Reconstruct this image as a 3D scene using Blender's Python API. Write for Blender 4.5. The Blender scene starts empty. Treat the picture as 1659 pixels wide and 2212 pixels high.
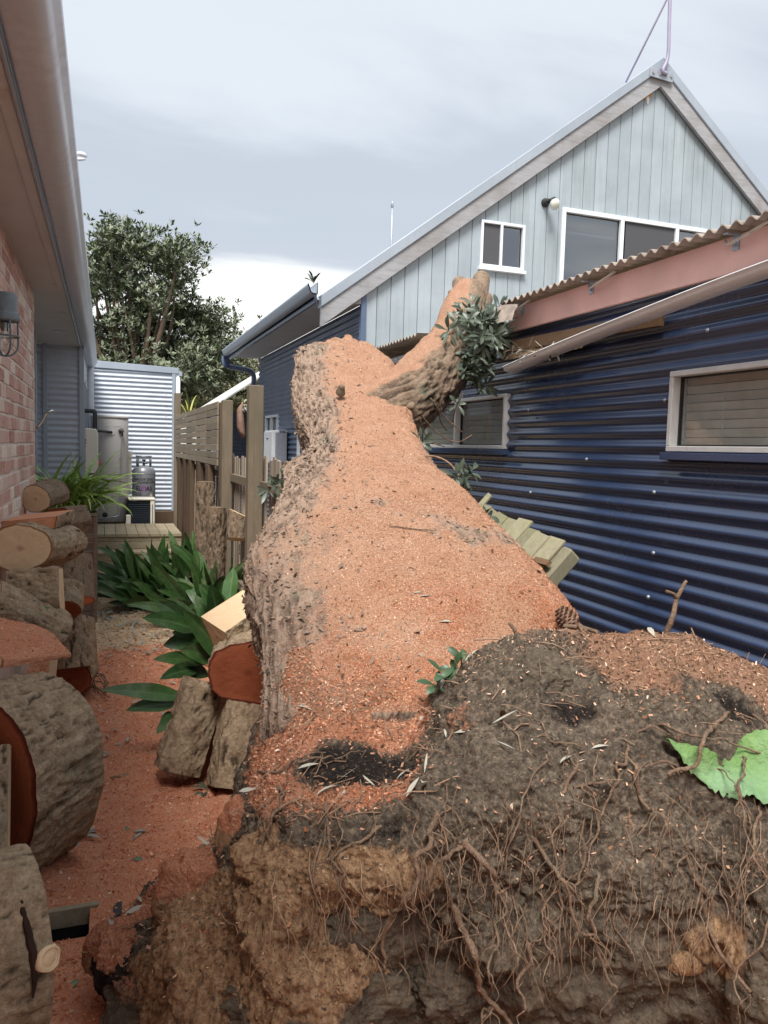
import bpy, bmesh, math, random
import numpy as np
from mathutils import Vector, Matrix, Euler

random.seed(7)
rng = np.random.default_rng(11)
SC = bpy.context.scene
COL = SC.collection
R = math.radians

# ------------------------------------------------------------------ camera
CAMH = 1.7
YAW, PITCH, ROLL = R(20.0), R(4.7), R(1.6)
FPX = 769.0                                   # focal length in pixels of a 768 x 1024 frame
fw = np.array([math.sin(YAW) * math.cos(PITCH), math.cos(YAW) * math.cos(PITCH), -math.sin(PITCH)])
r0 = np.array([math.cos(YAW), -math.sin(YAW), 0.0])
u0 = np.cross(r0, fw)
rt = r0 * math.cos(ROLL) + u0 * math.sin(ROLL)
up = -r0 * math.sin(ROLL) + u0 * math.cos(ROLL)
cam = bpy.data.cameras.new('camera')
cam.sensor_fit = 'VERTICAL'
cam.sensor_height = 32.0
cam.lens = 32.0 * FPX / 1024.0
cam.clip_start = 0.05
cam.clip_end = 2000
camo = bpy.data.objects.new('camera', cam)
COL.objects.link(camo)
camo.matrix_world = Matrix(((rt[0], up[0], -fw[0], 0), (rt[1], up[1], -fw[1], 0), (rt[2], up[2], -fw[2], CAMH), (0, 0, 0, 1)))
SC.camera = camo

# ------------------------------------------------------------------ sky, sun, exposure
SUN_EL, SUN_AZ = R(57), R(206)                # azimuth measured from +Y towards +X
W = bpy.data.worlds.new('World')
SC.world = W
W.use_nodes = True
nt = W.node_tree
nt.nodes.clear()
def wn(t, **k):
    n = nt.nodes.new(t)
    for a, b in k.items(): setattr(n, a, b)
    return n
wo = wn('ShaderNodeOutputWorld'); bg = wn('ShaderNodeBackground')
bg.inputs[1].default_value = 0.10
sky = wn('ShaderNodeTexSky', sky_type='NISHITA', sun_disc=False, sun_elevation=SUN_EL, sun_rotation=SUN_AZ, air_density=1.0, dust_density=3.0)
tc = wn('ShaderNodeTexCoord'); sep = wn('ShaderNodeSeparateXYZ')
nt.links.new(tc.outputs['Generated'], sep.inputs[0])
# cloud layer: direction projected on a flat cloud deck
addz = wn('ShaderNodeMath', operation='ADD'); addz.inputs[1].default_value = 0.18
mx = wn('ShaderNodeMath', operation='MAXIMUM'); mx.inputs[1].default_value = 0.0
nt.links.new(sep.outputs[2], mx.inputs[0]); nt.links.new(mx.outputs[0], addz.inputs[0])
dx = wn('ShaderNodeMath', operation='DIVIDE'); dy = wn('ShaderNodeMath', operation='DIVIDE')
nt.links.new(sep.outputs[0], dx.inputs[0]); nt.links.new(addz.outputs[0], dx.inputs[1])
nt.links.new(sep.outputs[1], dy.inputs[0]); nt.links.new(addz.outputs[0], dy.inputs[1])
comb = wn('ShaderNodeCombineXYZ')
nt.links.new(dx.outputs[0], comb.inputs[0]); nt.links.new(dy.outputs[0], comb.inputs[1])
mapn = wn('ShaderNodeMapping'); mapn.inputs['Scale'].default_value = (0.7, 1.5, 1); mapn.inputs['Rotation'].default_value = (0, 0, R(-20)); mapn.inputs['Location'].default_value = (0.35, 0.1, 0)
nt.links.new(comb.outputs[0], mapn.inputs[0])
nz = wn('ShaderNodeTexNoise'); nz.inputs['Scale'].default_value = 1.0; nz.inputs['Detail'].default_value = 6; nz.inputs['Roughness'].default_value = 0.5; nz.inputs['Distortion'].default_value = 0.4
nt.links.new(mapn.outputs[0], nz.inputs[0])
# elevation warped by the noise: a pale strip low down, a grey-blue bank above it, paler overhead
wsub = wn('ShaderNodeMath', operation='SUBTRACT'); wsub.inputs[1].default_value = 0.5
nt.links.new(nz.outputs[0], wsub.inputs[0])
wmul = wn('ShaderNodeMath', operation='MULTIPLY_ADD'); wmul.inputs[1].default_value = 0.55
nt.links.new(wsub.outputs[0], wmul.inputs[0]); nt.links.new(sep.outputs[2], wmul.inputs[2])
rp = wn('ShaderNodeValToRGB'); cr = rp.color_ramp; cr.interpolation = 'EASE'
CL = [(0.0, (7.6, 7.6, 7.3)), (0.12, (8.6, 8.5, 8.1)), (0.19, (6.9, 7.0, 6.9)), (0.26, (4.1, 4.4, 4.85)), (0.35, (4.0, 4.35, 4.85)), (0.46, (5.4, 5.8, 6.15)), (0.72, (6.3, 6.7, 6.95)), (1.0, (6.4, 6.8, 7.05))]
cr.elements[0].position = CL[0][0]; cr.elements[0].color = (*[c / 10 for c in CL[0][1]], 1)
cr.elements[1].position = CL[-1][0]; cr.elements[1].color = (*[c / 10 for c in CL[-1][1]], 1)
for p_, c_ in CL[1:-1]:
    e = cr.elements.new(p_); e.color = (*[c / 10 for c in c_], 1)
nt.links.new(wmul.outputs[0], rp.inputs[0])
vs = wn('ShaderNodeVectorMath', operation='SCALE'); vs.inputs['Scale'].default_value = 6.8
nt.links.new(rp.outputs[0], vs.inputs[0])
mixw = wn('ShaderNodeMix', data_type='RGBA'); mixw.inputs[0].default_value = 0.9
nt.links.new(sky.outputs[0], mixw.inputs[6]); nt.links.new(vs.outputs[0], mixw.inputs[7])
nt.links.new(mixw.outputs[2], bg.inputs[0]); nt.links.new(bg.outputs[0], wo.inputs[0])

sl = bpy.data.lights.new('sun', 'SUN'); sl.energy = 2.7; sl.angle = R(24); sl.color = (1.0, 0.96, 0.9)
so = bpy.data.objects.new('sun', sl); COL.objects.link(so)
sd = Vector((math.sin(SUN_AZ) * math.cos(SUN_EL), math.cos(SUN_AZ) * math.cos(SUN_EL), math.sin(SUN_EL)))
so.rotation_euler = (-sd).to_track_quat('-Z', 'Y').to_euler()
so.location = (0, 0, 20)
SC.view_settings.view_transform = 'Standard'
SC.view_settings.look = 'None'
SC.view_settings.exposure = 1.2
SC.view_settings.gamma = 1.0
SC.view_settings.use_curve_mapping = False
SC.render.engine = 'CYCLES'
SC.cycles.max_bounces = 8
SC.cycles.transparent_max_bounces = 16

# ------------------------------------------------------------------ helpers
def at(x, y, X=None, Y=None, Z=None, t=None):
    """a point of the place seen at (x, y) of a 1659 x 2212 view of the photograph, at a known plane or distance"""
    k = 768.0 / 1659.0
    d = fw + rt * (x * k - 384) / FPX - up * (y * k - 512) / FPX
    if X is not None: t = X / d[0]
    if Y is not None: t = Y / d[1]
    if Z is not None: t = (Z - CAMH) / d[2]
    return np.array([0, 0, CAMH]) + d * t

def hsh(i):
    i = i.astype(np.uint32)
    i = (i ^ np.uint32(61)) ^ (i >> np.uint32(16)); i = i * np.uint32(9); i = i ^ (i >> np.uint32(4))
    i = i * np.uint32(0x27d4eb2d); i = i ^ (i >> np.uint32(15))
    return i.astype(np.float64) / 4294967295.0

def vnoise(p, seed=0):
    p = np.asarray(p, float)
    i = np.floor(p).astype(np.int64); f = p - i; f = f * f * (3 - 2 * f)
    out = 0
    for a in (0, 1):
        for b in (0, 1):
            for c in (0, 1):
                h = hsh(((i[:, 0] + a) * 73856093 ^ (i[:, 1] + b) * 19349663 ^ (i[:, 2] + c) * 83492791 ^ seed * 2654435) & 0xffffffff)
                w = (f[:, 0] if a else 1 - f[:, 0]) * (f[:, 1] if b else 1 - f[:, 1]) * (f[:, 2] if c else 1 - f[:, 2])
                out = out + h * w
    return out * 2 - 1

def fbm(p, sc=1.0, octv=4, gain=0.5, seed=0):
    p = np.asarray(p, float) * sc; a = 1.0; s = 0; n = 0
    for o in range(octv):
        s = s + a * vnoise(p + o * 17.3, seed + o); n += a; a *= gain; p = p * 2.03
    return s / n

def ridged(p, sc, octv=3, seed=0):
    p = np.asarray(p, float) * sc; a = 1.0; s = 0; n = 0
    for o in range(octv):
        s = s + a * (1 - 2 * np.abs(vnoise(p + o * 9.1, seed + o))); n += a; a *= 0.5; p = p * 2.1
    return s / n

def sstep(a, b, x):
    t = np.clip((x - a) / (b - a), 0, 1); return t * t * (3 - 2 * t)

ORG = {}
def link(o, parent=None):
    COL.objects.link(o)
    if parent is not None: o.parent = parent
    return o

def tag(o, label=None, cat=None, group=None, kind=None):
    if label: o['label'] = label
    if cat: o['category'] = cat
    if group: o['group'] = group
    if kind: o['kind'] = kind
    return o

def thing(name, label, cat, loc=(0, 0, 0), group=None):
    o = bpy.data.objects.new(name, None); o.empty_display_size = 0.1
    COL.objects.link(o); o.location = loc; ORG[o.name] = np.array(loc, float)
    return tag(o, label, cat, group)

def org(o):
    return ORG.get(o.name, np.zeros(3)) if o is not None else np.zeros(3)

def mesh_obj(name, V, F, mat, parent=None, smooth=False, attrs=None, bevel=0, loc=None, fmat=None):
    """V in place coordinates; the mesh is stored relative to its thing's origin"""
    V = np.asarray(V, float)
    o0 = org(parent) if loc is None else np.asarray(loc, float)
    me = bpy.data.meshes.new(name)
    if isinstance(F, np.ndarray):
        k = F.shape[1]
        me.vertices.add(len(V)); me.vertices.foreach_set('co', (V - o0).astype(np.float32).ravel())
        me.loops.add(F.size); me.loops.foreach_set('vertex_index', F.astype(np.int32).ravel())
        me.polygons.add(len(F)); me.polygons.foreach_set('loop_start', np.arange(0, F.size, k, dtype=np.int32))
        me.update(calc_edges=True)
    else:
        me.from_pydata([tuple(v) for v in (V - o0)], [], [tuple(f) for f in F])
    if smooth:
        me.polygons.foreach_set('use_smooth', np.ones(len(me.polygons), dtype=bool))
    for m in (mat if isinstance(mat, (list, tuple)) else [mat]): me.materials.append(m)
    if fmat is not None: me.polygons.foreach_set('material_index', np.asarray(fmat, dtype=np.int32))
    if attrs:
        for a, d in attrs.items():
            at_ = me.attributes.new(a, 'FLOAT', 'POINT'); at_.data.foreach_set('value', np.asarray(d, dtype=np.float32))
    me.validate(); me.update()
    o = bpy.data.objects.new(name, me)
    link(o, parent)
    o.location = Vector(o0 - org(parent))
    ORG[o.name] = o0
    if bevel:
        b = o.modifiers.new('bevel', 'BEVEL'); b.width = bevel; b.segments = 1; b.limit_method = 'ANGLE'
    return o

def inst(o, parent, loc, rot=(0, 0, 0), scale=(1, 1, 1), name=None):
    c = bpy.data.objects.new(name or o.name.split('.')[0], o if isinstance(o, bpy.types.Mesh) else o.data)
    link(c, parent); c.location = Vector(np.asarray(loc, float) - org(parent)); c.rotation_euler = rot; c.scale = scale
    ORG[c.name] = np.asarray(loc, float)
    return c

class MB:
    def __init__(s): s.v = []; s.f = []
    def add(s, V, F):
        n = len(s.v); s.v.extend([tuple(map(float, p)) for p in V]); s.f.extend([tuple(int(i) + n for i in f) for f in F]); return s
    def hexa(s, P):                          # 8 points: bottom ring, top ring
        return s.add(P, [(3, 2, 1, 0), (4, 5, 6, 7), (0, 1, 5, 4), (1, 2, 6, 5), (2, 3, 7, 6), (3, 0, 4, 7)])
    def box(s, a, b):                        # axis aligned, two corners
        x0, y0, z0 = np.minimum(a, b); x1, y1, z1 = np.maximum(a, b)
        return s.hexa([(x0, y0, z0), (x1, y0, z0), (x1, y1, z0), (x0, y1, z0), (x0, y0, z1), (x1, y0, z1), (x1, y1, z1), (x0, y1, z1)])
    def obox(s, c, X, Y, Z):                 # centre and three half vectors
        c, X, Y, Z = map(lambda q: np.asarray(q, float), (c, X, Y, Z))
        return s.hexa([c - X - Y - Z, c + X - Y - Z, c + X + Y - Z, c - X + Y - Z, c - X - Y + Z, c + X - Y + Z, c + X + Y + Z, c - X + Y + Z])
    def bar(s, a, b, w, h, upv=(0, 0, 1)):
        a = np.asarray(a, float); b = np.asarray(b, float); d = b - a; L = np.linalg.norm(d); d /= L
        x = np.cross(d, upv); x /= np.linalg.norm(x); z = np.cross(x, d)
        return s.obox((a + b) / 2, d * L / 2, x * w / 2, z * h / 2)
    def prism(s, P, e):
        P = np.asarray(P, float); n = len(P); e = np.asarray(e, float)
        return s.add(np.vstack([P, P + e]), [tuple(range(n - 1, -1, -1)), tuple(range(n, 2 * n))] + [(i, (i + 1) % n, n + (i + 1) % n, n + i) for i in range(n)])
    def tube(s, P, r, n=8, caps=True):
        V, F = tube(P, r, n, caps); return s.add(V, F)
    def lathe(s, prof, c=(0, 0, 0), n=20, axis=(0, 0, 1)):
        ax = np.asarray(axis, float); ax /= np.linalg.norm(ax)
        t = np.cross(ax, (1, 0, 0) if abs(ax[0]) < 0.9 else (0, 1, 0)); t /= np.linalg.norm(t); b = np.cross(ax, t)
        V = []; F = []
        for (r, z) in prof:
            for k in range(n):
                a = 2 * math.pi * k / n; V.append(np.asarray(c) + ax * z + (t * math.cos(a) + b * math.sin(a)) * r)
        m = len(prof)
        for i in range(m - 1):
            for k in range(n):
                F.append((i * n + k, i * n + (k + 1) % n, (i + 1) * n + (k + 1) % n, (i + 1) * n + k))
        F.append(tuple(range(n - 1, -1, -1))); F.append(tuple(range((m - 1) * n, m * n)))
        return s.add(V, F)
    def build(s, name, mat, parent=None, smooth=False, bevel=0, loc=None):
        return mesh_obj(name, np.array(s.v), s.f, mat, parent, smooth, bevel=bevel, loc=loc)

def frames(P):
    P = np.asarray(P, float); n = len(P)
    T = np.gradient(P, axis=0); T /= np.linalg.norm(T, axis=1)[:, None] + 1e-12
    ref = np.array([0, 0, 1.0]) if abs(T[0][2]) < 0.9 else np.array([1.0, 0, 0])
    A = []; a = np.cross(T[0], ref); a /= np.linalg.norm(a)
    for i in range(n):
        a = a - T[i] * a.dot(T[i]); a /= np.linalg.norm(a) + 1e-12; A.append(a.copy())
    A = np.array(A); B = np.cross(A, T)
    return T, A, B

def tube(P, r, n=8, caps=True):
    P = np.asarray(P, float); m = len(P); r = np.broadcast_to(np.asarray(r, float), (m,))
    T, A, B = frames(P)
    ang = np.linspace(0, 2 * np.pi, n, endpoint=False)
    V = (P[:, None] + r[:, None, None] * (A[:, None] * np.cos(ang)[None, :, None] + B[:, None] * np.sin(ang)[None, :, None])).reshape(-1, 3)
    F = [(i * n + k, i * n + (k + 1) % n, (i + 1) * n + (k + 1) % n, (i + 1) * n + k) for i in range(m - 1) for k in range(n)]
    if caps: F += [tuple(range(n - 1, -1, -1)), tuple(range((m - 1) * n, m * n))]
    return V, F

def spline(P, n):
    """Catmull-Rom through rows of P, n samples"""
    P = np.asarray(P, float); m = len(P)
    Q = np.vstack([2 * P[0] - P[1], P, 2 * P[-1] - P[-2]])
    u = np.linspace(0, m - 1 - 1e-9, n); i = np.floor(u).astype(int); f = (u - i)[:, None]
    a, b, c, d = Q[i], Q[i + 1], Q[i + 2], Q[i + 3]
    return 0.5 * ((2 * b) + (-a + c) * f + (2 * a - 5 * b + 4 * c - d) * f ** 2 + (-a + 3 * b - 3 * c + d) * f ** 3)

def grid_faces(m, n, wrap=False):
    i = np.arange(m - 1)[:, None]; k = np.arange(n if wrap else n - 1)[None, :]
    k2 = (k + 1) % n
    F = np.stack([i * n + k, i * n + k2, (i + 1) * n + k2, (i + 1) * n + k], -1).reshape(-1, 4)
    return F

def grid_normals(G, wrap=False):
    du = np.gradient(G, axis=0)
    dv = (np.roll(G, -1, 1) - np.roll(G, 1, 1)) if wrap else np.gradient(G, axis=1)
    N = np.cross(du, dv); return N / (np.linalg.norm(N, axis=2)[..., None] + 1e-12)

def scatter(name, V, F, wt, n, size, mat, parent=None, lift=0.002, tilt=0.5, aspect=(0.25, 0.7), seed=1, kind='stuff'):
    """n little flakes spread over quads F in proportion to area x weight; one mesh"""
    g = np.random.default_rng(seed)
    V = np.asarray(V, float); F = np.asarray(F)
    a, b, c, d = V[F[:, 0]], V[F[:, 1]], V[F[:, 2]], V[F[:, 3]]
    N = np.cross(c - a, d - b); ar = np.linalg.norm(N, axis=1) / 2; N = N / (np.linalg.norm(N, axis=1)[:, None] + 1e-12)
    w = ar * wt; w = w / w.sum()
    k = g.choice(len(F), n, p=w)
    u = g.random(n)[:, None]; v = g.random(n)[:, None]
    P = a[k] * (1 - u) * (1 - v) + b[k] * u * (1 - v) + c[k] * u * v + d[k] * (1 - u) * v
    Nn = N[k]
    t = g.normal(size=(n, 3)); t -= Nn * (t * Nn).sum(1)[:, None]; t /= np.linalg.norm(t, axis=1)[:, None]
    s = np.cross(Nn, t)
    th = g.normal(0, tilt, n)[:, None]; ph = g.normal(0, tilt, n)[:, None]
    t2 = t * np.cos(th) + Nn * np.sin(th); s2 = s * np.cos(ph) + Nn * np.sin(ph)
    L = (size[0] + (size[1] - size[0]) * g.random(n) ** 2.2)[:, None]; Wd = L * (aspect[0] + (aspect[1] - aspect[0]) * g.random(n)[:, None])
    P = P + Nn * (lift + np.abs(np.sin(th)) * L * 0.35)
    j = [g.uniform(.25, 1.0, n)[:, None] for _ in range(8)]
    Q = np.stack([P - t2 * L / 2 * j[0] - s2 * Wd / 2 * j[1], P + t2 * L / 2 * j[2] - s2 * Wd / 2 * j[3], P + t2 * L / 2 * j[4] + s2 * Wd / 2 * j[5], P - t2 * L / 2 * j[6] + s2 * Wd / 2 * j[7]], 1).reshape(-1, 3)
    o = mesh_obj(name, Q, np.arange(4 * n).reshape(n, 4), mat, parent)
    if kind: o['kind'] = kind
    return o
# ------------------------------------------------------------------ materials
class NB:
    def __init__(s, name):
        s.m = bpy.data.materials.new(name); s.m.use_nodes = True; s.t = s.m.node_tree; s.t.nodes.clear()
        s.out = s.n('ShaderNodeOutputMaterial'); s.b = s.n('ShaderNodeBsdfPrincipled'); s.l(s.b.outputs[0], s.out.inputs[0])
        s._c = {}
    def n(s, t, **k):
        x = s.t.nodes.new(t)
        for a, b in k.items(): setattr(x, a, b)
        return x
    def l(s, a, b): s.t.links.new(a, b)
    def coord(s, kind='Object', scale=(1, 1, 1), rot=(0, 0, 0)):
        if kind == 'World':
            g = s.n('ShaderNodeNewGeometry'); o = g.outputs['Position']
        else:
            g = s.n('ShaderNodeTexCoord'); o = g.outputs[kind]
        m = s.n('ShaderNodeMapping'); m.inputs['Scale'].default_value = scale; m.inputs['Rotation'].default_value = rot
        s.l(o, m.inputs[0]); return m.outputs[0]
    def noise(s, co, scale, detail=5, rough=0.55, dist=0):
        x = s.n('ShaderNodeTexNoise'); x.inputs['Scale'].default_value = scale; x.inputs['Detail'].default_value = detail
        x.inputs['Roughness'].default_value = rough; x.inputs['Distortion'].default_value = dist
        s.l(co, x.inputs[0]); return x.outputs[0]
    def voro(s, co, scale, feature='F1', out='Distance'):
        x = s.n('ShaderNodeTexVoronoi', feature=feature); x.inputs['Scale'].default_value = scale; s.l(co, x.inputs[0]); return x.outputs[out]
    def ramp(s, f, stops, interp='LINEAR'):
        x = s.n('ShaderNodeValToRGB'); c = x.color_ramp; c.interpolation = interp
        def col(q): return (q, q, q, 1) if isinstance(q, (int, float)) else (*q, 1)
        c.elements[0].position, c.elements[0].color = stops[0][0], col(stops[0][1])
        c.elements[1].position, c.elements[1].color = stops[-1][0], col(stops[-1][1])
        for p, q in stops[1:-1]:
            e = c.elements.new(p); e.color = col(q)
        s.l(f, x.inputs[0]); return x.outputs[0]
    def mix(s, f, a, b, mode='MIX'):
        x = s.n('ShaderNodeMix', data_type='RGBA', blend_type=mode)
        for i, q in ((0, f), (6, a), (7, b)):
            if isinstance(q, (int, float)): x.inputs[i].default_value = q if i == 0 else (q, q, q, 1)
            elif isinstance(q, tuple): x.inputs[i].default_value = (*q, 1)
            else: s.l(q, x.inputs[i])
        return x.outputs[2]
    def math(s, op, a, b=0.0, c=None):
        x = s.n('ShaderNodeMath', operation=op)
        for i, q in ((0, a), (1, b), (2, c)):
            if q is None: continue
            if isinstance(q, (int, float)): x.inputs[i].default_value = q
            else: s.l(q, x.inputs[i])
        return x.outputs[0]
    def attr(s, name):
        x = s.n('ShaderNodeAttribute'); x.attribute_name = name; return x.outputs['Fac']
    def rand(s, island=False):
        if island: return s.n('ShaderNodeNewGeometry').outputs['Random Per Island']
        return s.n('ShaderNodeObjectInfo').outputs['Random']
    def bump(s, h, strength=0.5, dist=0.01, prev=None):
        x = s.n('ShaderNodeBump'); x.inputs['Strength'].default_value = strength; x.inputs['Distance'].default_value = dist
        s.l(h, x.inputs['Height'])
        if prev is not None: s.l(prev, x.inputs['Normal'])
        return x.outputs[0]
    def done(s, color=None, rough=0.7, normal=None, metal=0.0, spec=0.5, alpha=None):
        b = s.b
        for nme, q in (('Base Color', color), ('Roughness', rough), ('Metallic', metal), ('Specular IOR Level', spec)):
            if q is None: continue
            if isinstance(q, (int, float)): b.inputs[nme].default_value = q
            elif isinstance(q, tuple): b.inputs[nme].default_value = (*q, 1)
            else: s.l(q, b.inputs[nme])
        if normal is not None: s.l(normal, b.inputs['Normal'])
        return s.m

def srgb(r, g, b, k=1.0):
    f = lambda c: ((c / 255) / 12.92 if c <= 10 else (((c / 255) + 0.055) / 1.055) ** 2.4) * k
    return (f(r), f(g), f(b))

def simple(name, c, rough=0.6, var=0.15, scale=6, bumps=0.0, bscale=60, metal=0.0, spec=0.5, dirt=None, stretch=(1, 1, 1), objvar=0.0, coord='Object'):
    s = NB(name); co = s.coord(coord, stretch)
    n = s.noise(co, scale, 6)
    lo = tuple(x * (1 - var) for x in c); hi = tuple(min(1, x * (1 + var)) for x in c)
    col = s.ramp(n, [(0.3, lo), (0.7, hi)])
    if objvar:
        f = s.ramp(s.rand(), [(0, 1 - objvar), (1, 1 + objvar * 0.6)]); col = s.mix(1.0, col, f, 'MULTIPLY')
    if dirt:
        d = s.noise(s.coord(coord, (1, 1, 1)), dirt[1], 8, 0.65); col = s.mix(s.ramp(d, [(dirt[2], 0.0), (dirt[2] + 0.18, 1.0)]), col, dirt[0])
    nrm = s.bump(s.noise(co, bscale, 6), bumps, 0.01) if bumps else None
    rr = s.ramp(n, [(0.3, max(0.02, rough - 0.08)), (0.7, min(1, rough + 0.08))])
    return s.done(col, rr, nrm, metal, spec)

def wood_mat(name, c, grain_axis=2, dark=0.55, rough=0.8, stain=None, objvar=0.25, knots=True):
    """weathered sawn timber: grain along one object axis"""
    s = NB(name); sc = [9, 9, 9]; sc[grain_axis] = 0.7
    co = s.coord('Object', tuple(sc))
    # shift the grain of each piece
    r = s.rand(); va = s.n('ShaderNodeVectorMath', operation='ADD'); cb = s.n('ShaderNodeCombineXYZ')
    for i in range(3): s.l(s.math('MULTIPLY', r, 37.0 + i * 11), cb.inputs[i])
    s.l(co, va.inputs[0]); s.l(cb.outputs[0], va.inputs[1]); co2 = va.outputs[0]
    n1 = s.noise(co2, 3.0, 8, 0.65, 0.6); n2 = s.noise(co2, 14.0, 4, 0.6)
    col = s.ramp(n1, [(0.25, tuple(x * dark for x in c)), (0.5, c), (0.8, tuple(min(1, x * 1.25) for x in c))])
    col = s.mix(0.35, col, s.ramp(n2, [(0.3, tuple(x * 0.6 for x in c)), (0.65, tuple(min(1, x * 1.2) for x in c))]))
    if objvar: col = s.mix(1.0, col, s.ramp(s.rand(), [(0, 1 - objvar), (1, 1 + objvar * 0.5)]), 'MULTIPLY')
    if stain: col = s.mix(s.ramp(s.noise(s.coord('World'), 2.2, 6, 0.6), [(0.45, 0.0), (0.68, stain[1])]), col, stain[0])
    nrm = s.bump(n2, 0.35, 0.004)
    return s.done(col, rough, nrm, 0, 0.3)

def sawdust_cols(s, co, red=1.0):
    n = s.noise(co, 9, 8, 0.7); n2 = s.noise(co, 190, 3, 0.7)
    if red == 1.0:
        a = s.ramp(n, [(0.3, srgb(204, 128, 92)), (0.5, srgb(216, 150, 116)), (0.72, srgb(226, 176, 146))])
    else:
        a = s.ramp(n, [(0.3, srgb(148, 108, 84)), (0.5, srgb(166, 128, 104)), (0.72, srgb(182, 149, 127))])
    return s.mix(0.55, a, s.ramp(n2, [(0.3, srgb(150, 84, 60) if red == 1.0 else srgb(150, 108, 86)), (0.5, srgb(194, 128, 100) if red == 1.0 else srgb(166, 128, 104)), (0.7, srgb(226, 190, 166) if red == 1.0 else srgb(202, 170, 148))])), n2

# ground: soil / pale sawdust / red sawdust by attributes
def make_ground_mat():
    s = NB('ground_sawdust'); co = s.coord('World')
    soil = s.ramp(s.noise(co, 6, 8, 0.65), [(0.3, srgb(96, 84, 70)), (0.7, srgb(140, 122, 100))])
    pale = s.ramp(s.noise(co, 30, 8, 0.75), [(0.32, srgb(150, 118, 92)), (0.5, srgb(206, 178, 146)), (0.68, srgb(228, 206, 176))])
    red, n2 = sawdust_cols(s, co)
    fr = s.math('ADD', s.attr('red'), s.math('MULTIPLY', s.math('SUBTRACT', s.noise(co, 7, 8, 0.7), 0.5), 1.1))
    fp = s.math('ADD', s.attr('pale'), s.math('MULTIPLY', s.math('SUBTRACT', s.noise(co, 4, 8, 0.7), 0.5), 1.2))
    c = s.mix(s.ramp(fp, [(0.4, 0.0), (0.6, 1.0)]), soil, pale)
    c = s.mix(s.ramp(fr, [(0.38, 0.0), (0.62, 1.0)]), c, red)
    nr = s.bump(n2, 0.9, 0.006); nr = s.bump(s.noise(co, 45, 6, 0.7), 0.5, 0.012, nr)
    return s.done(c, 0.95, nr, 0, 0.15)

def make_chip(name, stops):
    s = NB(name); col = s.ramp(s.rand(True), stops, 'LINEAR')
    n = s.noise(s.coord('World'), 3.2, 5, 0.6); col = s.mix(1.0, col, s.ramp(n, [(0.34, (0.84, 0.68, 0.58)), (0.5, (1.0, 0.95, 0.92)), (0.66, (1.03, 1.08, 1.14))]), 'MULTIPLY')
    return s.done(col, 0.9, None, 0, 0.15)

# bark with a coat of sawdust (attribute saw), raw red wood (attribute raw)
def make_bark(name, c_lo, c_mid, c_hi, red=1.0, sscale=1.0):
    s = NB(name); co = s.coord('Object')
    n1 = s.noise(co, 14 * sscale, 8, 0.7); n2 = s.noise(co, 70 * sscale, 5, 0.7)
    v = s.voro(s.coord('Object', (1, 1, 1)), 42 * sscale)
    bark = s.ramp(n1, [(0.28, c_lo), (0.5, c_mid), (0.74, c_hi)])
    bark = s.mix(0.5, bark, s.ramp(n2, [(0.3, c_lo), (0.55, c_mid), (0.75, c_hi)]))
    crev = s.attr('crev'); bark = s.mix(s.math('MULTIPLY', crev, 0.85), bark, tuple(x * 0.25 for x in c_lo))
    lich = s.noise(co, 5 * sscale, 6, 0.6); bark = s.mix(s.ramp(lich, [(0.56, 0.0), (0.7, 0.45)]), bark, srgb(120, 124, 108))
    sd, nn = sawdust_cols(s, co, red)
    f = s.math('ADD', s.attr('saw'), s.math('MULTIPLY', s.math('SUBTRACT', s.noise(co, 55, 5, 0.75), 0.5), 0.9))
    f = s.math('ADD', f, s.math('MULTIPLY', s.math('SUBTRACT', s.noise(co, 6, 5, 0.6), 0.5), 0.5))
    f = s.math('SUBTRACT', f, s.math('MULTIPLY', crev, 0.35))
    c = s.mix(s.ramp(f, [(0.36, 0.0), (0.64, 1.0)]), bark, sd)
    nr = s.bump(n2, 0.9, 0.014); nr = s.bump(nn, 0.7, 0.005, nr)
    return s.done(c, 0.92, nr, 0, 0.2)

def make_cut(name, centre, mid, edge, rim, streak=0.25):
    """sawn end grain: attribute rad runs from 0 at the heart to 1 at the bark"""
    s = NB(name); co = s.coord('Object'); rad = s.attr('rad')
    rr = s.math('ADD', rad, s.math('MULTIPLY', s.math('SUBTRACT', s.noise(co, 8, 4), 0.5), 0.12))
    c = s.ramp(rr, [(0.0, centre), (0.16, mid), (0.75, mid), (0.92, edge), (0.975, rim)])
    rings = s.n('ShaderNodeMath', operation='SINE'); s.l(s.math('MULTIPLY', rr, 70.0), rings.inputs[0])
    c = s.mix(0.10, c, s.ramp(rings.outputs[0], [(0.0, 0.25), (1.0, 1.0)]), 'MULTIPLY')
    sawm = s.noise(s.coord('Object', (3, 26, 26), (0.3, 0.5, 0.7)), 5, 4, 0.6)
    c = s.mix(streak, c, s.ramp(sawm, [(0.3, 0.5), (0.7, 1.0)]), 'MULTIPLY')
    return s.done(c, 0.8, s.bump(sawm, 0.25, 0.004), 0, 0.25)

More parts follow.
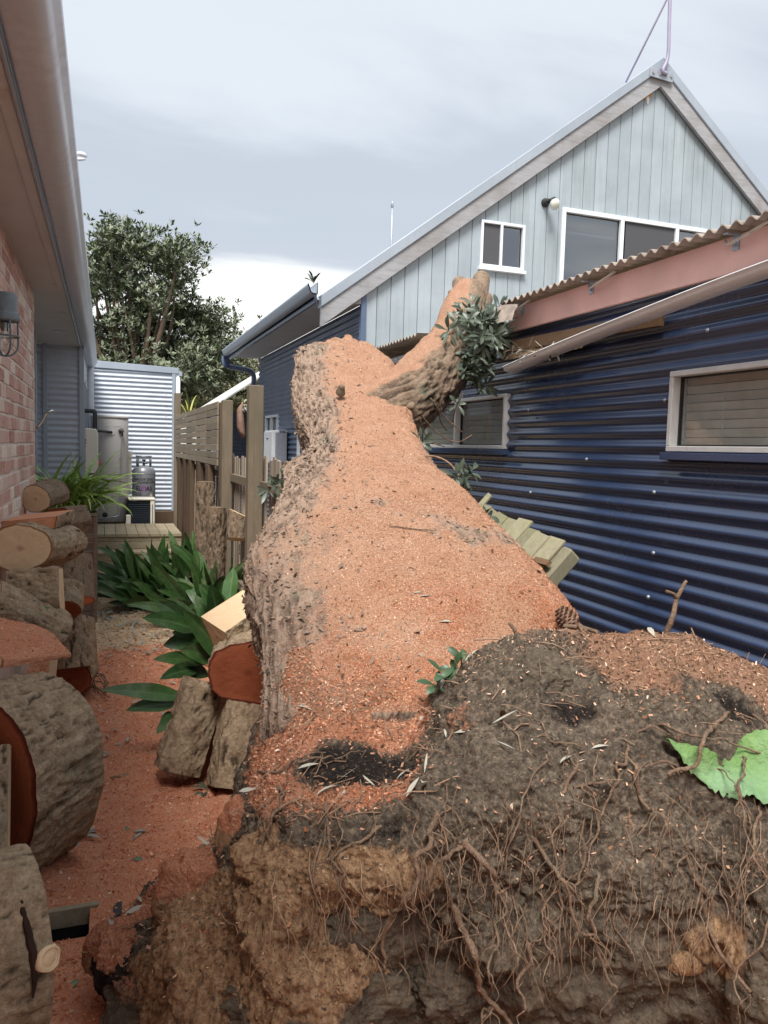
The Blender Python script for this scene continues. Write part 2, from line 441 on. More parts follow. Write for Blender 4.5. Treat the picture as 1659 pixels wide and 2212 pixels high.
def leaf_mat(name, c1, c2, under=None, rough=0.45, trans=0.0, rib=None):
    s = NB(name); r = s.rand(); co = s.coord('Object')
    col = s.mix(r, c1, c2)
    col = s.mix(0.35, col, s.ramp(s.noise(co, 25, 4), [(0.3, tuple(x * 0.5 for x in c1)), (0.7, tuple(min(1, x * 1.3) for x in c2))]))
    if under is not None:
        g = s.n('ShaderNodeNewGeometry'); col = s.mix(g.outputs['Backfacing'], col, under)
    nrm = s.bump(s.noise(s.coord('Object', (60, 60, 4)), 3, 3), 0.15, 0.003)
    if rib:
        ac = s.attr('across'); al = s.attr('along')
        sn = s.n('ShaderNodeMath', operation='SINE'); s.l(s.math('MULTIPLY', ac, 46.0), sn.inputs[0])
        col = s.mix(0.22, col, s.ramp(sn.outputs[0], [(0.0, 0.55), (1.0, 1.0)]), 'MULTIPLY')
        col = s.mix(s.ramp(s.math('ABSOLUTE', ac), [(0.04, 0.55), (0.12, 0.0)]), col, rib)
        tipf = s.math('ADD', al, s.math('MULTIPLY', s.math('SUBTRACT', s.noise(co, 9, 4), 0.5), 0.5)); tipf = s.math('ADD', tipf, s.math('MULTIPLY', r, 0.12))
        col = s.mix(s.ramp(tipf, [(1.03, 0.0), (1.10, 0.8)]), col, srgb(150, 116, 70))
        dust = s.noise(s.coord('World'), 6, 5, 0.65); col = s.mix(s.ramp(dust, [(0.52, 0.0), (0.72, 0.35)]), col, srgb(150, 140, 116))
        nrm = s.bump(sn.outputs[0], 0.25, 0.003, nrm)
    return s.done(col, rough, nrm, 0, 0.45)

def leafi_mat(name, stops, rough=0.5, under=None):
    s = NB(name); col = s.ramp(s.rand(True), stops)
    if under is not None:
        g = s.n('ShaderNodeNewGeometry'); col = s.mix(g.outputs['Backfacing'], col, under)
    return s.done(col, rough, None, 0, 0.4)

def glass_mat(name, tint=(0.75, 0.8, 0.82), base=0.06):
    s = NB(name); s.t.nodes.remove(s.b)
    tr = s.n('ShaderNodeBsdfTransparent'); tr.inputs[0].default_value = (*tint, 1)
    gl = s.n('ShaderNodeBsdfGlossy'); gl.inputs['Roughness'].default_value = 0.03; gl.inputs[0].default_value = (1, 1, 1, 1)
    g = s.n('ShaderNodeNewGeometry'); dt = s.n('ShaderNodeVectorMath', operation='DOT_PRODUCT'); s.l(g.outputs['Normal'], dt.inputs[0]); s.l(g.outputs['Incoming'], dt.inputs[1])
    cs = s.math('SUBTRACT', 1.0, s.math('ABSOLUTE', dt.outputs['Value'])); f = s.math('MULTIPLY_ADD', s.math('POWER', cs, 5.0), 0.93, 0.05 + base); mxs = s.n('ShaderNodeMixShader')
    s.l(f, mxs.inputs[0]); s.l(tr.outputs[0], mxs.inputs[1]); s.l(gl.outputs[0], mxs.inputs[2]); s.l(mxs.outputs[0], s.out.inputs[0])
    return s.m

def painted_metal(name, c, rough=0.35, dirt=(0.25, 0.22, 0.18), damt=0.3, spec=0.5):
    s = NB(name); co = s.coord('World', (1, 1, 1))
    n = s.noise(co, 1.6, 8, 0.65); drip = s.noise(s.coord('World', (9, 9, 0.8)), 2.2, 6, 0.6)
    col = s.ramp(n, [(0.3, tuple(x * 0.86 for x in c)), (0.7, tuple(min(1, x * 1.1) for x in c))])
    f = s.ramp(s.math('MULTIPLY', n, drip), [(0.26, 0.0), (0.46, damt)])
    col = s.mix(f, col, dirt)
    fine = s.noise(co, 160, 3, 0.6)
    rr = s.math('ADD', s.ramp(n, [(0.3, rough - 0.06), (0.7, rough + 0.1)]), s.math('MULTIPLY', f, 0.25))
    return s.done(col, rr, s.bump(fine, 0.06, 0.002), 0, spec)

M = {}
M['ground'] = make_ground_mat()
CH = [(0.0, srgb(166, 98, 66)), (0.3, srgb(208, 132, 96)), (0.6, srgb(218, 148, 112)), (0.88, srgb(228, 174, 144)), (0.98, srgb(240, 216, 196)), (1.0, srgb(134, 92, 72))]
M['chip_red'] = make_chip('sawdust_red', CH)
M['chip_orange'] = make_chip('sawdust_orange', [(0.0, srgb(132, 82, 58)), (0.3, srgb(170, 112, 82)), (0.6, srgb(186, 128, 98)), (0.9, srgb(198, 152, 126)), (1.0, srgb(222, 196, 174))])
M['chip_tan'] = make_chip('sawdust_tan', [(0.0, srgb(118, 84, 64)), (0.25, srgb(156, 117, 93)), (0.55, srgb(171, 132, 107)), (0.88, srgb(186, 151, 128)), (1.0, srgb(216, 192, 172))])
M['chip_pale'] = make_chip('sawdust_pale', [(0.0, srgb(130, 96, 70)), (0.4, srgb(200, 168, 130)), (0.8, srgb(226, 204, 170)), (1.0, srgb(240, 228, 204))])
M['chip_mix'] = make_chip('wood_chips_on_soil', [(0.0, srgb(64, 52, 44)), (0.35, srgb(124, 96, 78)), (0.65, srgb(166, 130, 106)), (0.92, srgb(190, 158, 134)), (1.0, srgb(220, 204, 186))])
M['trunk'] = make_bark('trunk_bark', srgb(104, 88, 76), srgb(156, 134, 118), srgb(190, 168, 150), red=0.5)
M['branch'] = make_bark('branch_bark', srgb(84, 70, 58), srgb(142, 122, 104), srgb(180, 160, 140), red=0.5, sscale=1.3)
M['log_bark'] = make_bark('log_bark', srgb(96, 80, 64), srgb(174, 152, 126), srgb(218, 198, 170), red=1.0)
M['cut_tan'] = make_cut('sawn_wood_tan', srgb(180, 142, 118), srgb(226, 196, 160), srgb(232, 204, 166), srgb(150, 96, 64))
M['cut_red'] = make_cut('sawn_wood_red', srgb(118, 54, 32), srgb(146, 78, 50), srgb(160, 90, 60), srgb(104, 44, 34), .6)
M['cut_pink'] = make_cut('sawn_wood_pink', srgb(200, 136, 100), srgb(214, 152, 118), srgb(206, 140, 104), srgb(150, 72, 52))
M['navy'] = painted_metal('navy_corrugated_steel', (0.034, 0.056, 0.122), 0.20, (0.07, 0.075, 0.09), 0.25, 0.8)
M['navy2'] = painted_metal('weathered_navy_steel', (0.085, 0.122, 0.205), 0.36, (0.2, 0.2, 0.2), 0.6)
M['greymetal'] = painted_metal('grey_corrugated_steel', srgb(176, 184, 196), 0.42, (0.3, 0.29, 0.28), 0.25)
M['greytrim'] = painted_metal('grey_trim_steel', srgb(150, 160, 172), 0.4, (0.25, 0.24, 0.23), 0.3)
M['gutter'] = painted_metal('weathered_gutter_steel', srgb(186, 194, 206), 0.32, (0.36, 0.33, 0.32), 0.4)
M['gutter2'] = painted_metal('pale_gutter_steel', srgb(224, 227, 230), 0.35, (0.5, 0.48, 0.46), 0.25)
M['soffit'] = simple('soffit_board', srgb(190, 192, 196), 0.85, 0.06, 3, 0.05, 40, dirt=(srgb(170, 158, 146), 5, 0.6))
M['boardblue'] = None
M['white'] = simple('white_aluminium', srgb(214, 220, 226), 0.35, 0.05, 8)
M['alu'] = simple('dull_aluminium', srgb(204, 204, 202), 0.4, 0.08, 14, metal=0.15, dirt=(srgb(150, 136, 122), 18, 0.64))
M['whitepipe'] = simple('white_plastic_pipe', srgb(206, 210, 214), 0.4, 0.05)
M['black'] = simple('black_plastic', (0.015, 0.015, 0.017), 0.5, 0.2)
M['darkpipe'] = simple('dark_lagging', (0.03, 0.032, 0.04), 0.6, 0.2, 20, 0.2)
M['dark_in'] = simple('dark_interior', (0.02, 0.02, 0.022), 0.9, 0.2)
M['room'] = simple('room_wall', srgb(150, 156, 164), 0.9, 0.1)
M['blind'] = simple('slatted_blind', srgb(190, 184, 174), 0.6, 0.12, 12, objvar=0.15)
M['screen'] = simple('fly_screen', (0.06, 0.062, 0.07), 0.8, 0.3, 200)
M['glass'] = glass_mat('window_glass', (0.9, 0.92, 0.92), 0.0)
M['glass_dark'] = glass_mat('upper_window_glass', (0.5, 0.55, 0.6), 0.16)
M['jar'] = glass_mat('lamp_glass', (0.92, 0.93, 0.93), 0.05)
M['pink'] = simple('faded_pink_fascia', srgb(216, 172, 162), 0.75, 0.12, 4, 0.1, 60, dirt=(srgb(96, 66, 56), 7, 0.66), coord='World')
M['oldroof'] = simple('old_corrugated_roof', srgb(170, 156, 144), 0.6, 0.25, 7, 0.1, 50, dirt=(srgb(96, 70, 56), 9, 0.55), coord='World')
M['debris'] = simple('dry_litter', srgb(120, 96, 72), 0.95, 0.4, 30, 0.5, 80)
M['rawwood'] = wood_mat('old_rafter_timber', srgb(112, 88, 66), 1)
M['post'] = wood_mat('treated_pine_post', srgb(116, 104, 88), 2, 0.6, objvar=0.12, stain=(srgb(84, 80, 66), 0.5))
M['slat'] = wood_mat('weathered_slat', srgb(140, 127, 108), 1, 0.62, objvar=0.25, stain=(srgb(130, 128, 122), 0.5))
M['picket'] = wood_mat('weathered_paling', srgb(154, 141, 127), 2, 0.6, objvar=0.3)
M['sleeper'] = wood_mat('dark_stained_board', srgb(92, 74, 58), 2, 0.5, objvar=0.45)
M['deck'] = wood_mat('deck_timber', srgb(156, 144, 122), 1, 0.6, objvar=0.2, stain=(srgb(122, 116, 96), 0.6))
M['planter'] = wood_mat('planter_hardwood', srgb(130, 108, 98), 0, 0.6, objvar=0.2)
M['barge'] = wood_mat('weathered_barge_board', srgb(150, 151, 155), 0, 0.65, objvar=0.1, stain=(srgb(112, 104, 98), 0.5))
M['frag'] = wood_mat('mossy_paling', srgb(138, 132, 110), 2, 0.6, objvar=0.25, stain=(srgb(128, 134, 92), 0.6))
M['stump'] = make_bark('stump_bark', srgb(72, 60, 50), srgb(124, 106, 88), srgb(160, 142, 122), red=0.5)
M['mortar'] = simple('mortar', srgb(206, 194, 184), 0.95, 0.12, 14, 0.4, 60, coord='World')
s = NB('recycled_brick'); co = s.coord('Object')
r_ = s.rand(); b1 = s.ramp(r_, [(0.0, srgb(166, 116, 106)), (0.2, srgb(186, 140, 128)), (0.45, srgb(198, 162, 150)), (0.68, srgb(208, 182, 170)), (0.9, srgb(214, 196, 184)), (1.0, srgb(228, 220, 208))])
wsh = s.noise(s.coord('World'), 22, 8, 0.7); b2 = s.mix(s.ramp(wsh, [(0.42, 0.0), (0.68, 0.75)]), b1, srgb(206, 186, 172))
b2 = s.mix(s.ramp(s.noise(s.coord('World'), 60, 6, 0.7), [(0.3, 0.5), (0.5, 0.0)]), b2, srgb(120, 70, 60))
M['brick'] = s.done(b2, 0.92, s.bump(s.noise(s.coord('World'), 90, 6, 0.7), 0.5, 0.006), 0, 0.2)
s = NB('rooted_soil'); co = s.coord('Object')
n1 = s.noise(co, 9, 10, 0.72); n2 = s.noise(co, 60, 8, 0.75)
soil = s.ramp(n1, [(0.28, srgb(52, 46, 41)), (0.48, srgb(108, 97, 86)), (0.72, srgb(152, 138, 122))])
soil = s.mix(0.5, soil, s.ramp(n2, [(0.36, srgb(42, 37, 33)), (0.5, srgb(110, 98, 86)), (0.64, srgb(182, 164, 142))]))
grey = s.ramp(s.noise(co, 5, 8, 0.6), [(0.3, srgb(84, 74, 65)), (0.7, srgb(130, 116, 99))])
soil = s.mix(s.math('MULTIPLY', s.attr('grey'), 0.6), soil, grey)
fib = s.noise(s.coord('Object', (26, 26, 4), (0.2, 0.1, 0)), 2.5, 8, 0.7)
rot = s.ramp(fib, [(0.25, srgb(86, 62, 46)), (0.42, srgb(152, 118, 90)), (0.58, srgb(188, 153, 120)), (0.76, srgb(218, 190, 156))])
fw_ = s.math('ADD', s.attr('rot'), s.math('MULTIPLY', s.math('SUBTRACT', s.noise(co, 10, 8, 0.7), 0.5), 0.9)); fw_ = s.math('ADD', fw_, s.math('MULTIPLY', s.math('SUBTRACT', s.noise(co, 3.5, 4, 0.6), 0.50), 1.8))
c = s.mix(s.ramp(fw_, [(0.42, 0.0), (0.58, 1.0)]), soil, rot)
c = s.mix(s.ramp(s.math('ADD', s.attr('char'), s.math('MULTIPLY', s.math('SUBTRACT', s.noise(co, 16, 6, 0.7), 0.5), 0.8)), [(0.4, 0.0), (0.6, 1.0)]), c, s.ramp(n2, [(0.3, srgb(20, 18, 18)), (0.7, srgb(72, 64, 60))]))  # near-black tone: shade painted into hollows, and dark grey soil
sd, nn = sawdust_cols(s, co, 1.0); sd2, nn2 = sawdust_cols(s, co, 0.5); sd = s.mix(s.attr('tan'), sd, sd2)
f = s.math('ADD', s.attr('saw'), s.math('MULTIPLY', s.math('SUBTRACT', s.noise(co, 30, 8, 0.8), 0.5), 1.3))
f = s.math('ADD', f, s.math('MULTIPLY', s.math('SUBTRACT', s.noise(co, 6, 5, 0.6), 0.5), 0.7))
c = s.mix(s.ramp(f, [(0.42, 0.0), (0.6, 1.0)]), c, sd)
nr = s.bump(n2, 1.0, 0.03); nr = s.bump(s.noise(co, 220, 4, 0.75), 0.8, 0.008, nr)
M['soil'] = s.done(c, 0.97, nr, 0, 0.12)
M['root'] = make_bark('root_bark', srgb(78, 60, 50), srgb(134, 110, 92), srgb(186, 162, 138), red=0.5, sscale=2)
M['root_fine'] = simple('fine_roots', srgb(128, 103, 83), 0.9, 0.45, 40)
# painted vertical boards
s = NB('pale_blue_board'); co = s.coord('World')
base = s.ramp(s.noise(co, 2.5, 6), [(0.3, srgb(142, 153, 161)), (0.7, srgb(158, 169, 176))])
str_ = s.noise(s.coord('World', (14, 14, 0.6)), 1.6, 8, 0.65); blot = s.noise(co, 0.7, 4)
base = s.mix(s.ramp(s.math('MULTIPLY', str_, blot), [(0.22, 0.0), (0.40, 0.55)]), base, srgb(122, 130, 130))
base = s.mix(1.0, base, s.ramp(s.rand(), [(0, 0.94), (1, 1.05)]), 'MULTIPLY')
M['boardblue'] = s.done(base, 0.6, s.bump(s.noise(s.coord('World', (30, 30, 2)), 3, 5), 0.12, 0.004), 0, 0.35)
M['tank'] = simple('beige_enamel', srgb(180, 178, 176), 0.4, 0.05, 3)
M['tank_lab'] = simple('silver_label', srgb(206, 204, 200), 0.3, 0.05)
M['gascyl'] = simple('aluminium_paint', srgb(134, 136, 142), 0.33, 0.08, 10, metal=0.35)
M['purple'] = simple('purple_print', srgb(132, 58, 140), 0.5, 0.05)
M['orange_print'] = simple('orange_print', srgb(214, 92, 50), 0.5, 0.1)
M['ink'] = simple('black_print', (0.012, 0.012, 0.016), 0.5, 0.05)
M['acwhite'] = simple('cream_enamel', srgb(216, 212, 200), 0.4, 0.05)
M['acgrille'] = simple('dark_blue_grille', (0.012, 0.02, 0.032), 0.45, 0.1)
M['chrome'] = simple('chrome', srgb(196, 198, 200), 0.18, 0.05, metal=1.0)
M['lampgrey'] = simple('galvanised_lamp_metal', srgb(92, 104, 112), 0.55, 0.25, 20, dirt=(srgb(130, 130, 122), 30, 0.58))
M['brass'] = simple('bulb_holder', srgb(70, 66, 62), 0.5, 0.1)
M['redplastic'] = simple('orange_tap_handle', srgb(206, 84, 50), 0.5, 0.1)
M['aspid'] = leaf_mat('broad_dark_leaf', (0.016, 0.05, 0.014), (0.06, 0.135, 0.036), rough=0.3, rib=(0.10, 0.18, 0.06))
M['spider'] = leaf_mat('strap_leaf', srgb(92, 124, 46), srgb(158, 184, 96), rough=0.42)
M['banksia'] = leafi_mat('grey_green_leaves', [(0, srgb(24, 36, 28)), (0.5, srgb(42, 57, 44)), (0.9, srgb(66, 80, 62)), (1, srgb(124, 112, 80))], 0.4, srgb(78, 88, 75))
M['treeleaf'] = leafi_mat('tree_leaves', [(0, srgb(36, 48, 28)), (0.45, srgb(66, 82, 50)), (0.8, srgb(98, 112, 80)), (1, srgb(136, 144, 114))], 0.5, srgb(116, 124, 102))
M['treeleaf2'] = leafi_mat('olive_tree_leaves', [(0, srgb(60, 66, 42)), (0.5, srgb(96, 100, 66)), (1, srgb(140, 138, 98))], 0.5, srgb(140, 140, 112))
M['palmleaf'] = leafi_mat('palm_leaves', [(0, srgb(96, 112, 50)), (0.6, srgb(150, 150, 74)), (1, srgb(196, 168, 96))], 0.5)
M['treebark'] = simple('tree_bark', srgb(110, 92, 78), 0.9, 0.3, 12, 0.4, 30)
M['dryleaf'] = leafi_mat('dry_grey_leaves', [(0, srgb(116, 110, 98)), (0.4, srgb(158, 150, 136)), (0.65, srgb(132, 106, 82)), (1, srgb(86, 66, 50))], 0.7, srgb(158, 154, 142))
M['greensheet'] = None
s = NB('torn_green_leaf'); co = s.coord('Object')
c = s.ramp(s.noise(co, 9, 8, 0.7), [(0.3, srgb(84, 116, 64)), (0.55, srgb(112, 144, 86)), (0.75, srgb(140, 166, 116))])
c = s.mix(s.ramp(s.noise(co, 3, 6, 0.6), [(0.42, 0.0), (0.62, 0.7)]), c, srgb(118, 148, 120))
c = s.mix(s.ramp(s.noise(co, 40, 5, 0.7), [(0.62, 0.0), (0.74, 0.6)]), c, srgb(84, 96, 52))
M['greensheet'] = s.done(c, 0.6, s.bump(s.noise(co, 28, 6, 0.65), 0.9, 0.02), 0, 0.3)
M['cone'] = simple('dry_cone', srgb(120, 92, 76), 0.9, 0.3, 30, 0.4, 60)
M['whiteroof'] = painted_metal('white_steel_roof', srgb(206, 208, 204), 0.45, (0.4, 0.4, 0.36), 0.2)
M['boot'] = simple('brown_palm_sheath', srgb(124, 98, 84), 0.7, 0.25, 16, 0.2, 30)
M['pit'] = simple('black_pit', (0.008, 0.008, 0.008), 0.95, 0.2)
M['galv'] = simple('galvanised_steel', srgb(160, 166, 176), 0.45, 0.1, 20, metal=0.5)
M['lens'] = simple('flood_lens', srgb(206, 208, 200), 0.25, 0.08)
M['lav'] = simple('lavender_cable_sheath', srgb(150, 144, 168), 0.5, 0.08)
M['debris_bits'] = make_chip('brown_litter', [(0.0, srgb(60, 42, 32)), (0.6, srgb(104, 74, 56)), (1.0, srgb(150, 120, 92))])
s = NB('recycled_brickwork'); g_ = s.n('ShaderNodeNewGeometry'); sp_ = s.n('ShaderNodeSeparateXYZ'); cb_ = s.n('ShaderNodeCombineXYZ'); s.l(g_.outputs['Position'], sp_.inputs[0]); s.l(sp_.outputs[1], cb_.inputs[0]); s.l(sp_.outputs[2], cb_.inputs[1])
bt_ = s.n('ShaderNodeTexBrick'); bt_.inputs['Scale'].default_value = 1.0; bt_.inputs['Brick Width'].default_value = 0.24; bt_.inputs['Row Height'].default_value = 0.086; bt_.inputs['Mortar Size'].default_value = 0.006
bt_.inputs['Color1'].default_value = (*srgb(172, 122, 110), 1); bt_.inputs['Color2'].default_value = (*srgb(196, 168, 156), 1); bt_.inputs['Mortar'].default_value = (*srgb(186, 172, 160), 1)
s.l(cb_.outputs[0], bt_.inputs['Vector']); c = s.mix(s.ramp(s.noise(s.coord('World'), 22, 8, 0.7), [(0.42, 0.0), (0.68, 0.7)]), bt_.outputs['Color'], srgb(206, 186, 172))
M['brickplain'] = s.done(c, 0.92, s.bump(bt_.outputs['Fac'], -0.6, 0.01), 0, 0.2)
# ------------------------------------------------------------------ ground
PIT = (-0.25, -0.055, 2.70, 2.87)              # x0, x1, y0, y1 of the open drain
xs = np.unique(np.round(np.concatenate([np.linspace(-90, -3, 14), np.linspace(-3, -0.62, 8), np.arange(-0.6, 1.25, 0.016), np.array([PIT[0], PIT[1]]), np.linspace(1.3, 4, 14), np.linspace(5, 90, 16)]), 4))
ys = np.unique(np.round(np.concatenate([np.linspace(-60, 0, 10), np.linspace(0.2, 1.9, 12), np.arange(2.0, 7.2, 0.02), np.array([PIT[2], PIT[3]]), np.arange(7.2, 11.2, 0.04), np.linspace(11.4, 20, 20), np.linspace(24, 190, 20)]), 4))
GX, GY = np.meshgrid(xs, ys, indexing='ij')
P2 = np.stack([GX.ravel(), GY.ravel(), np.zeros(GX.size)], 1)
near = sstep(-1.2, -0.5, P2[:, 0]) * sstep(2.2, 1.3, P2[:, 0]) * sstep(0.5, 2.0, P2[:, 1]) * sstep(12, 9, P2[:, 1])
gh = near * (fbm(P2, 2.2, 4, 0.5, 3) * 0.05 + fbm(P2, 9, 4, 0.6, 5) * 0.024 + fbm(P2, 45, 2, 0.6, 6) * 0.009)
gh += 0.10 * np.exp(-(((P2[:, 0] - 0.62) / 0.22) ** 2 + ((P2[:, 1] - 3.15) / 0.45) ** 2))          # drift under the trunk
flat = sstep(0.12, 0.03, np.maximum(np.maximum(PIT[0] - P2[:, 0], P2[:, 0] - PIT[1]), np.maximum(PIT[2] - P2[:, 1], P2[:, 1] - PIT[3])))
gh = gh * (1 - flat)
G = P2.copy(); G[:, 2] = gh
nx, ny = len(xs), len(ys)
GF = grid_faces(nx, ny)
cc = G[GF].mean(1)
keep = ~((cc[:, 0] > PIT[0]) & (cc[:, 0] < PIT[1]) & (cc[:, 1] > PIT[2]) & (cc[:, 1] < PIT[3]))
GF = GF[keep][:, ::-1]
redm = sstep(7.4, 6.0, G[:, 1] + 0.35 * fbm(P2, 1.5, 3, 0.5, 8)) * sstep(1.7, 1.2, G[:, 0]) * sstep(-1.4, -0.7, G[:, 0])
redm = np.clip(redm - 0.75 * np.exp(-(((G[:, 0] - 0.62) / 0.17) ** 2 + ((G[:, 1] - 3.25) / 0.5) ** 2)), 0, 1)
palem = sstep(12.5, 10.5, G[:, 1]) * sstep(2.4, 1.4, G[:, 0]) * sstep(-1.6, -0.8, G[:, 0])
ground = mesh_obj('ground', G, GF, M['ground'], None, True, {'red': redm, 'pale': palem}); ground['kind'] = 'structure'
gc = G[GF].mean(1); rm = redm[GF].mean(1); pm = palem[GF].mean(1)
inz = (gc[:, 0] > -0.6) & (gc[:, 0] < 1.3) & (gc[:, 1] > 1.9)
o = scatter('sawdust_cover', G, GF, np.where(inz & (gc[:, 1] < 4.6), rm, 0), 52000, (0.004, 0.020), M['chip_red'], None, 0.002, 0.35, seed=3); o['label'] = 'red sawdust strewn over the path near the camera'
o['label'] = 'coarse red sawdust covering the path between logs and trunk'; o['category'] = 'sawdust'
o = scatter('sawdust_cover', G, GF, np.where(inz & (gc[:, 1] >= 4.6) & (gc[:, 1] < 7.6), rm, 0), 26000, (0.006, 0.024), M['chip_red'], None, 0.002, 0.35, seed=4)
tag(o, 'lighter red sawdust on the path beyond the near logs', 'sawdust')
o = scatter('pale_sawdust', G, GF, np.where(inz & (gc[:, 1] >= 6.0) & (gc[:, 1] < 10.9), pm * (1 - 0.7 * rm), 0), 26000, (0.008, 0.035), M['chip_pale'], None, 0.002, 0.3, seed=5)
tag(o, 'pale wood chips covering the path in front of the deck', 'sawdust')
o = scatter('pale_sawdust', G, GF, np.where((np.abs(gc[:, 0] - 0.62) < 0.3) & (np.abs(gc[:, 1] - 3.25) < 0.7), 1.0, 0), 6000, (0.003, 0.012), M['chip_pale'], None, 0.002, 0.3, seed=6)
tag(o, 'fine pale sawdust drift at the foot of the trunk', 'sawdust')

# open drain
x0, x1, y0, y1 = PIT
t = thing('drain_pit', 'black square drain opening in the sawdust beside the cracked log', 'drain', (x0 + .12, y0 + .12, 0))
m = MB(); D_ = 0.45
m.add([(x0, y0, 0), (x1, y0, 0), (x1, y1, 0), (x0, y1, 0), (x0, y0, -D_), (x1, y0, -D_), (x1, y1, -D_), (x0, y1, -D_)], [(0, 1, 5, 4), (1, 2, 6, 5), (2, 3, 7, 6), (3, 0, 4, 7), (4, 5, 6, 7)])
m.build('pit_lining', M['pit'], t)
m = MB(); m.box((x0 - .03, y1 - .004, -.06), (x1 + .03, y1 + .02, .012)); m.build('edge_board', M['deck'], t, bevel=.003)
m = MB(); m.hexa([(x1 - .004, y0 + .02, -.1), (x1 + .09, y0 + .10, -.02), (x1 + .09, y1, -.02), (x1 - .004, y1, -.1), (x1 - .004, y0 + .02, -.02), (x1 + .11, y0 + .10, .006), (x1 + .11, y1, .006), (x1 - .004, y1, -.02)]); m.build('plastic_flap', M['darkpipe'], t)

# ------------------------------------------------------------------ sheet and window builders
def corr(name, mat, parent, O, U, N, L, z0, z1, holes=(), pitch=0.076, amp=0.009, step=0.35, wob=0.002, top=None, zph=0.0):
    O = np.array(O, float); U = np.array(U, float); N = np.array(N, float)
    zs = np.arange(z0, z1 + 1e-6, pitch / 8.0)
    us = np.unique(np.round(np.concatenate([np.linspace(0, L, max(2, int(L / step) + 1))] + [np.array([h[0], h[1]]) for h in holes]), 4)) if holes else np.linspace(0, L, max(2, int(L / step) + 1))
    UU, ZZ = np.meshgrid(us, zs, indexing='ij')
    off = amp * np.cos((ZZ - zph) / pitch * 2 * np.pi)
    base = O[None, None] + UU[..., None] * U + off[..., None] * N
    base[..., 2] += ZZ
    w = fbm(base.reshape(-1, 3), 1.3, 2, 0.5, 9).reshape(UU.shape) * wob
    base = base + w[..., None] * N
    F = grid_faces(len(us), len(zs))
    c = np.stack([UU.ravel(), ZZ.ravel()], 1)[F].mean(1)
    k = np.ones(len(F), bool)
    for h in holes: k &= ~((c[:, 0] > h[0]) & (c[:, 0] < h[1]) & (c[:, 1] > h[2]) & (c[:, 1] < h[3]))
    F = F[k]
    return mesh_obj(name, base.reshape(-1, 3), F, mat, parent, True)

def rect_frame(m, O, U, N, w, h, fr, d0, d1):
    O = np.array(O, float); U = np.array(U, float); N = np.array(N, float); Z = np.array([0, 0, 1.0])
    def bx(u0, u1, z0, z1):
        m.obox(O + U * (u0 + u1) / 2 + Z * (z0 + z1) / 2 + N * (d0 + d1) / 2, U * (u1 - u0) / 2, N * (d1 - d0) / 2, Z * (z1 - z0) / 2)
    bx(0, w, 0, fr); bx(0, w, h - fr, h); bx(0, fr, fr, h - fr); bx(w - fr, w, fr, h - fr)
    return bx

def window(parent, O, U, N, w, h, fr=0.04, mulls=(), frmat='alu', glass='glass', back='blind', proud=0.02, sill=True, nslat=9, name='window'):
    O = np.array(O, float); U = np.array(U, float); N = np.array(N, float); Z = np.array([0, 0, 1.0])
    m = MB(); bx = rect_frame(m, O, U, N, w, h, fr, -0.06, proud)
    for u in mulls: bx(u - fr * 0.5, u + fr * 0.5, fr, h - fr)
    f = m.build(name, M[frmat], parent, bevel=0.003)
    us = [fr] + [q for u in mulls for q in (u - fr * 0.5, u + fr * 0.5)] + [w - fr]
    for i in range(0, len(us), 2):
        m = MB(); a, b = us[i], us[i + 1]
        m.obox(O + U * (a + b) / 2 + Z * h / 2 - N * 0.02, U * (b - a) / 2, N * 0.002, Z * (h / 2 - fr)); m.build('pane', M[glass], f)
        m = MB(); mm = rect_frame(m, O + U * a + Z * fr, U, N, b - a, h - 2 * fr, 0.008, -0.03, -0.012); m.build('gasket', M['black'], f)
    m = MB(); c = O + U * w / 2 + Z * h / 2
    m.obox(c - N * 0.5, U * (w / 2), N * 0.01, Z * (h / 2))
    for sg in (-1, 1): m.obox(c - N * 0.28 + U * sg * (w / 2), U * 0.008, N * 0.215, Z * h / 2); m.obox(c - N * 0.28 + Z * sg * (h / 2), U * w / 2, N * 0.215, Z * 0.008)
    m.build('reveal', M['room'], f)
    if back == 'blind':
        for i in range(nslat):
            z = fr + (i + 0.5) * (h - 2 * fr) / nslat
            m = MB(); tl = 0.25; hh = (h - 2 * fr) / nslat * 0.47
            m.obox(O + U * w / 2 + Z * z - N * 0.05, U * (w / 2 - fr - 0.006), (N * math.cos(tl) - Z * math.sin(tl)) * 0.002, (Z * math.cos(tl) + N * math.sin(tl)) * hh); m.build('blind_slat', M['blind'], f)
    if sill:
        m = MB(); m.obox(O + U * w / 2 - Z * 0.022 + N * 0.012, U * (w / 2 + 0.02), N * 0.04, Z * 0.018); m.build('sill', M['navy'] if sill is True else M[sill], f, bevel=0.003)
    return f

# ------------------------------------------------------------------ brick house on the left
WX = -0.54; SZ = 2.88; BE = 6.90
house = thing('brick_house', 'brick house with a long grey gutter on the left of the path', 'house', (-1.0, 6.0, 0))
m = MB(); m.box((WX - 0.2, 4.0, 0), (WX, BE, SZ)); bw = m.build('brick_wall', M['mortar'], house)
m = MB(); m.box((WX - 0.2, -3.0, 0), (WX + .004, 3.999, SZ)); m.build('brick_wall', M['brickplain'], house)
def bmesh_brick(L, H_, T, ch=0.004):
    m = MB(); m.box((-T / 2, -L / 2, -H_ / 2), (T / 2, L / 2, H_ / 2))
    bm = bmesh.new(); me = bpy.data.meshes.new('brick')
    vs_ = [bm.verts.new(v) for v in m.v]; [bm.faces.new([vs_[i] for i in f]) for f in m.f]
    bmesh.ops.bevel(bm, geom=bm.edges[:], offset=ch, segments=1, affect='EDGES'); bm.to_mesh(me); bm.free(); me.materials.append(M['brick']); return me
bk_full = bmesh_brick(0.228, 0.074, 0.02); bk_half = bmesh_brick(0.108, 0.074, 0.02)
nb = 0
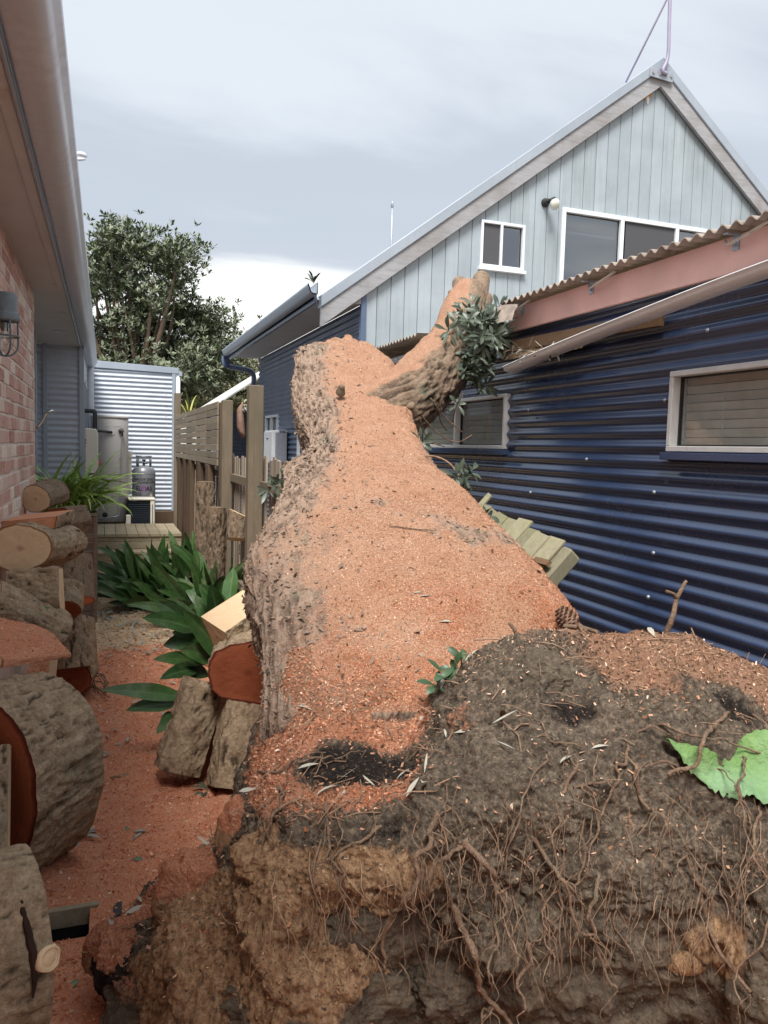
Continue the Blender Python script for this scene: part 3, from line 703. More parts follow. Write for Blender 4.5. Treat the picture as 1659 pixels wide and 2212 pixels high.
for c in range(33):
    z = SZ - 0.012 - 0.043 - c * 0.086
    y = BE - 0.001; odd = c % 2; first = True
    while y > 4.15:
        L = 0.108 if (odd and first) else 0.228
        if z > 0.95 or y > 5.9:
            b = inst(bk_half if L < 0.2 else bk_full, bw, (WX - 0.006 + random.uniform(-.0015, .0035), y - L / 2, z + random.uniform(-.003, .003)), (0, random.uniform(-.01, .01), 0), (1, 1 + random.uniform(-.02, .01), 1 + random.uniform(-.05, .03)), 'brick'); nb += 1
        y -= L + 0.012; first = False
for c in range(0):
    pass
m = MB(); m.box((WX - 0.02, -3, SZ), (-0.30, 13.9, SZ + 0.012)); m.box((-1.4, BE - .02, SZ), (WX - 0.02, 10.6, SZ + 0.012)); m.build('soffit', M['soffit'], house)
m = MB(); m.box((-0.345, -3, SZ - 0.012), (-0.300, 13.9, SZ - 0.002)); m.build('soffit_bead', M['soffit'], house)
m = MB(); m.bar((-0.289, -3, SZ - 0.012), (-0.289, 13.6, SZ - 0.012), 0.014, 0.026); m.build('fascia_strip', M['galv'], house, bevel=0.003)
# quad gutter swept along the eave
pr = [(-0.278, 0.10), (-0.278, 0.004), (-0.262, -0.008), (-0.185, -0.006), (-0.156, 0.006), (-0.140, 0.03), (-0.136, 0.055), (-0.118, 0.066), (-0.114, 0.084), (-0.123, 0.088), (-0.128, 0.072), (-0.143, 0.06), (-0.148, 0.03), (-0.165, 0.014), (-0.262, 0.0), (-0.272, 0.01), (-0.272, 0.10)]
yy = np.linspace(-3, 13.4, 50)
Gg = np.array([[(x, y, SZ + z + 0.004 * math.sin(y * 1.7)) for (x, z) in pr] for y in yy])
mesh_obj('gutter', Gg.reshape(-1, 3), grid_faces(len(yy), len(pr)), M['gutter'], house, True)
m = MB()
for y in np.arange(0.6, 13, 1.2): m.box((-0.28, y, SZ + 0.072), (-0.120, y + .02, SZ + 0.076))
m.build('gutter_strap', M['gutter'], house)
m = MB(); m.hexa([(-0.19, -3, SZ + .11), (-0.19, 13.9, SZ + .11), (-4.5, 13.9, SZ + 1.2), (-4.5, -3, SZ + 1.2), (-0.19, -3, SZ + .13), (-0.19, 13.9, SZ + .13), (-4.5, 13.9, SZ + 1.22), (-4.5, -3, SZ + 1.22)]); m.build('roof', M['greymetal'], house)
m = MB(); m.lathe([(0.075, -.004), (0.075, 0), (0.055, 0), (0.055, 0.004)], (-0.47, 9.24, SZ - 0.003), 20); m.build('downlight', M['gutter'], house)
# recess with a door, grey cladding beyond it
corr('recess_wall', M['greymetal'], house, (-0.98, BE, 0), (0, 1, 0), (1, 0, 0), 10.5 - BE, 0.0, SZ, [(0.2, 1.15, 0, 2.25)])
m = MB(); rect_frame(m, (-0.98, BE + .2, 0), (0, 1, 0), (1, 0, 0), 0.95, 2.25, 0.06, -0.03, 0.03); d = m.build('door_frame', M['greytrim'], house, bevel=.003)
m = MB(); m.box((-1.01, BE + .26, 0), (-0.985, BE + 1.09, 2.19)); m.build('door', M['greytrim'], d)
m = MB(); m.box((-0.99, BE + 1.3, 0.0), (-0.93, BE + 1.36, SZ)); m.box((-0.99, BE + 2.3, 0), (-0.70, BE + 2.36, SZ)); m.build('corner_trim', M['greytrim'], house, bevel=.003)
corr('side_cladding', M['greymetal'], house, (-1.05, 10.5, 0), (1, 0, 0), (0, -1, 0), 0.79, 0.3, SZ)
for xx, w_ in ((-0.70, .05), (-0.275, .06)):
    m = MB(); m.box((xx - w_ / 2, 10.47, 0.3), (xx + w_ / 2, 10.52, SZ)); m.build('corner_trim', M['greytrim'], house, bevel=.003)
corr('side_cladding', M['greymetal'], house, (-0.275, 10.52, 0), (0, 1, 0), (1, 0, 0), 3.48, 0.3, SZ, [(0.9, 1.9, 1.4, 2.5)])
window(house, (-0.275, 11.42, 1.4), (0, 1, 0), (1, 0, 0), 1.0, 1.1, 0.05, (0.5,), 'greytrim', 'glass_dark', 'room', 0.03, 'greytrim')
m = MB(); m.tube([(-0.215, 13.3, SZ), (-0.215, 13.3, SZ - .1), (-0.215, 13.3, 0.3)], 0.05, 14); dp = m.build('downpipe', M['whitepipe'], house, True)
m = MB(); m.lathe([(0.055, 0), (0.055, 0.03)], (-0.215, 13.3, 2.15), 14); m.build('pipe_clip', M['galv'], dp)

# cage lamp on the brick wall
lc = at(10, 700, X=WX + 0.13)
lamp = thing('wall_lamp', 'grey caged bulkhead lamp on the brick wall', 'lamp', lc)
cx, cy, cz = lc
m = MB(); m.lathe([(0.02, .135), (0.048, .132), (0.052, .12), (0.052, .05), (0.06, .045), (0.062, .02), (0.06, .012)], lc, 24); m.build('cap', M['lampgrey'], lamp, True, .002)
m = MB(); m.lathe([(0.034, .02), (0.038, .0), (0.038, -.075), (0.03, -.105), (0.012, -.118)], lc, 24); m.build('glass_jar', M['jar'], lamp, True)
m = MB(); m.lathe([(0.016, .02), (0.02, -.01), (0.013, -.03)], lc, 16); m.build('bulb_holder', M['brass'], lamp, True)
m = MB(); m.lathe([(0.012, -.03), (0.02, -.05), (0.021, -.075), (0.008, -.092)], lc, 16); m.build('bulb', M['jar'], lamp, True)
for k in range(4):
    a = k * math.pi / 2 + .5; pts = [(0.056, .02), (0.057, -.08), (0.048, -.112), (0.025, -.132), (0, -.137)]
    m = MB(); m.tube(spline([(cx + r * math.cos(a), cy + r * math.sin(a), cz + z) for r, z in pts], 14), 0.0042, 7); m.build('cage_bar', M['lampgrey'], lamp, True)
m = MB(); m.tube([(cx + .057 * math.cos(a), cy + .057 * math.sin(a), cz - .052) for a in np.linspace(0, 2 * math.pi, 25)], 0.0042, 7); m.build('cage_ring', M['lampgrey'], lamp, True)
m = MB(); m.box((WX + .002, cy - .04, cz + .01), (WX + .02, cy + .04, cz + .13)); m.bar((WX + .01, cy, cz + .09), (cx - .04, cy, cz + .09), .03, .03); m.build('bracket', M['lampgrey'], lamp, bevel=.003)

# shower head reaching out past the end of the brick wall
sc_ = at(105, 890, Y=7.0)
sh = thing('shower_head', 'chrome shower head sticking out past the brick corner', 'shower head', sc_)
m = MB(); m.lathe([(0.005, .02), (0.03, .016), (0.044, .004), (0.044, -.006), (0.036, -.008)], sc_, 22, axis=(-.25, 0.05, 1)); m.build('rose', M['chrome'], sh, True)
b = at(80, 925, Y=7.0); m = MB(); m.tube(spline([sc_ + np.array([-.01, 0, 0]), (sc_ * .5 + b * .5) + np.array([0.005, 0, 0]), b], 8), [.014, .013, .013, .012, .012, .012, .013, .016], 10); m.build('handle', M['chrome'], sh, True)
m = MB(); m.lathe([(.02, -.01), (.02, .012)], b, 12, (0.4, 0, .9)); m.bar(b, (WX - .1, 7.0, b[2] - .02), .016, .016); m.build('bracket', M['chrome'], sh)
# floodlight clipped on the gutter
fc = at(172, 338, X=-0.108)
fl = thing('eave_spotlight', 'white clip-on light on the roof gutter against the sky', 'light', fc)
m = MB(); m.tube(spline([fc + np.array(q) * .36 for q in ((-.12, .0, -.03), (-.02, 0, .03), (.05, 0, .028), (.085, 0, .0))], 9), np.array([.012, .02, .028, .032, .034, .034, .03, .022, .006]) * .33, 8); m.build('hood', M['whitepipe'], fl, True)
m = MB(); m.tube([fc + np.array(q) * .36 for q in ((-.1, 0, -.05), (.0, 0, -.035), (.07, 0, -.022))], [.005, .008, .005], 8); m.build('arm', M['whitepipe'], fl, True)

# ------------------------------------------------------------------ grey outbuilding closing the path
shed = thing('corrugated_outbuilding', 'light grey corrugated outbuilding at the end of the path', 'outbuilding', (0.5, 14.0, 0))
SY = 14.0
corr('wall', M['greymetal'], shed, (-0.26, SY, 0), (1, 0, 0), (0, -1, 0), 1.40, 0.5, 2.95)
m = MB(); m.hexa([(-0.26, SY - .03, 2.93), (1.21, SY - .03, 2.90), (1.21, SY + .1, 2.90), (-0.26, SY + .1, 2.93), (-0.26, SY - .03, 3.05), (1.21, SY - .03, 3.0), (1.21, SY + .1, 3.0), (-0.26, SY + .1, 3.05)]); m.build('capping', M['greytrim'], shed, bevel=.004)
m = MB(); m.box((1.10, SY - .025, 0.5), (1.16, SY + .03, 2.9)); m.build('corner_trim', M['greytrim'], shed, bevel=.003)
corr('wall', M['greymetal'], shed, (1.15, SY + .03, 0), (0, 1, 0), (1, 0, 0), 3.0, 0.5, 2.9)
m = MB(); m.box((-.26, SY - .01, .0), (1.14, SY + .02, .24)); m.box((-.26, SY - .02, .26), (1.14, SY + .02, .495)); m.build('base_board', M['sleeper'], shed, bevel=.003)
m = MB(); m.box((1.165, SY - .02, 2.86), (1.27, SY + 2.9, 2.94)); m.build('gutter', M['greytrim'], shed, bevel=.004)
m = MB(); m.tube([(1.20, SY + .02, 2.86), (1.20, SY + .02, 0.4)], 0.04, 12); m.build('downpipe', M['whitepipe'], shed, True)
m = MB(); m.hexa([(-.3, SY + .1, 2.9), (1.2, SY + .1, 2.9), (1.2, SY + 3, 2.95), (-.3, SY + 3, 2.95), (-.3, SY + .1, 2.92), (1.2, SY + .1, 2.92), (1.2, SY + 3, 2.97), (-.3, SY + 3, 2.97)]); m.build('roof', M['greymetal'], shed)
for i in range(11):
    for xq in (0.42, 1.0):
        m = MB(); m.lathe([(.009, 0), (.007, .006), (.002, .008)], (xq, SY - .009, .836 + i * .152 * 1.25), 8, (0, -1, 0)); m.build('screw', M['galv'], shed)

# ------------------------------------------------------------------ gabled house behind
gh_ = thing('gabled_house', 'two-storey house with pale blue boarded gable and navy corrugated side wall', 'house', (6.2, 9.0, 0))
GYW = 8.0; AX, AZ, SL = 6.26, 6.42, 0.763
def zr(x): return AZ - SL * abs(x - AX)
sw = (3.97, 4.53, 3.78, 4.29); bwn = (5.01, 7.62, 3.0, 4.56)
m = MB(); m.prism([(2.62, GYW + .06, 0), (9.9, GYW + .06, 0), (9.9, GYW + .06, zr(9.9) - .2), (AX, GYW + .06, AZ - .2), (2.62, GYW + .06, zr(2.62) - .2)], (0, .02, 0))
bm_ = MB()
def split(x0, x1, wins):
    xsx = sorted({x0, x1} | {w[i] for w in wins for i in (0, 1) if x0 < w[i] < x1}); return list(zip(xsx[:-1], xsx[1:]))
# backing sheet with holes
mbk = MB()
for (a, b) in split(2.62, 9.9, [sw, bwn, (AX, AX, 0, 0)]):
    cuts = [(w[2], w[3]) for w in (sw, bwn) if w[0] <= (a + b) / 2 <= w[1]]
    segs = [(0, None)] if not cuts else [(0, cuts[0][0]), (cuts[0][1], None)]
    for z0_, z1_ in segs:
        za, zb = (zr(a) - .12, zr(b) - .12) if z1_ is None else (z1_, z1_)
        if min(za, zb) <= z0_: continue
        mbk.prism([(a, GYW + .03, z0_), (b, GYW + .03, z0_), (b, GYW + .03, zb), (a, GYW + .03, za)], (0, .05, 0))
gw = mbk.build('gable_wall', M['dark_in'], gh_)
x = 2.605; BWD = 0.158
while x < 9.9:
    m = MB(); xa, xb = x + .003, x + BWD - .003
    for (a, b) in split(xa, xb, [sw, bwn, (AX, AX, 0, 0)]):
        cuts = [(w[2], w[3]) for w in (sw, bwn) if w[0] <= (a + b) / 2 <= w[1]]
        for z0_, z1_ in ([(2.3, None)] if not cuts else [(2.3, cuts[0][0]), (cuts[0][1], None)]):
            za, zb = (zr(a) - .11, zr(b) - .11) if z1_ is None else (z1_, z1_)
            if min(za, zb) <= z0_ + .01: continue
            m = MB(); m.prism([(a, GYW, z0_), (b, GYW, z0_), (b, GYW, zb), (a, GYW, za)], (0, .025, 0)); m.build('board', M['boardblue'], gw, bevel=.002)
    x += BWD
# barge boards, flashing, roof
for sg in (-1, 1):
    xe = AX + sg * 4.14; dz = SL * 4.14
    def q(xx, off, y): return (xx, y, AZ - SL * abs(xx - AX) + off)
    m = MB(); m.hexa([q(AX, -.31, 7.93), q(xe, -.31, 7.93), q(xe, -.31, 7.97), q(AX, -.31, 7.97), q(AX, -.105, 7.93), q(xe, -.105, 7.93), q(xe, -.105, 7.97), q(AX, -.105, 7.97)])
    o = m.build('barge_board', M['barge'], gh_, bevel=.004); o.data.transform(Matrix.Identity(4))
    m = MB(); m.hexa([q(AX, -.108, 7.91), q(xe, -.108, 7.91), q(xe, -.108, 8.05), q(AX, -.108, 8.05), q(AX, .02, 7.905), q(xe, .02, 7.905), q(xe, .02, 8.05), q(AX, .02, 8.05)]); m.build('barge_flashing', M['greytrim'], gh_, bevel=.006)
    m = MB(); m.hexa([q(AX, -.03, 8.05), q(xe, -.03, 8.05), q(xe, -.03, 14.0), q(AX, -.03, 14.0), q(AX, .0, 8.05), q(xe, .0, 8.05), q(xe, .0, 14.0), q(AX, .0, 14.0)]); m.build('roof', M['greymetal'], gh_)
ez = zr(2.12)
m = MB(); m.prism([(2.12, 7.98, ez - .10), (2.60, 7.98, ez - .02), (2.60, 7.98, zr(2.6) - .25), (2.5, 7.98, zr(2.5) - .25)], (0, .03, 0)); m.build('eave_return', M['barge'], gh_)
m = MB(); m.box((2.06, 8.01, ez - .02), (2.60, 13.9, ez + .0)); m.build('soffit', M['soffit'], gh_)
m = MB(); m.box((2.06, 7.98, ez - .06), (2.09, 13.9, ez + .11)); m.build('fascia', M['navy2'], gh_)
pr2 = [(2.055, .12), (2.055, .0), (2.03, -.012), (1.99, -.006), (1.965, .02), (1.955, .06), (1.945, .075), (1.945, .095), (1.955, .098), (1.96, .08), (1.97, .06), (1.98, .025), (2.0, .008), (2.045, .004), (2.047, .12)]
yy = np.linspace(7.80, 13.95, 20); Gg = np.array([[(x, y, ez + z) for (x, z) in pr2] for y in yy]); mesh_obj('gutter', Gg.reshape(-1, 3), grid_faces(len(yy), len(pr2)), M['greytrim'], gh_, True)
m = MB(); m.prism([(p[0], 13.95, ez + p[1]) for p in pr2[:9]], (0, .01, 0)); m.prism([(2.0, 13.96, ez - .18), (2.08, 13.96, ez - .18), (2.08, 13.96, ez + .1), (1.96, 13.96, ez + .1)], (0, .015, 0)); m.build('gutter_end', M['navy'], gh_)
corr('side_wall', M['navy2'], gh_, (2.6, 8.03, 0), (0, 1, 0), (-1, 0, 0), 5.87, 0, ez - .02, [(4.12, 5.1, 1.5, 2.2), (1.6, 2.75, 1.55, 2.09)])
m = MB(); m.box((2.58, 7.975, 0), (2.64, 8.035, zr(2.6) - .24)); m.build('corner_trim', M['navy2'], gh_, bevel=.003)
window(gh_, (2.6, 12.15, 1.5), (0, 1, 0), (-1, 0, 0), 0.98, 0.70, 0.04, (0.5,), 'white', 'glass_dark', 'room', 0.03, 'navy2')
window(gh_, (2.6, 9.63, 1.55), (0, 1, 0), (-1, 0, 0), 1.15, 0.54, 0.04, (0.55,), 'white', 'glass_dark', 'room', 0.03, 'navy2')
m = MB(); yb = 14.02
m.tube(spline([(2.0, yb, ez - .0), (2.0, yb, ez - .10), (2.06, yb, ez - .17), (2.42, yb, ez - .22), (2.52, yb, ez - .30), (2.53, yb, ez - .45)], 26), 0.045, 12)
m.tube([(2.53, yb, ez - .45), (2.53, yb, 0.2)], 0.045, 12); d_ = m.build('downpipe', M['navy2'], gh_, True)
m = MB(); m.lathe([(.05, 0), (.05, .03)], (2.53, yb, 2.55), 12); m.build('pipe_clip', M['whitepipe'], d_)
# upper windows
f = window(gh_, (sw[0], GYW, sw[2]), (1, 0, 0), (0, -1, 0), sw[1] - sw[0], sw[3] - sw[2], 0.03, (0.26,), 'white', 'glass_dark', 'room', 0.03, 'white')
m = MB(); m.box((sw[0] + .03, GYW - .005, sw[2] + .03), (sw[0] + .245, GYW - .001, sw[3] - .03)); m.build('fly_screen', M['screen'], f)
f = window(gh_, (bwn[0], GYW, bwn[2]), (1, 0, 0), (0, -1, 0), bwn[1] - bwn[0], bwn[3] - bwn[2], 0.05, (0.84, 1.65), 'white', 'glass_dark', 'room', 0.03, 'white')
m = MB(); m.box((bwn[0] + .90, GYW - .005, bwn[2] + .05), (bwn[0] + 1.62, GYW - .001, bwn[3] - .05)); m.build('fly_screen', M['screen'], f)
m = MB(); m.bar((bwn[0] + .05, GYW + .10, bwn[3] - .24), (bwn[1] - .05, GYW + .10, bwn[3] - .24), .02, .025); m.build('curtain_rod', M['white'], f)
m = MB(); m.lathe([(.02, 0), (.03, .02), (.02, .05)], (bwn[0] + .07, GYW + .06, bwn[3] - .26), 12); m.build('rod_end', M['spider'], f)
# wasp-nest coloured patch near the apex, knots of old paint
pc = at(1400, 203, Y=GYW - .002)
m = MB(); rr_ = [0.075, .06, .08, .07, .05, .06, .085, .1, .06, .055, .075, .06]; m.prism([(pc[0] + r_ * .8 * math.sin(i * math.pi / 6), GYW - .004, pc[2] + r_ * math.cos(i * math.pi / 6)) for i, r_ in enumerate(rr_)], (0, .003, 0)); pt = m.build('paint_patch', simple('orange_filler', srgb(196, 140, 84), .8, .25, 30), gw)
m = MB(); m.prism([(pc[0] + dx_ * .7, GYW - .007, pc[2] - .06 + dz_ * .8) for dx_, dz_ in ((0, .05), (.03, .0), (.02, -.05), (0, -.08), (-.025, -.04), (-.03, .01))], (0, .003, 0)); m.build('paint_dab', M['white'], pt)
# flue
pv = at(846, 495, Y=10.5)
m = MB(); m.tube([(pv[0], 10.5, pv[2] - .9), (pv[0], 10.5, pv[2] + .38)], .016, 10); m.lathe([(.022, 0), (.022, .06), (.013, .08)], (pv[0], 10.5, pv[2] + .30), 12); m.build('vent_pipe', M['galv'], gh_, True)

# mast on the apex
ap = np.array([AX, 7.90, AZ - .16])
mast = thing('roof_mast', 'bent lavender-grey cable mast with a stay rod at the gable apex', 'mast', ap)
top = at(1450, -60, Y=7.86)
k1 = at(1443, 120, Y=7.86); k2 = at(1432, 152, Y=7.86)
m = MB(); m.tube(spline([ap + np.array([.03, -.02, -.02]), k2, k1, at(1446, 40, Y=7.86), top, top + np.array([.01, 0, 1.2])], 30), .021, 8); m.build('pole', M['lav'], mast, True)
m = MB(); m.tube([at(1352, 178, Y=8.3), at(1440, 0, Y=8.1), at(1460, -60, Y=8.0), at(1520, -190, Y=7.9)], .012, 6); m.build('stay_rod', M['lav'], mast, True)
m = MB(); m.bar(ap + np.array([-.19, -.005, -.03]), ap + np.array([.14, -.005, -.05]), .012, .10); m.build('mount_plate', M['galv'], mast, bevel=.003)
for q_ in (-.15, -.05, .03, .11):
    m = MB(); m.lathe([(.016, 0), (.016, .012)], ap + np.array([q_, -.012, -.035]), 6, (0, -1, 0)); m.build('bolt', M['barge'], mast)
# floodlight
fc = at(1180, 437, Y=GYW - .03)
fl = thing('floodlight', 'black bracket floodlight with a white lens beside the big window', 'light', fc)
m = MB(); m.lathe([(.05, 0), (.05, .02), (.03, .03), (.025, .07), (.03, .08)], fc + np.array([0, .03, 0]), 14, (0, -1, 0)); m.build('base', M['black'], fl, True)
fe = at(1198, 441, Y=GYW - .16)
m = MB(); m.tube(spline([fc + np.array([0, -.05, 0]), fc + np.array([.05, -.1, .02]), fe + np.array([-.02, .04, .02])], 8), [.022, .02, .02, .022, .026, .034, .042, .05], 12); m.build('neck', M['black'], fl, True)
m = MB(); m.lathe([(.048, -.03), (.062, .0), (.062, .02), (.045, .04), (.015, .048)], fe, 18, (.35, -1, -.45)); m.build('lens', M['lens'], fl, True)
# meter box
mb_ = thing('meter_box', 'grey meter box on the navy side wall beside the white window', 'meter box', (2.5, 11.9, 1.45))
m = MB(); m.box((2.36, 11.45, 1.42), (2.585, 12.1, 1.93)); m.build('case', M['whitepipe'], mb_, bevel=.012)
m = MB(); m.box((2.352, 11.47, 1.44), (2.362, 12.08, 1.91)); m.build('door', M['whitepipe'], mb_, bevel=.004)
m = MB(); m.box((2.40, 11.40, 1.45), (2.57, 11.447, 1.90)); m.box((2.45, 11.39, 1.91), (2.55, 11.45, 1.95)); m.build('side_panel', M['galv'], mb_, bevel=.006)
m = MB(); m.box((2.343, 11.75, 1.80), (2.351, 11.85, 1.815)); m.build('latch', M['black'], mb_)

# ------------------------------------------------------------------ navy single-storey building on the right
ob = thing('navy_outbuilding', 'navy corrugated single-storey building with pink fascia on the right', 'building', (2.9, 4.5, 0))
RX = 2.6
W1 = (4.70, 6.30, 1.72, 2.10); W2 = (1.90, 3.07, 1.725, 2.11)
wall_n = corr('wall', M['navy'], ob, (RX, 0.6, 0), (0, 1, 0), (-1, 0, 0), 7.42, 0, 2.52, [(W1[0] - .6, W1[1] - .6, W1[2], W1[3]), (W2[0] - .6, W2[1] - .6, W2[2], W2[3])], amp=0.0112, step=0.25, wob=0.0012)
f1 = window(ob, (RX, W1[0], W1[2]), (0, 1, 0), (-1, 0, 0), W1[1] - W1[0], W1[3] - W1[2], 0.026, (0.80,), 'alu', 'glass', 'blind', 0.034, True, 7)
f2 = window(ob, (RX, W2[0], W2[2]), (0, 1, 0), (-1, 0, 0), W2[1] - W2[0], W2[3] - W2[2], 0.027, (), 'alu', 'glass', 'blind', 0.034, True, 8)
m = MB(); m.box((RX + .09, W2[1] - .13, W2[2] + .03), (RX + .10, W2[1] - .045, W2[3] - .05)); m.build('curtain_edge', M['soffit'], f2)
m = MB(); m.tube([(RX + .05, W2[1] - .27, W2[3] - .04), (RX + .05, W2[1] - .275, W2[2] + .04)], .003, 5); m.build('blind_cord', M['soffit'], f2)
for (y_, z_) in [(2.86, 2.28), (3.12, 1.98), (3.16, 1.50), (3.14, 1.20), (3.16, 0.97), (4.35, 1.45), (4.42, 2.0), (2.3, 1.5), (2.35, 1.2), (2.34, .97), (3.75, 1.66), (5.4, 1.2), (5.4, 1.5)]:
    zq = round(z_ / .076) * .076
    m = MB(); m.lathe([(.011, 0), (.011, .004), (.007, .009), (.003, .011)], (RX - .0095, y_, zq), 10, (-1, 0, 0)); m.build('screw', M['galv'], ob, True)
m = MB(); m.hexa([(2.535, .6, 2.487), (2.535, 4.66, 2.497), (2.56, 4.66, 2.497), (2.56, .6, 2.487), (2.535, .6, 2.655), (2.535, 4.60, 2.648), (2.56, 4.60, 2.648), (2.56, .6, 2.655)]); m.build('fascia', M['pink'], ob, bevel=.003)
def roof_sheet(name, y0, y1, z0, x0, x1, sl=.05, amp=.012):
    ysr = np.arange(y0, y1, .076 / 10); xsr = np.linspace(x0, x1, 8)
    Yg, Xg = np.meshgrid(ysr, xsr, indexing='ij')
    Zg = z0 + amp * np.cos(Yg / .076 * 2 * np.pi) + (Xg - x0) * sl + fbm(np.stack([Yg.ravel() * 0, Yg.ravel(), Xg.ravel() * 0], 1), 1.2, 2, .5, 4).reshape(Yg.shape) * .012
    V = np.stack([Xg, Yg, Zg], -1).reshape(-1, 3); F = grid_faces(len(ysr), len(xsr))
    V2 = V + np.array([0, 0, .004]); n = len(V); fr_ = np.arange(len(ysr) - 1) * len(xsr)
    Fe = np.stack([fr_, fr_ + len(xsr), fr_ + len(xsr) + n, fr_ + n], 1)
    return mesh_obj(name, np.vstack([V, V2]), np.vstack([F[:, ::-1], F + n, Fe]), M['oldroof'], ob, True)
roof_sheet('roof_sheet', .6, 4.62, 2.672, 2.45, 8.0)
roof_sheet('roof_sheet', 6.08, 7.15, 2.665, 2.46, 5.0, .05)
roof_sheet('roof_sheet', 7.15, 7.9, 2.645, 2.50, 5.0, .05)
roof_sheet('roof_sheet', 4.62, 6.08, 2.68, 3.1, 8.0, .05)
for y_ in (1.6, 2.66, 3.70, 4.45):        # gutter hangers left on the fascia
    m = MB(); m.box((2.528, y_ - .018, 2.585), (2.534, y_ + .018, 2.655)); m.box((2.520, y_ - .006, 2.60), (2.528, y_ + .006, 2.625)); m.hexa([(2.47, y_ - .012, 2.645), (2.53, y_ - .012, 2.65), (2.53, y_ + .012, 2.65), (2.47, y_ + .012, 2.645), (2.47, y_ - .012, 2.650), (2.53, y_ - .012, 2.655), (2.53, y_ + .012, 2.655), (2.47, y_ + .012, 2.650)]); m.build('gutter_bracket', M['galv'], ob)
for y_ in (2.45, 3.45, 4.30):
    g0 = np.array([2.50, y_, 2.655]); m = MB(); m.tube(spline([g0, g0 + np.array([-.02, .10, -.035]), g0 + np.array([.0, .22, -.045]), g0 + np.array([.02, .26, -.02])], 8), .007, 5); m.build('bent_strap', M['oldroof'], ob)
# torn-down gutter
gp = spline([(2.445, .5, 2.505), (2.43, 1.6, 2.475), (2.43, 2.4, 2.425), (2.44, 3.2, 2.355), (2.45, 3.9, 2.285), (2.46, 4.45, 2.222)], 40)
pq = [(.05, .050), (.05, -.004), (.038, -.010), (-.02, -.010), (-.040, -.004), (-.050, .006), (-.052, .018), (-.062, .022), (-.058, .027), (-.046, .022), (-.044, .010), (-.036, .002), (-.018, -.003), (.038, -.003), (.043, .003), (.043, .050)]
Gg = np.array([[(p[0] + a, p[1], p[2] + b) for a, b in pq] for p in gp]); mesh_obj('loose_gutter', Gg.reshape(-1, 3), grid_faces(len(gp), len(pq)), M['gutter2'] if 'gutter2' in M else M['gutter'], ob, True)
# sagging eave timber and torn lining behind the gutter
a_, b_ = at(1085, 752, X=2.55), at(1430, 688, X=2.55)
m = MB(); m.bar(a_, b_, .03, .07); m.build('eave_batten', M['rawwood'], ob)
ln = np.array([a_ + (b_ - a_) * u + np.array([0, 0, -.03 - .06 * v]) + np.array([-.03 * v, 0, 0]) for u in np.linspace(0, .62, 30) for v in np.linspace(0, 1, 6)])
ln[:, 0] += fbm(ln, 30, 3, .6, 2) * .015; mesh_obj('torn_lining', ln, grid_faces(30, 6), M['debris'], ob, True)
lc2, ld2 = at(832, 785, X=2.55), at(915, 762, X=2.55)
m = MB(); m.bar(lc2, ld2, .03, .05); m.build('eave_batten', M['barge'], ob)
for k_ in range(3):
    pz = lc2 + (ld2 - lc2) * (k_ + .5) / 3; m = MB(); m.bar(pz + np.array([0, 0, .0]), pz + np.array([.25, 0, .07]), .03, .05); m.build('rafter', M['rawwood'], ob)
gl_ = spline([at(820, 795, X=2.44), at(860, 797, X=2.44), at(900, 806, X=2.44)], 12)
Gg = np.array([[(p[0] + a, p[1], p[2] + b - .05) for a, b in pq] for p in gl_]); mesh_obj('loose_gutter', Gg.reshape(-1, 3), grid_faces(len(gl_), len(pq)), M['gutter'], ob, True)
# folded roof sheet scrap beside the branch
A4 = [at(1075, 665, X=2.42), at(1120, 655, X=2.42), at(1108, 690, X=2.38), at(1062, 705, X=2.40)]
V, F = [], []
for i in range(7):
    for j in range(7):
        u, v = i / 6, j / 6; p = A4[0] * (1 - u) * (1 - v) + A4[1] * u * (1 - v) + A4[2] * u * v + A4[3] * (1 - u) * v; V.append(p + np.array([-.012 * math.sin(u * 9), 0, .01 * math.sin(v * 6 + u * 4)]))
mesh_obj('bent_sheet', np.array(V), grid_faces(7, 7), M['oldroof'], ob, True)
# broken blue internals
m = MB(); m.box((2.7, 4.4, 2.3), (3.2, 8.0, 2.31)); m.build('ceiling_lining', M['rawwood'], ob)
# ------------------------------------------------------------------ hot water tank, electric box, condenser, gas cylinder
hx = 0.067; hy = 12.75
wh = thing('hot_water_tank', 'tall beige hot water cylinder against the grey wall', 'water heater', (hx, hy, .46))
m = MB(); m.lathe([(.27, 0), (.278, .01), (.278, 1.58), (.27, 1.60)], (hx, hy, .46), 40); m.build('tank', M['tank'], wh, True)
m = MB(); m.lathe([(.284, 1.585), (.284, 1.62), (.27, 1.632), (.1, 1.64)], (hx, hy, .46), 40); m.build('lid', M['tank'], wh, True)
def onT(a, z, r=.283): return np.array([hx + r * math.sin(a), hy - r * math.cos(a), z])
m = MB(); m.tube([onT(.55, 1.86), onT(.55, 1.86, .36)], .022, 10); m.lathe([(.034, 0), (.034, .03)], onT(.55, 1.86, .29), 10, (.5, -.85, 0)); m.tube([onT(.55, 1.90, .35), onT(.55, 1.78, .35)], .014, 8); m.build('relief_valve', M['brass'], wh, True)
m = MB(); m.tube(spline([onT(.55, 1.80, .35), onT(.52, 1.5, .325), onT(.50, 1.1, .315), onT(.48, .7, .31), onT(.46, .58, .31), onT(.30, .55, .31), onT(-.2, .53, .31), onT(-.6, .50, .31)], 40), .009, 7); m.build('drain_tube', M['galv'], wh, True)
for z_ in (1.42, .92):
    m = MB(); m.lathe([(.016, 0), (.016, .02)], onT(.5, z_, .315), 8, (0, 0, 1)); m.build('tube_clip', M['galv'], wh)
m = MB(); m.tube([onT(-.75, 1.86, .50), onT(.1, 1.835, .30), onT(.1, 1.835, .27)], .02, 10); m.build('inlet_pipe', M['darkpipe'], wh, True)
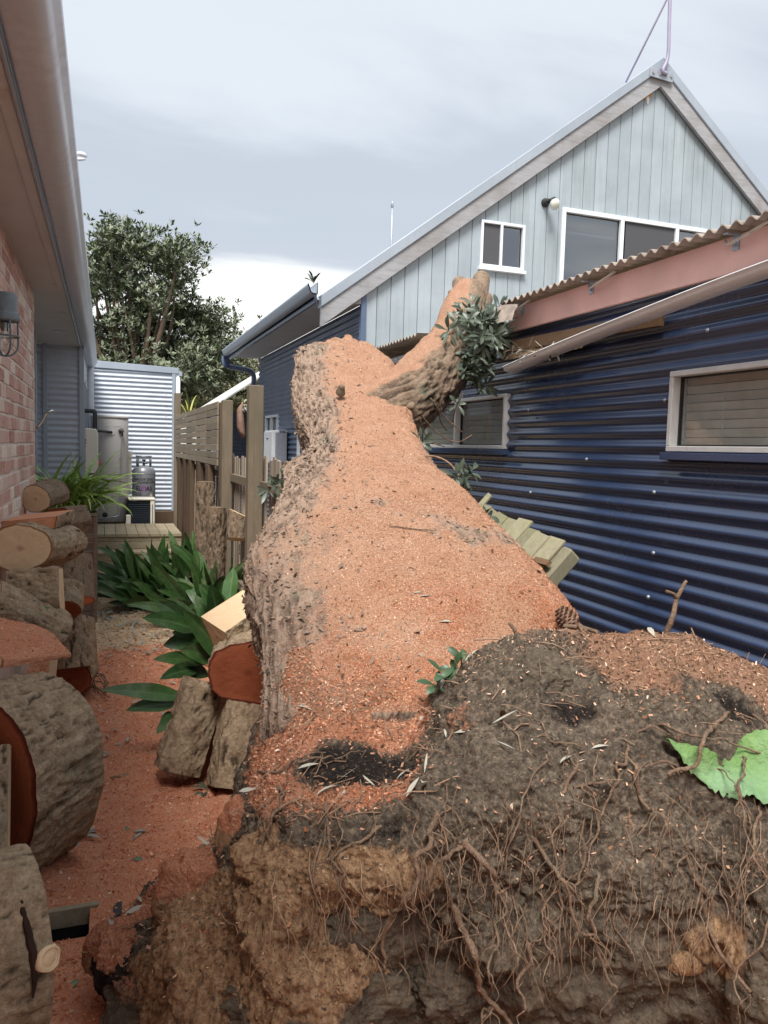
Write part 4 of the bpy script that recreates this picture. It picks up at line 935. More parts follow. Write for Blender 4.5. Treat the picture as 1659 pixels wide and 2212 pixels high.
m = MB(); m.lathe([(.045, 0), (.045, .006)], onT(.1, 1.835, .279), 16, (.1, -1, 0)); m.build('grommet', M['tank_lab'], wh)
m = MB(); m.lathe([(.04, 0), (.04, .006), (.015, .012)], onT(-.25, .57, .278), 16, (-.25, -1, 0)); m.build('element_cap', M['black'], wh)
for (a0, a1, z0, z1) in [(-.30, -.05, 1.925, 1.955), (.0, .05, 1.92, 1.96), (.22, .62, 1.925, 1.965)]:
    V = [onT(a0 + (a1 - a0) * i / 6, z, .2805) for i in range(7) for z in (z0, z1)]; mesh_obj('label_plate', np.array(V), grid_faces(7, 2), M['tank_lab'], wh)
m = MB(); m.tube(spline([(-.26, 11.3, 2.10), (-.17, 11.3, 2.10), (-.13, 11.3, 2.07), (-.13, 11.3, 1.80)], 16), .03, 10); m.tube(spline([(-.16, 11.35, 1.3), (-.15, 11.4, .9), (-.17, 11.5, .5)], 10), .022, 8); lag = m.build('lagged_pipe', M['darkpipe'], wh, True)
m = MB(); m.lathe([(.005, -.02), (.03, -.01), (.03, .015), (.01, .02)], (-.085, 11.2, 1.40), 10, (.5, -1, 0)); m.build('tap_handle', M['redplastic'], wh, True)

eb = thing('electric_box', 'cream electric control box mounted on the grey corner', 'electric box', (-.2, 10.75, 1.28))
m = MB(); m.prism([(-.245, 10.62, 1.28), (-.12, 10.62, 1.28), (-.085, 10.62, 1.36), (-.085, 10.62, 1.78), (-.10, 10.62, 1.85), (-.245, 10.62, 1.86)], (0, .35, 0)); m.build('case', M['acwhite'], eb, bevel=.01)
for z_ in (1.70, 1.66):
    m = MB(); m.box((-.243, 10.612, z_), (-.225, 10.618, z_ + .012)); m.build('screw', M['black'], eb)

ac = thing('condenser_unit', 'white outdoor condenser with dark louvred front beside the tank', 'air conditioner', (.52, 12.6, .2))
m = MB(); m.box((.335, 12.40, .80), (.735, 12.75, .835)); m.build('top_cover', M['acwhite'], ac, bevel=.01)
m = MB(); m.box((.66, 12.41, .12), (.725, 12.74, .80)); m.build('end_panel', M['acwhite'], ac, bevel=.006)
m = MB(); m.box((.34, 12.44, .12), (.66, 12.74, .80)); m.build('grille', M['acgrille'], ac)
for i in range(20):
    m = MB(); z_ = .15 + i * .032; m.hexa([(.342, 12.425, z_), (.658, 12.425, z_), (.658, 12.442, z_ + .012), (.342, 12.442, z_ + .012), (.342, 12.425, z_ + .006), (.658, 12.425, z_ + .006), (.658, 12.442, z_ + .018), (.342, 12.442, z_ + .018)]); m.build('louvre', M['acgrille'], ac)
m = MB(); m.box((.30, 12.36, .28), (.37, 12.42, .58)); m.build('valve_cover', M['acwhite'], ac, bevel=.008)
m = MB(); m.box((.688, 12.402, .18), (.696, 12.409, .74)); m.build('slot', M['black'], ac)
m = MB(); m.box((.34, 12.95, .9), (.40, 13.05, 1.46)); m.box((.33, 12.93, 1.44), (.41, 13.07, 1.55)); m.build('duct_cover', M['acwhite'], ac, bevel=.01)

gx, gy, gz = .597, 13.2, .20
gc_ = thing('gas_cylinder', 'silver gas cylinder standing behind the condenser', 'gas cylinder', (gx, gy, gz))
m = MB(); rad = .183
m.lathe([(rad * .9, 0), (rad, .04), (rad, .99), (rad - .004, 1.01), (rad * .93, 1.055), (rad * .72, 1.095), (rad * .4, 1.115), (.03, 1.12)], (gx, gy, gz), 44); m.build('body', M['gascyl'], gc_, True)
m = MB(); m.lathe([(rad + .002, .985), (rad + .004, .99), (rad + .002, .995)], (gx, gy, gz), 44); m.build('weld_seam', M['gascyl'], gc_, True)
for (a0, a1) in ((-2.3, -.75), (.75, 2.3)):
    an = np.linspace(a0, a1, 14); V = [];
    for a in an:
        for (r_, z_) in ((.122, 1.075), (.122, 1.27), (.116, 1.27), (.116, 1.075)): V.append((gx + r_ * math.sin(a), gy - r_ * math.cos(a), gz + z_))
    mesh_obj('collar', np.array(V), np.vstack([grid_faces(14, 4, True)]), M['gascyl'], gc_, True)
an = np.linspace(0, 2 * np.pi, 37); V = [(gx + r_ * math.sin(a), gy - r_ * math.cos(a), gz + z_) for a in an for (r_, z_) in ((.126, 1.255), (.126, 1.278), (.114, 1.278), (.114, 1.255))]
mesh_obj('collar_ring', np.array(V), grid_faces(37, 4, True), M['gascyl'], gc_, True)
m = MB(); m.lathe([(.03, 1.11), (.02, 1.13), (.02, 1.19), (.032, 1.20), (.032, 1.215), (.01, 1.22)], (gx, gy, gz), 12); m.tube([(gx, gy, gz + 1.16), (gx + .05, gy - .05, gz + 1.15)], .012, 8); m.build('valve', M['black'], gc_, True)
m = MB(); m.tube(spline([(gx + .05, gy - .05, gz + 1.15), (gx - .06, gy - .02, gz + 1.20), (gx - .13, gy + .1, gz + 1.30), (gx - .2, gy + .2, gz + 1.33)], 14), .006, 6); m.build('gas_hose', M['galv'], gc_, True)
def wrap_text(txt, size, zc, parent, mat, cx, cy, r, a_mid=0.0, bold=0.0, name='lettering', xs_=1.0):
    cu = bpy.data.curves.new('txt', 'FONT'); cu.body = txt; cu.size = size; cu.align_x = 'CENTER'; cu.align_y = 'CENTER'; cu.offset = bold; cu.resolution_u = 3
    to = bpy.data.objects.new('txt', cu); COL.objects.link(to); dg = bpy.context.evaluated_depsgraph_get(); dg.update()
    me = to.evaluated_get(dg).to_mesh(); V = np.array([v.co[:] for v in me.vertices]); F = [tuple(p.vertices) for p in me.polygons]
    to.evaluated_get(dg).to_mesh_clear(); bpy.data.objects.remove(to); bpy.data.curves.remove(cu)
    a = a_mid + V[:, 0] * xs_ / r
    Q = np.stack([cx + (r + .0015) * np.sin(a), cy - (r + .0015) * np.cos(a), zc + V[:, 1]], 1)
    return mesh_obj(name, Q, F, mat, parent)
A0 = -0.02
wrap_text('VAPOUR ONLY', .052, gz + .895, gc_, M['ink'], gx, gy, rad, A0, .0012)
wrap_text('LIQUID CYLINDER OFFTAKE', .042, gz + .845, gc_, M['ink'], gx, gy, rad, A0, .001)
wrap_text('EL   AS', .105, gz + .745, gc_, M['ink'], gx, gy, rad, A0, .002, xs_=.86)
a_ = np.linspace(0, 2 * np.pi, 25)[:-1]; V = [(gx + (rad + .0018) * math.sin(A0 - .03 + .042 * math.cos(q) / rad), gy - (rad + .0018) * math.cos(A0 - .03 + .042 * math.cos(q) / rad), gz + .745 + .042 * math.sin(q)) for q in a_]
mesh_obj('emblem', np.array(V), [tuple(range(24))], M['purple'], gc_)
wrap_text('G', .062, gz + .745, gc_, M['gascyl'], gx, gy, rad + .002, A0 - .03, .001)
wrap_text('LP GAS', .026, gz + .665, gc_, M['ink'], gx, gy, rad, A0 - .45)
wrap_text('UN 1075', .024, gz + .635, gc_, M['ink'], gx, gy, rad, A0 - .45)
for k_, (s_, mt, rr_) in enumerate(((.06, 'orange_print', .0015), (.032, 'tank_lab', .0022))):
    V = [(gx + (rad + rr_) * math.sin(.62 + q[0] * s_ / rad), gy - (rad + rr_) * math.cos(.62 + q[0] * s_ / rad), gz + .645 + q[1] * s_) for q in ((-1, 0), (0, -1), (1, 0), (0, 1))]
    mesh_obj('hazard_diamond', np.array(V), [(0, 1, 2, 3)], M[mt], gc_)

# ------------------------------------------------------------------ timber steps and deck
dk = thing('timber_steps', 'low timber deck with two steps in front of the tank', 'steps', (.3, 11.6, 0))
for i in range(9):
    xq = -.30 + i * .145
    m = MB(); m.box((xq + .003, 10.97, .405), (xq + .142, 12.35, .447)); m.build('deck_board', M['deck'], dk, bevel=.003)
for j, (y_, z0_, z1_) in enumerate(((10.99, .34, .403), (10.99, .235, .337), (10.72, .12, .205), (10.72, .0, .118))):
    m = MB(); m.box((-.30, y_, z0_ + .002), (1.0, y_ + .045, z1_)); m.build('riser_board', M['deck'], dk, bevel=.003)
for j in range(2):
    m = MB(); m.box((-.30, 10.70 + j * .14, .208), (1.0, 10.835 + j * .14, .237)); m.build('tread_board', M['deck'], dk, bevel=.003)

# ------------------------------------------------------------------ planter box with strap-leaved plant
px0, px1, py0, py1, pz = -.56, -.075, 7.60, 8.5, 1.03
pb = thing('planter_box', 'tall dark timber planter box with horizontal boards', 'planter', ((px0 + px1) / 2, py0, 0))
nbd = 12
for i in range(nbd):
    z_ = .03 + i * (pz - .06) / nbd; h_ = (pz - .06) / nbd - .006
    m = MB(); m.box((px0, py0, z_), (px1 - .03, py0 + .02, z_ + h_)); bd = m.build('board', M['planter'], pb, bevel=.002)
    for xq in (px1 - .055, px1 - .075 + .0):
        pass
    m = MB(); m.lathe([(.005, 0), (.004, .003)], (px1 - .05, py0, z_ + h_ / 2), 7, (0, -1, 0)); m.build('screw', M['black'], bd)
    m = MB(); m.box((px1 - .018, py0 + .03, z_), (px1, py1, z_ + h_)); m.build('board', M['planter'], pb, bevel=.002)
m = MB(); m.box((px1 - .03, py0 - .008, 0), (px1 + .004, py0 + .03, pz - .03)); m.build('corner_post', M['planter'], pb, bevel=.003)
m = MB(); m.box((px0, py0 - .012, pz - .028), (px1 + .01, py0 + .07, pz)); m.box((px1 - .05, py0 + .072, pz - .028), (px1 + .01, py1, pz)); m.build('rim', M['deck'], pb, bevel=.003)
m = MB(); m.box((px0, py0 + .03, pz - .1), (px1 - .02, py1, pz - .05)); m.build('soil', M['ground'], pb)

def leafmesh(L, Wd, az, el, droop, n=9, cols=5, fold=.25, petiole=.12, shape=.85, twist=0.0, wave=0.0, base=(0, 0, 0)):
    s = np.linspace(0, 1, n); e = el - droop * s ** 1.4
    ds = L / (n - 1)
    h = np.concatenate([[0], np.cumsum(np.cos((e[1:] + e[:-1]) / 2) * ds)]); z = np.concatenate([[0], np.cumsum(np.sin((e[1:] + e[:-1]) / 2) * ds)])
    d = np.array([math.cos(az), math.sin(az), 0]); side = np.array([-math.sin(az), math.cos(az), 0])
    c = np.array(base)[None] + h[:, None] * d + z[:, None] * np.array([0, 0, 1.0])
    nrm = -np.sin(e)[:, None] * d + np.cos(e)[:, None] * np.array([0, 0, 1.0])
    u = np.clip((s - petiole) / (1 - petiole), 0, 1)
    w = Wd / 2 * np.maximum(np.sin(np.pi * u ** shape) ** .8, .06 * (1 - s) + .01)
    tw = twist * s
    S = side[None] * np.cos(tw)[:, None] + nrm * np.sin(tw)[:, None]; N2 = -side[None] * np.sin(tw)[:, None] + nrm * np.cos(tw)[:, None]
    k = np.linspace(-1, 1, cols)
    V = c[:, None] + S[:, None] * (w[:, None] * k[None])[..., None] + N2[:, None] * (np.abs(k)[None] * w[:, None] * fold + wave * w[:, None] * np.sin(s * 9)[:, None] * k[None] ** 2)[..., None]
    return V.reshape(-1, 3), grid_faces(n, cols)

sp = thing('strap_leaf_plant', 'bright green arching strap-leaved plant in the planter box', 'plant', (-.3, 7.85, pz - .06))
for i in range(230):
    bx_ = np.array([random.uniform(-.54, -.14), random.uniform(7.62, 7.95), pz - .05])
    az = random.uniform(0, 2 * math.pi) if i % 2 else random.uniform(-1.9, .5)
    L = random.uniform(.40, .80)
    V, F = leafmesh(L, random.uniform(.024, .044), az, random.uniform(.85, 1.5), random.uniform(.7, 2.3), 10, 3, .35, 0.0, .6, random.uniform(-1.3, 1.3), base=bx_)
    mesh_obj('leaf', V, F, M['spider'], sp, True)
m = MB(); m.lathe([(.10, -.02), (.12, .06), (.125, .065), (.11, .065)], (-.2, 7.72, pz - .05), 18); m.build('pot', M['black'], sp, True)

# ------------------------------------------------------------------ broad-leaved plants
def blade(parent, b, tip, Wd, hint, bow=.1, fold=.25, n=13, cols=7, mat='aspid', curl=0.0):
    b = np.array(b, float); tip = np.array(tip, float); d = tip - b; L = np.linalg.norm(d); d /= L; h = np.array(hint, float)
    S = np.cross(d, h); S /= np.linalg.norm(S); Nn = np.cross(S, d)
    if Nn.dot(h) < 0: Nn = -Nn
    s_ = np.linspace(0, 1, n); u = np.clip((s_ - .14) / .86, 0, 1)
    w = Wd / 2 * np.maximum(np.sin(np.pi * u ** .82) ** .75, .07 * (1 - s_) + .008)
    sag = np.array([0, 0, 1.0]) * (bow * L * 4 * s_ * (1 - s_))[:, None] + Nn * (curl * L * s_ ** 2)[:, None]
    c = b + d * (s_ * L)[:, None] + sag
    k = np.linspace(-1, 1, cols)
    ripple = .10 * np.sin(s_ * 11 + Wd * 90)
    V = c[:, None] + S * (w[:, None] * k)[..., None] + Nn * (np.abs(k)[None] * w[:, None] * fold + w[:, None] * ripple[:, None] * k[None] ** 2 * np.sign(k)[None])[..., None]
    return mesh_obj('leaf', V.reshape(-1, 3), grid_faces(n, cols), M[mat], parent, True, {'along': np.repeat(s_, cols), 'across': np.tile(k, n)})
CAMP = np.array([0, 0, CAMH])
def clump(name, label, centre, n, Lr, Wr, spread, seed, lean=(0, 0), grp=None):
    g = random.Random(seed); t_ = thing(name, label, 'plant', centre, grp); centre = np.array(centre, float)
    for i in range(n):
        q = np.array([g.uniform(-1, 1) * spread[0], g.uniform(-1, 1) * spread[1], 0]); b = centre + q + np.array([0, 0, -.02])
        L = g.uniform(*Lr); az = g.uniform(0, 2 * math.pi); el = g.uniform(.35, 1.5)
        d = np.array([math.cos(az) * math.cos(el), math.sin(az) * math.cos(el), math.sin(el)]) + np.array([lean[0], lean[1], 0]) + q * .8
        d[2] = max(d[2], .08); d /= np.linalg.norm(d)
        hint = np.array([g.gauss(-.1, .45), g.gauss(-.9, .4), g.gauss(.7, .4)])
        blade(t_, b, b + d * L, g.uniform(*Wr), hint, g.uniform(-.02, .16), g.uniform(.1, .4), curl=g.uniform(-.15, .1))
    return t_
clump('broad_leaf_plant', 'wide clump of dark broad-leaved plant along the fence foot', (.72, 8.35, 0.0), 170, (.42, .80), (.075, .12), (.36, .42), 21, (-.25, -.2))
clump('broad_leaf_plant', 'dark broad-leaved plant by the fence post, right of the wide clump', (.95, 7.25, 0.0), 60, (.5, .9), (.08, .115), (.10, .35), 22, (-.2, -.1))
nc = thing('broad_leaf_plant', 'near broad-leaved plant with big leaves fanning left beside the stacked logs', 'plant', at(470, 1500, t=4.5))
B0 = at(490, 1470, t=4.45)
for (bx, by, tx, ty, tt, wd, bw_) in [(440, 1370, 308, 1335, 4.25, .12, .05), (520, 1475, 395, 1318, 4.35, .12, .05), (455, 1420, 383, 1296, 4.55, .105, .02), (480, 1390, 420, 1285, 4.6, .12, .0), (500, 1350, 430, 1262, 4.5, .125, .03), (490, 1330, 505, 1225, 4.8, .10, .0), (450, 1440, 330, 1425, 4.3, .09, .06), (465, 1465, 365, 1447, 4.4, .10, .07), (500, 1450, 425, 1370, 4.5, .11, .08), (460, 1400, 372, 1365, 4.6, .10, .05), (500, 1400, 460, 1300, 4.8, .12, .03), (470, 1420, 405, 1340, 4.8, .10, .06), (520, 1380, 525, 1270, 4.9, .11, .02), (430, 1380, 340, 1300, 4.5, .11, .08), (445, 1400, 352, 1395, 4.4, .12, .10), (480, 1380, 455, 1262, 4.4, .12, .02), (470, 1440, 388, 1405, 4.35, .11, .10), (500, 1420, 478, 1290, 4.35, .12, .03), (440, 1450, 345, 1468, 4.2, .09, .06)]:
    blade(nc, at(bx, by, t=4.55), at(tx, ty, t=tt), wd, CAMP - at(tx, ty, t=tt) + np.array([random.gauss(0, 1.2), 0, random.uniform(.5, 3.0)]), bw_, random.uniform(.15, .4))
for (bx, by, tx, ty, tt, wd, bw_) in [(430, 1512, 217, 1490, 3.95, .10, .02), (400, 1520, 272, 1535, 4.0, .10, .03), (400, 1535, 338, 1585, 4.0, .085, .03), (395, 1545, 345, 1560, 4.1, .08, .02)]:
    blade(nc, at(bx, by, t=4.2), at(tx, ty, t=tt), wd, CAMP - at(tx, ty, t=tt) + np.array([0, 0, random.uniform(2, 4)]), bw_, .3)

# ------------------------------------------------------------------ fence between the two houses
FX = 1.1
fn = thing('boundary_fence', 'weathered timber boundary fence with tall posts and slat screens', 'fence', (FX, 8.5, 0))
def yat(xd, yd=930): return at(xd, yd, X=FX)[1]
for (y_, w_, d_, h_) in [(6.02, .115, .115, 2.16), (7.50, .10, .10, 2.12), (12.9, .10, .10, 2.50)]:
    m = MB(); m.box((FX - d_ / 2, y_ - w_ / 2, 0), (FX + d_ / 2, y_ + w_ / 2, h_)); m.build('post', M['post'], fn, bevel=.005)
edges = [12.86, 11.15, 10.0, 8.95, 7.95]
for i in range(4):
    ya, yb_ = edges[i + 1] + .012, edges[i] - .012
    for k in range(9):
        z_ = 1.48 + k * .073; m = MB(); sag = random.uniform(-.004, .004)
        m.box((FX - .03, ya, z_ + sag), (FX - .012, yb_, z_ + .067 + sag)); m.build('slat', M['slat'], fn, bevel=.002)
for y_ in (11.15, 10.0, 8.95, 7.96):
    m = MB(); m.box((FX - .008, y_ - .03, 0), (FX + .03, y_ + .03, 2.12)); m.build('batten', M['sleeper'], fn, bevel=.003)
for i, y_ in enumerate((12.3, 11.4, 10.6, 9.6, 8.7)):
    m = MB(); m.box((FX - .04, y_ - .12, 0), (FX + .02, y_ + .12, 1.47)); m.build('screen_post', M['sleeper'], fn, bevel=.004)
y_ = 4.95
while y_ < 12.8:
    lay = random.random() < .5; w_ = random.uniform(.07, .10)
    m = MB(); tl = random.uniform(-.008, .008); xq = FX + .075 + (.016 if lay else 0); h_ = 1.60 + random.uniform(-.03, .02)
    m.hexa([(xq, y_, 0), (xq + .013, y_, 0), (xq + .013, y_ + w_, 0), (xq, y_ + w_, 0), (xq, y_ + tl, h_), (xq + .013, y_ + tl, h_), (xq + .013, y_ + w_ + tl, h_ + random.uniform(-.01, .01)), (xq, y_ + w_ + tl, h_)]); m.build('paling', M['picket'], fn)
    y_ += w_ + random.uniform(.012, .05)
for z_ in (.4, 1.35):
    m = MB(); m.box((FX + .03, 4.9, z_), (FX + .07, 12.9, z_ + .07)); m.build('rail', M['post'], fn)
# sheath hanging on the post
bc = at(524, 905, X=FX - .09)
bt = thing('palm_sheath', 'curled brown palm sheath hooked on the tallest fence post', 'palm sheath', bc)
prf = spline([(-.0, 0, .13), (-.02, -.01, .06), (-.015, -.02, -.06), (.0, -.02, -.13), (.01, -.01, -.15)], 22); wds = spline([(.006, 0), (.034, 0), (.04, 0), (.028, 0), (.008, 0)], 22)[:, 0]
V = np.array([[bc + p + np.array([math.cos(a) * w * .75, math.sin(a) * w, 0]) for a in np.linspace(1.2, 5.6, 12)] for p, w in zip(prf, wds)])
V += (fbm(V.reshape(-1, 3), 30, 3, .5, 1).reshape(V.shape[:2]) * .006)[..., None]
mesh_obj('sheath', V.reshape(-1, 3), grid_faces(22, 12), M['boot'], bt, True)
m = MB(); m.lathe([(.018, -.01), (.024, .0), (.016, .012)], bc + np.array([.0, -.03, .06]), 12, (0, -1, .2)); m.build('knot', M['brass'], bt, True)

# ------------------------------------------------------------------ trees behind
def crown_tree(name, label, base, tips, matl, nwh, lsz, seed, trunk_r=.12, clus=.42, per=9):
    g = np.random.default_rng(seed); t_ = thing(name, label, 'tree', base)
    base = np.array(base, float); tips = np.array(tips, float)
    m = MB(); fork = base + np.array([0, 0, (tips[:, 2].min() - base[2]) * .75])
    m.tube(spline([base, base * .5 + fork * .5 + np.array([.1, 0, 0]), fork], 10), np.linspace(trunk_r, trunk_r * .7, 10), 10)
    for tp in tips:
        mid = fork * .45 + tp * .55 + g.normal(0, .15, 3) + np.array([0, 0, -.15])
        m.tube(spline([fork - np.array([0, 0, .1]), mid, tp], 9), np.linspace(trunk_r * .5, .012, 9), 6)
    m.build('trunk', M['treebark'], t_, True)
    # whorls of leaves around the tips
    k = g.integers(0, len(tips), nwh); W0 = tips[k] + g.normal(0, 1, (nwh, 3)) * np.array([clus, clus, clus * .8])
    ax = W0 - (fork + tips.mean(0)) / 2; ax /= np.linalg.norm(ax, axis=1)[:, None]; ax = ax * .5 + np.array([0, 0, .7]) + g.normal(0, .35, (nwh, 3)); ax /= np.linalg.norm(ax, axis=1)[:, None]
    ref = g.normal(size=(nwh, 3)); a = np.cross(ax, ref); a /= np.linalg.norm(a, axis=1)[:, None]; b = np.cross(ax, a)
    Q = []
    for j in range(per):
        th = 2 * np.pi * j / per + g.normal(0, .3, nwh); el = g.uniform(.1, 1.1, nwh)
        rad_ = a * np.cos(th)[:, None] + b * np.sin(th)[:, None]
        d = rad_ * np.cos(el)[:, None] + ax * np.sin(el)[:, None]; s_ = np.cross(d, ax); s_ /= np.linalg.norm(s_, axis=1)[:, None] + 1e-9
        L = lsz * g.uniform(.6, 1.2, nwh)[:, None]; w = L * .16
        p0 = W0 + ax * g.uniform(-.05, .05, nwh)[:, None]
        Q.append(np.stack([p0 + d * L * .08, p0 + d * L * .62 - s_ * w, p0 + d * L, p0 + d * L * .62 + s_ * w], 1))
    Q = np.concatenate(Q, 0)
    mesh_obj('crown', Q.reshape(-1, 3), np.arange(len(Q) * 4).reshape(-1, 4), matl, t_)
    return t_
Yt = 22.0
g = np.random.default_rng(5)
tips = []
for (xd, yd, sp_) in [(212, 560, 18), (245, 525, 14), (300, 528, 14), (330, 555, 20), (390, 545, 12), (385, 600, 20), (270, 590, 25), (230, 620, 25), (340, 640, 30), (300, 660, 30), (250, 690, 35), (390, 680, 25), (350, 720, 35), (430, 700, 18), (470, 705, 12), (280, 760, 40), (400, 750, 30), (330, 800, 40), (440, 770, 25), (230, 800, 40), (480, 780, 20), (390, 830, 30), (160, 600, 30), (150, 700, 40), (170, 780, 40), (300, 840, 35), (440, 830, 20), (240, 740, 30), (370, 775, 25), (420, 800, 20)]:
    for k in range(2):
        tips.append(at(xd + g.normal(0, sp_ * .5), yd + abs(g.normal(0, sp_ * .4)), Y=Yt + g.uniform(-1.2, 1.4)))
tb = at(290, 900, Y=Yt); crown_tree('tall_tree', 'large grey-green tree rising behind the outbuilding', (tb[0], Yt, 0), tips, M['treeleaf'], 6800, .16, 8, .2, .34, 10)
tips = [at(xd + g.normal(0, 8), yd + g.normal(0, 8), Y=27 + g.uniform(-1, 1)) for (xd, yd) in [(450, 800), (490, 760), (505, 790), (525, 800), (470, 840), (500, 840), (520, 830), (440, 860), (480, 870), (510, 860), (420, 850), (400, 870), (535, 815)] for k in range(2)]
tb = at(470, 930, Y=27); crown_tree('olive_tree', 'smaller olive-coloured tree to the right behind the white roof', (tb[0], 27, 0), tips, M['treeleaf2'], 3400, .16, 9, .12, .36, 9)
# palm tuft over the fence
pl = thing('palm_tuft', 'yellow-green palm tuft showing above the far fence post', 'palm', (1.5, 15.5, 0))
pb_ = at(398, 900, Y=15.5); m = MB(); m.tube([(pb_[0] + .1, 15.5, 0), (pb_[0] + .1, 15.5, pb_[2] - .1)], .06, 8); m.build('trunk', M['treebark'], pl, True)
for i in range(26):
    V, F = leafmesh(random.uniform(.5, .9), .035, random.uniform(0, 6.28), random.uniform(.5, 1.5), random.uniform(.8, 2.0), 9, 3, .3, 0, .6, base=(pb_[0] + .1, 15.5, pb_[2] - .15)); mesh_obj('leaf', V, F, M['palmleaf'], pl, True)

# far house with a white roof
wr = thing('white_roofed_house', 'far house with a pale steel roof beyond the fence', 'house', (3.2, 17, 0))
e0, e1 = at(425, 888, Y=18.0), at(562, 803, Y=18.0)
sl_ = (e1[2] - e0[2]) / (e1[0] - e0[0]); xr = e0[0] + 3.2; zt = e0[2] + sl_ * 3.2
m = MB(); m.hexa([(e0[0], 14.4, e0[2]), (xr, 14.4, zt), (xr, 18, zt), (e0[0], 18, e0[2]), (e0[0], 14.4, e0[2] + .03), (xr, 14.4, zt + .03), (xr, 18, zt + .03), (e0[0], 18, e0[2] + .03)]); m.build('roof', M['whiteroof'], wr)
m = MB(); m.box((e0[0] - .02, 14.4, e0[2] - .14), (e0[0] + .01, 18, e0[2] + .01)); m.build('fascia', M['navy2'], wr)
corr('wall', M['navy2'], wr, (e0[0] + .5, 16.0, 0), (1, 0, 0), (0, -1, 0), 3.0, 0, e0[2] - .05)
corr('wall', M['navy2'], wr, (e0[0] + .5, 16.0, 0), (0, 1, 0), (-1, 0, 0), 6.0, 0, e0[2] - .05)
pw = thing('power_lines', 'thin pale service wires crossing behind the far gutter', 'wires', at(480, 742, Y=24))
for k_ in range(2):
    m = MB(); m.tube([at(300, 735 + k_ * 8, Y=26), at(480, 741 + k_ * 6, Y=24), at(620, 748 + k_ * 5, Y=23)], .012, 5); m.build('wire', M['galv'], pw)
# ------------------------------------------------------------------ the fallen tree
ft = thing('fallen_tree', 'huge fallen tree trunk dusted with sawdust, roots torn from the ground', 'tree', (1.1, 3.0, 0))
def loft(P, r, n, na, sq=None):
    P = spline(P, n); r = spline(np.array(r)[:, None] * np.ones((1, 2)), n)[:, 0]
    T = np.gradient(P, axis=0); T /= np.linalg.norm(T, axis=1)[:, None]
    A = np.cross(T, np.array([0, 0, 1.0])); A /= np.linalg.norm(A, axis=1)[:, None]; B = np.cross(A, T)
    s = np.concatenate([[0], np.cumsum(np.linalg.norm(np.diff(P, axis=0), axis=1))])
    return P, r, T, A, B, s
ST = [((556, 1640, 2.44), (760, 1585, 2.44), (985, 1600, 2.46)),
      ((566, 1555, 2.48), (772, 1510, 2.45), (1040, 1520, 2.52)),
      ((580, 1440, 2.70), (800, 1360, 2.72), (1170, 1420, 2.74)),
      ((562, 1335, 2.95), (835, 1240, 2.98), (1245, 1345, 2.86)),
      ((530, 1235, 3.20), (850, 1135, 3.28), (1186, 1272, 3.11)),
      ((558, 1165, 3.45), (832, 1060, 3.58), (1088, 1166, 3.41)),
      ((606, 1085, 3.75), (815, 995, 3.93), (990, 1076, 3.75)),
      ((624, 1035, 3.95), (800, 968, 4.15), (944, 1020, 4.05)),
      ((668, 985, 4.20), (790, 918, 4.40), (912, 972, 4.30)),
      ((664, 940, 4.40), (785, 862, 4.65), (897, 922, 4.55)),
      ((640, 890, 4.65), (770, 808, 4.90), (885, 872, 4.80)),
      ((632, 830, 4.90), (752, 755, 5.15), (862, 818, 5.05)),
      ((648, 778, 5.12), (735, 732, 5.38), (815, 778, 5.28))]
DEP = [.55, .60, .65, .68, .66, .60, .52, .46, .42, .42, .44, .44, .40]
nT, nA = 460, 340
SL_ = spline([at(*q[0][:2], t=q[0][2]) for q in ST], nT); SC_ = spline([at(*q[1][:2], t=q[1][2]) for q in ST], nT); SR_ = spline([at(*q[2][:2], t=q[2][2]) for q in ST], nT)
dep = spline(np.array(DEP)[:, None] * np.ones((1, 2)), nT)[:, 0]
Pm = (SL_ + SR_) / 2; side = (SR_ - SL_) / 2; upc = SC_ - Pm
P = Pm - np.array([0, 0, 1.0]) * (dep * .25)[:, None]
sT = np.concatenate([[0], np.cumsum(np.linalg.norm(np.diff(P, axis=0), axis=1))])
T = np.gradient(P, axis=0); T /= np.linalg.norm(T, axis=1)[:, None]
ang = np.linspace(0, 2 * np.pi, nA, endpoint=False)
ca, sa = np.cos(ang), np.sin(ang)
ce = np.sign(ca) * np.abs(ca) ** (2 / 2.05); se = np.sign(sa) * np.abs(sa) ** (2 / 2.05)
vert = np.where((sa > 0)[None, :, None], upc[:, None] * se[None, :, None], np.array([0, 0, 1.0]) * (dep[:, None] * sa[None, :])[..., None])
Gt = Pm[:, None] + side[:, None] * ce[None, :, None] + vert
dirs = Gt - P[:, None]; r = np.linalg.norm(dirs, axis=2); dirs = dirs / r[..., None]
cyl = np.stack([np.cos(ang)[None, :] * np.ones((nT, 1)), np.sin(ang)[None, :] * np.ones((nT, 1)), sT[:, None] * np.ones((1, nA))], -1).reshape(-1, 3)
low = fbm(cyl * np.array([1.2, 1.2, 1.6]), 1.0, 3, .5, 31).reshape(nT, nA)
uu = np.linspace(0, 1, nT)[:, None]
def angd(a0): return (ang[None, :] - a0 + np.pi) % (2 * np.pi) - np.pi
dr = .05 * low * r
dr = dr + .05 * np.exp(-((uu - .60) / .035) ** 2 - (angd(R(165)) / .4) ** 2)         # burl on the left of the neck
dr = dr + .03 * np.exp(-((uu - .97) / .04) ** 2 - (angd(R(145)) / .35) ** 2) + .03 * np.exp(-((uu - .99) / .03) ** 2 - (angd(R(60)) / .4) ** 2)
dr = dr - .035 * np.exp(-((uu - .80) / .10) ** 2 - (angd(R(140)) / .3) ** 2)
dr = dr + .05 * fbm(cyl, 5, 3, .6, 34).reshape(nT, nA) * sstep(.93, 1.0, uu)
Gt = Gt + dirs * dr[..., None]
N0 = grid_normals(Gt, True); 
if (N0 * dirs).sum() < 0: N0 = -N0
nz_ = N0[..., 2]
flat = Gt.reshape(-1, 3)
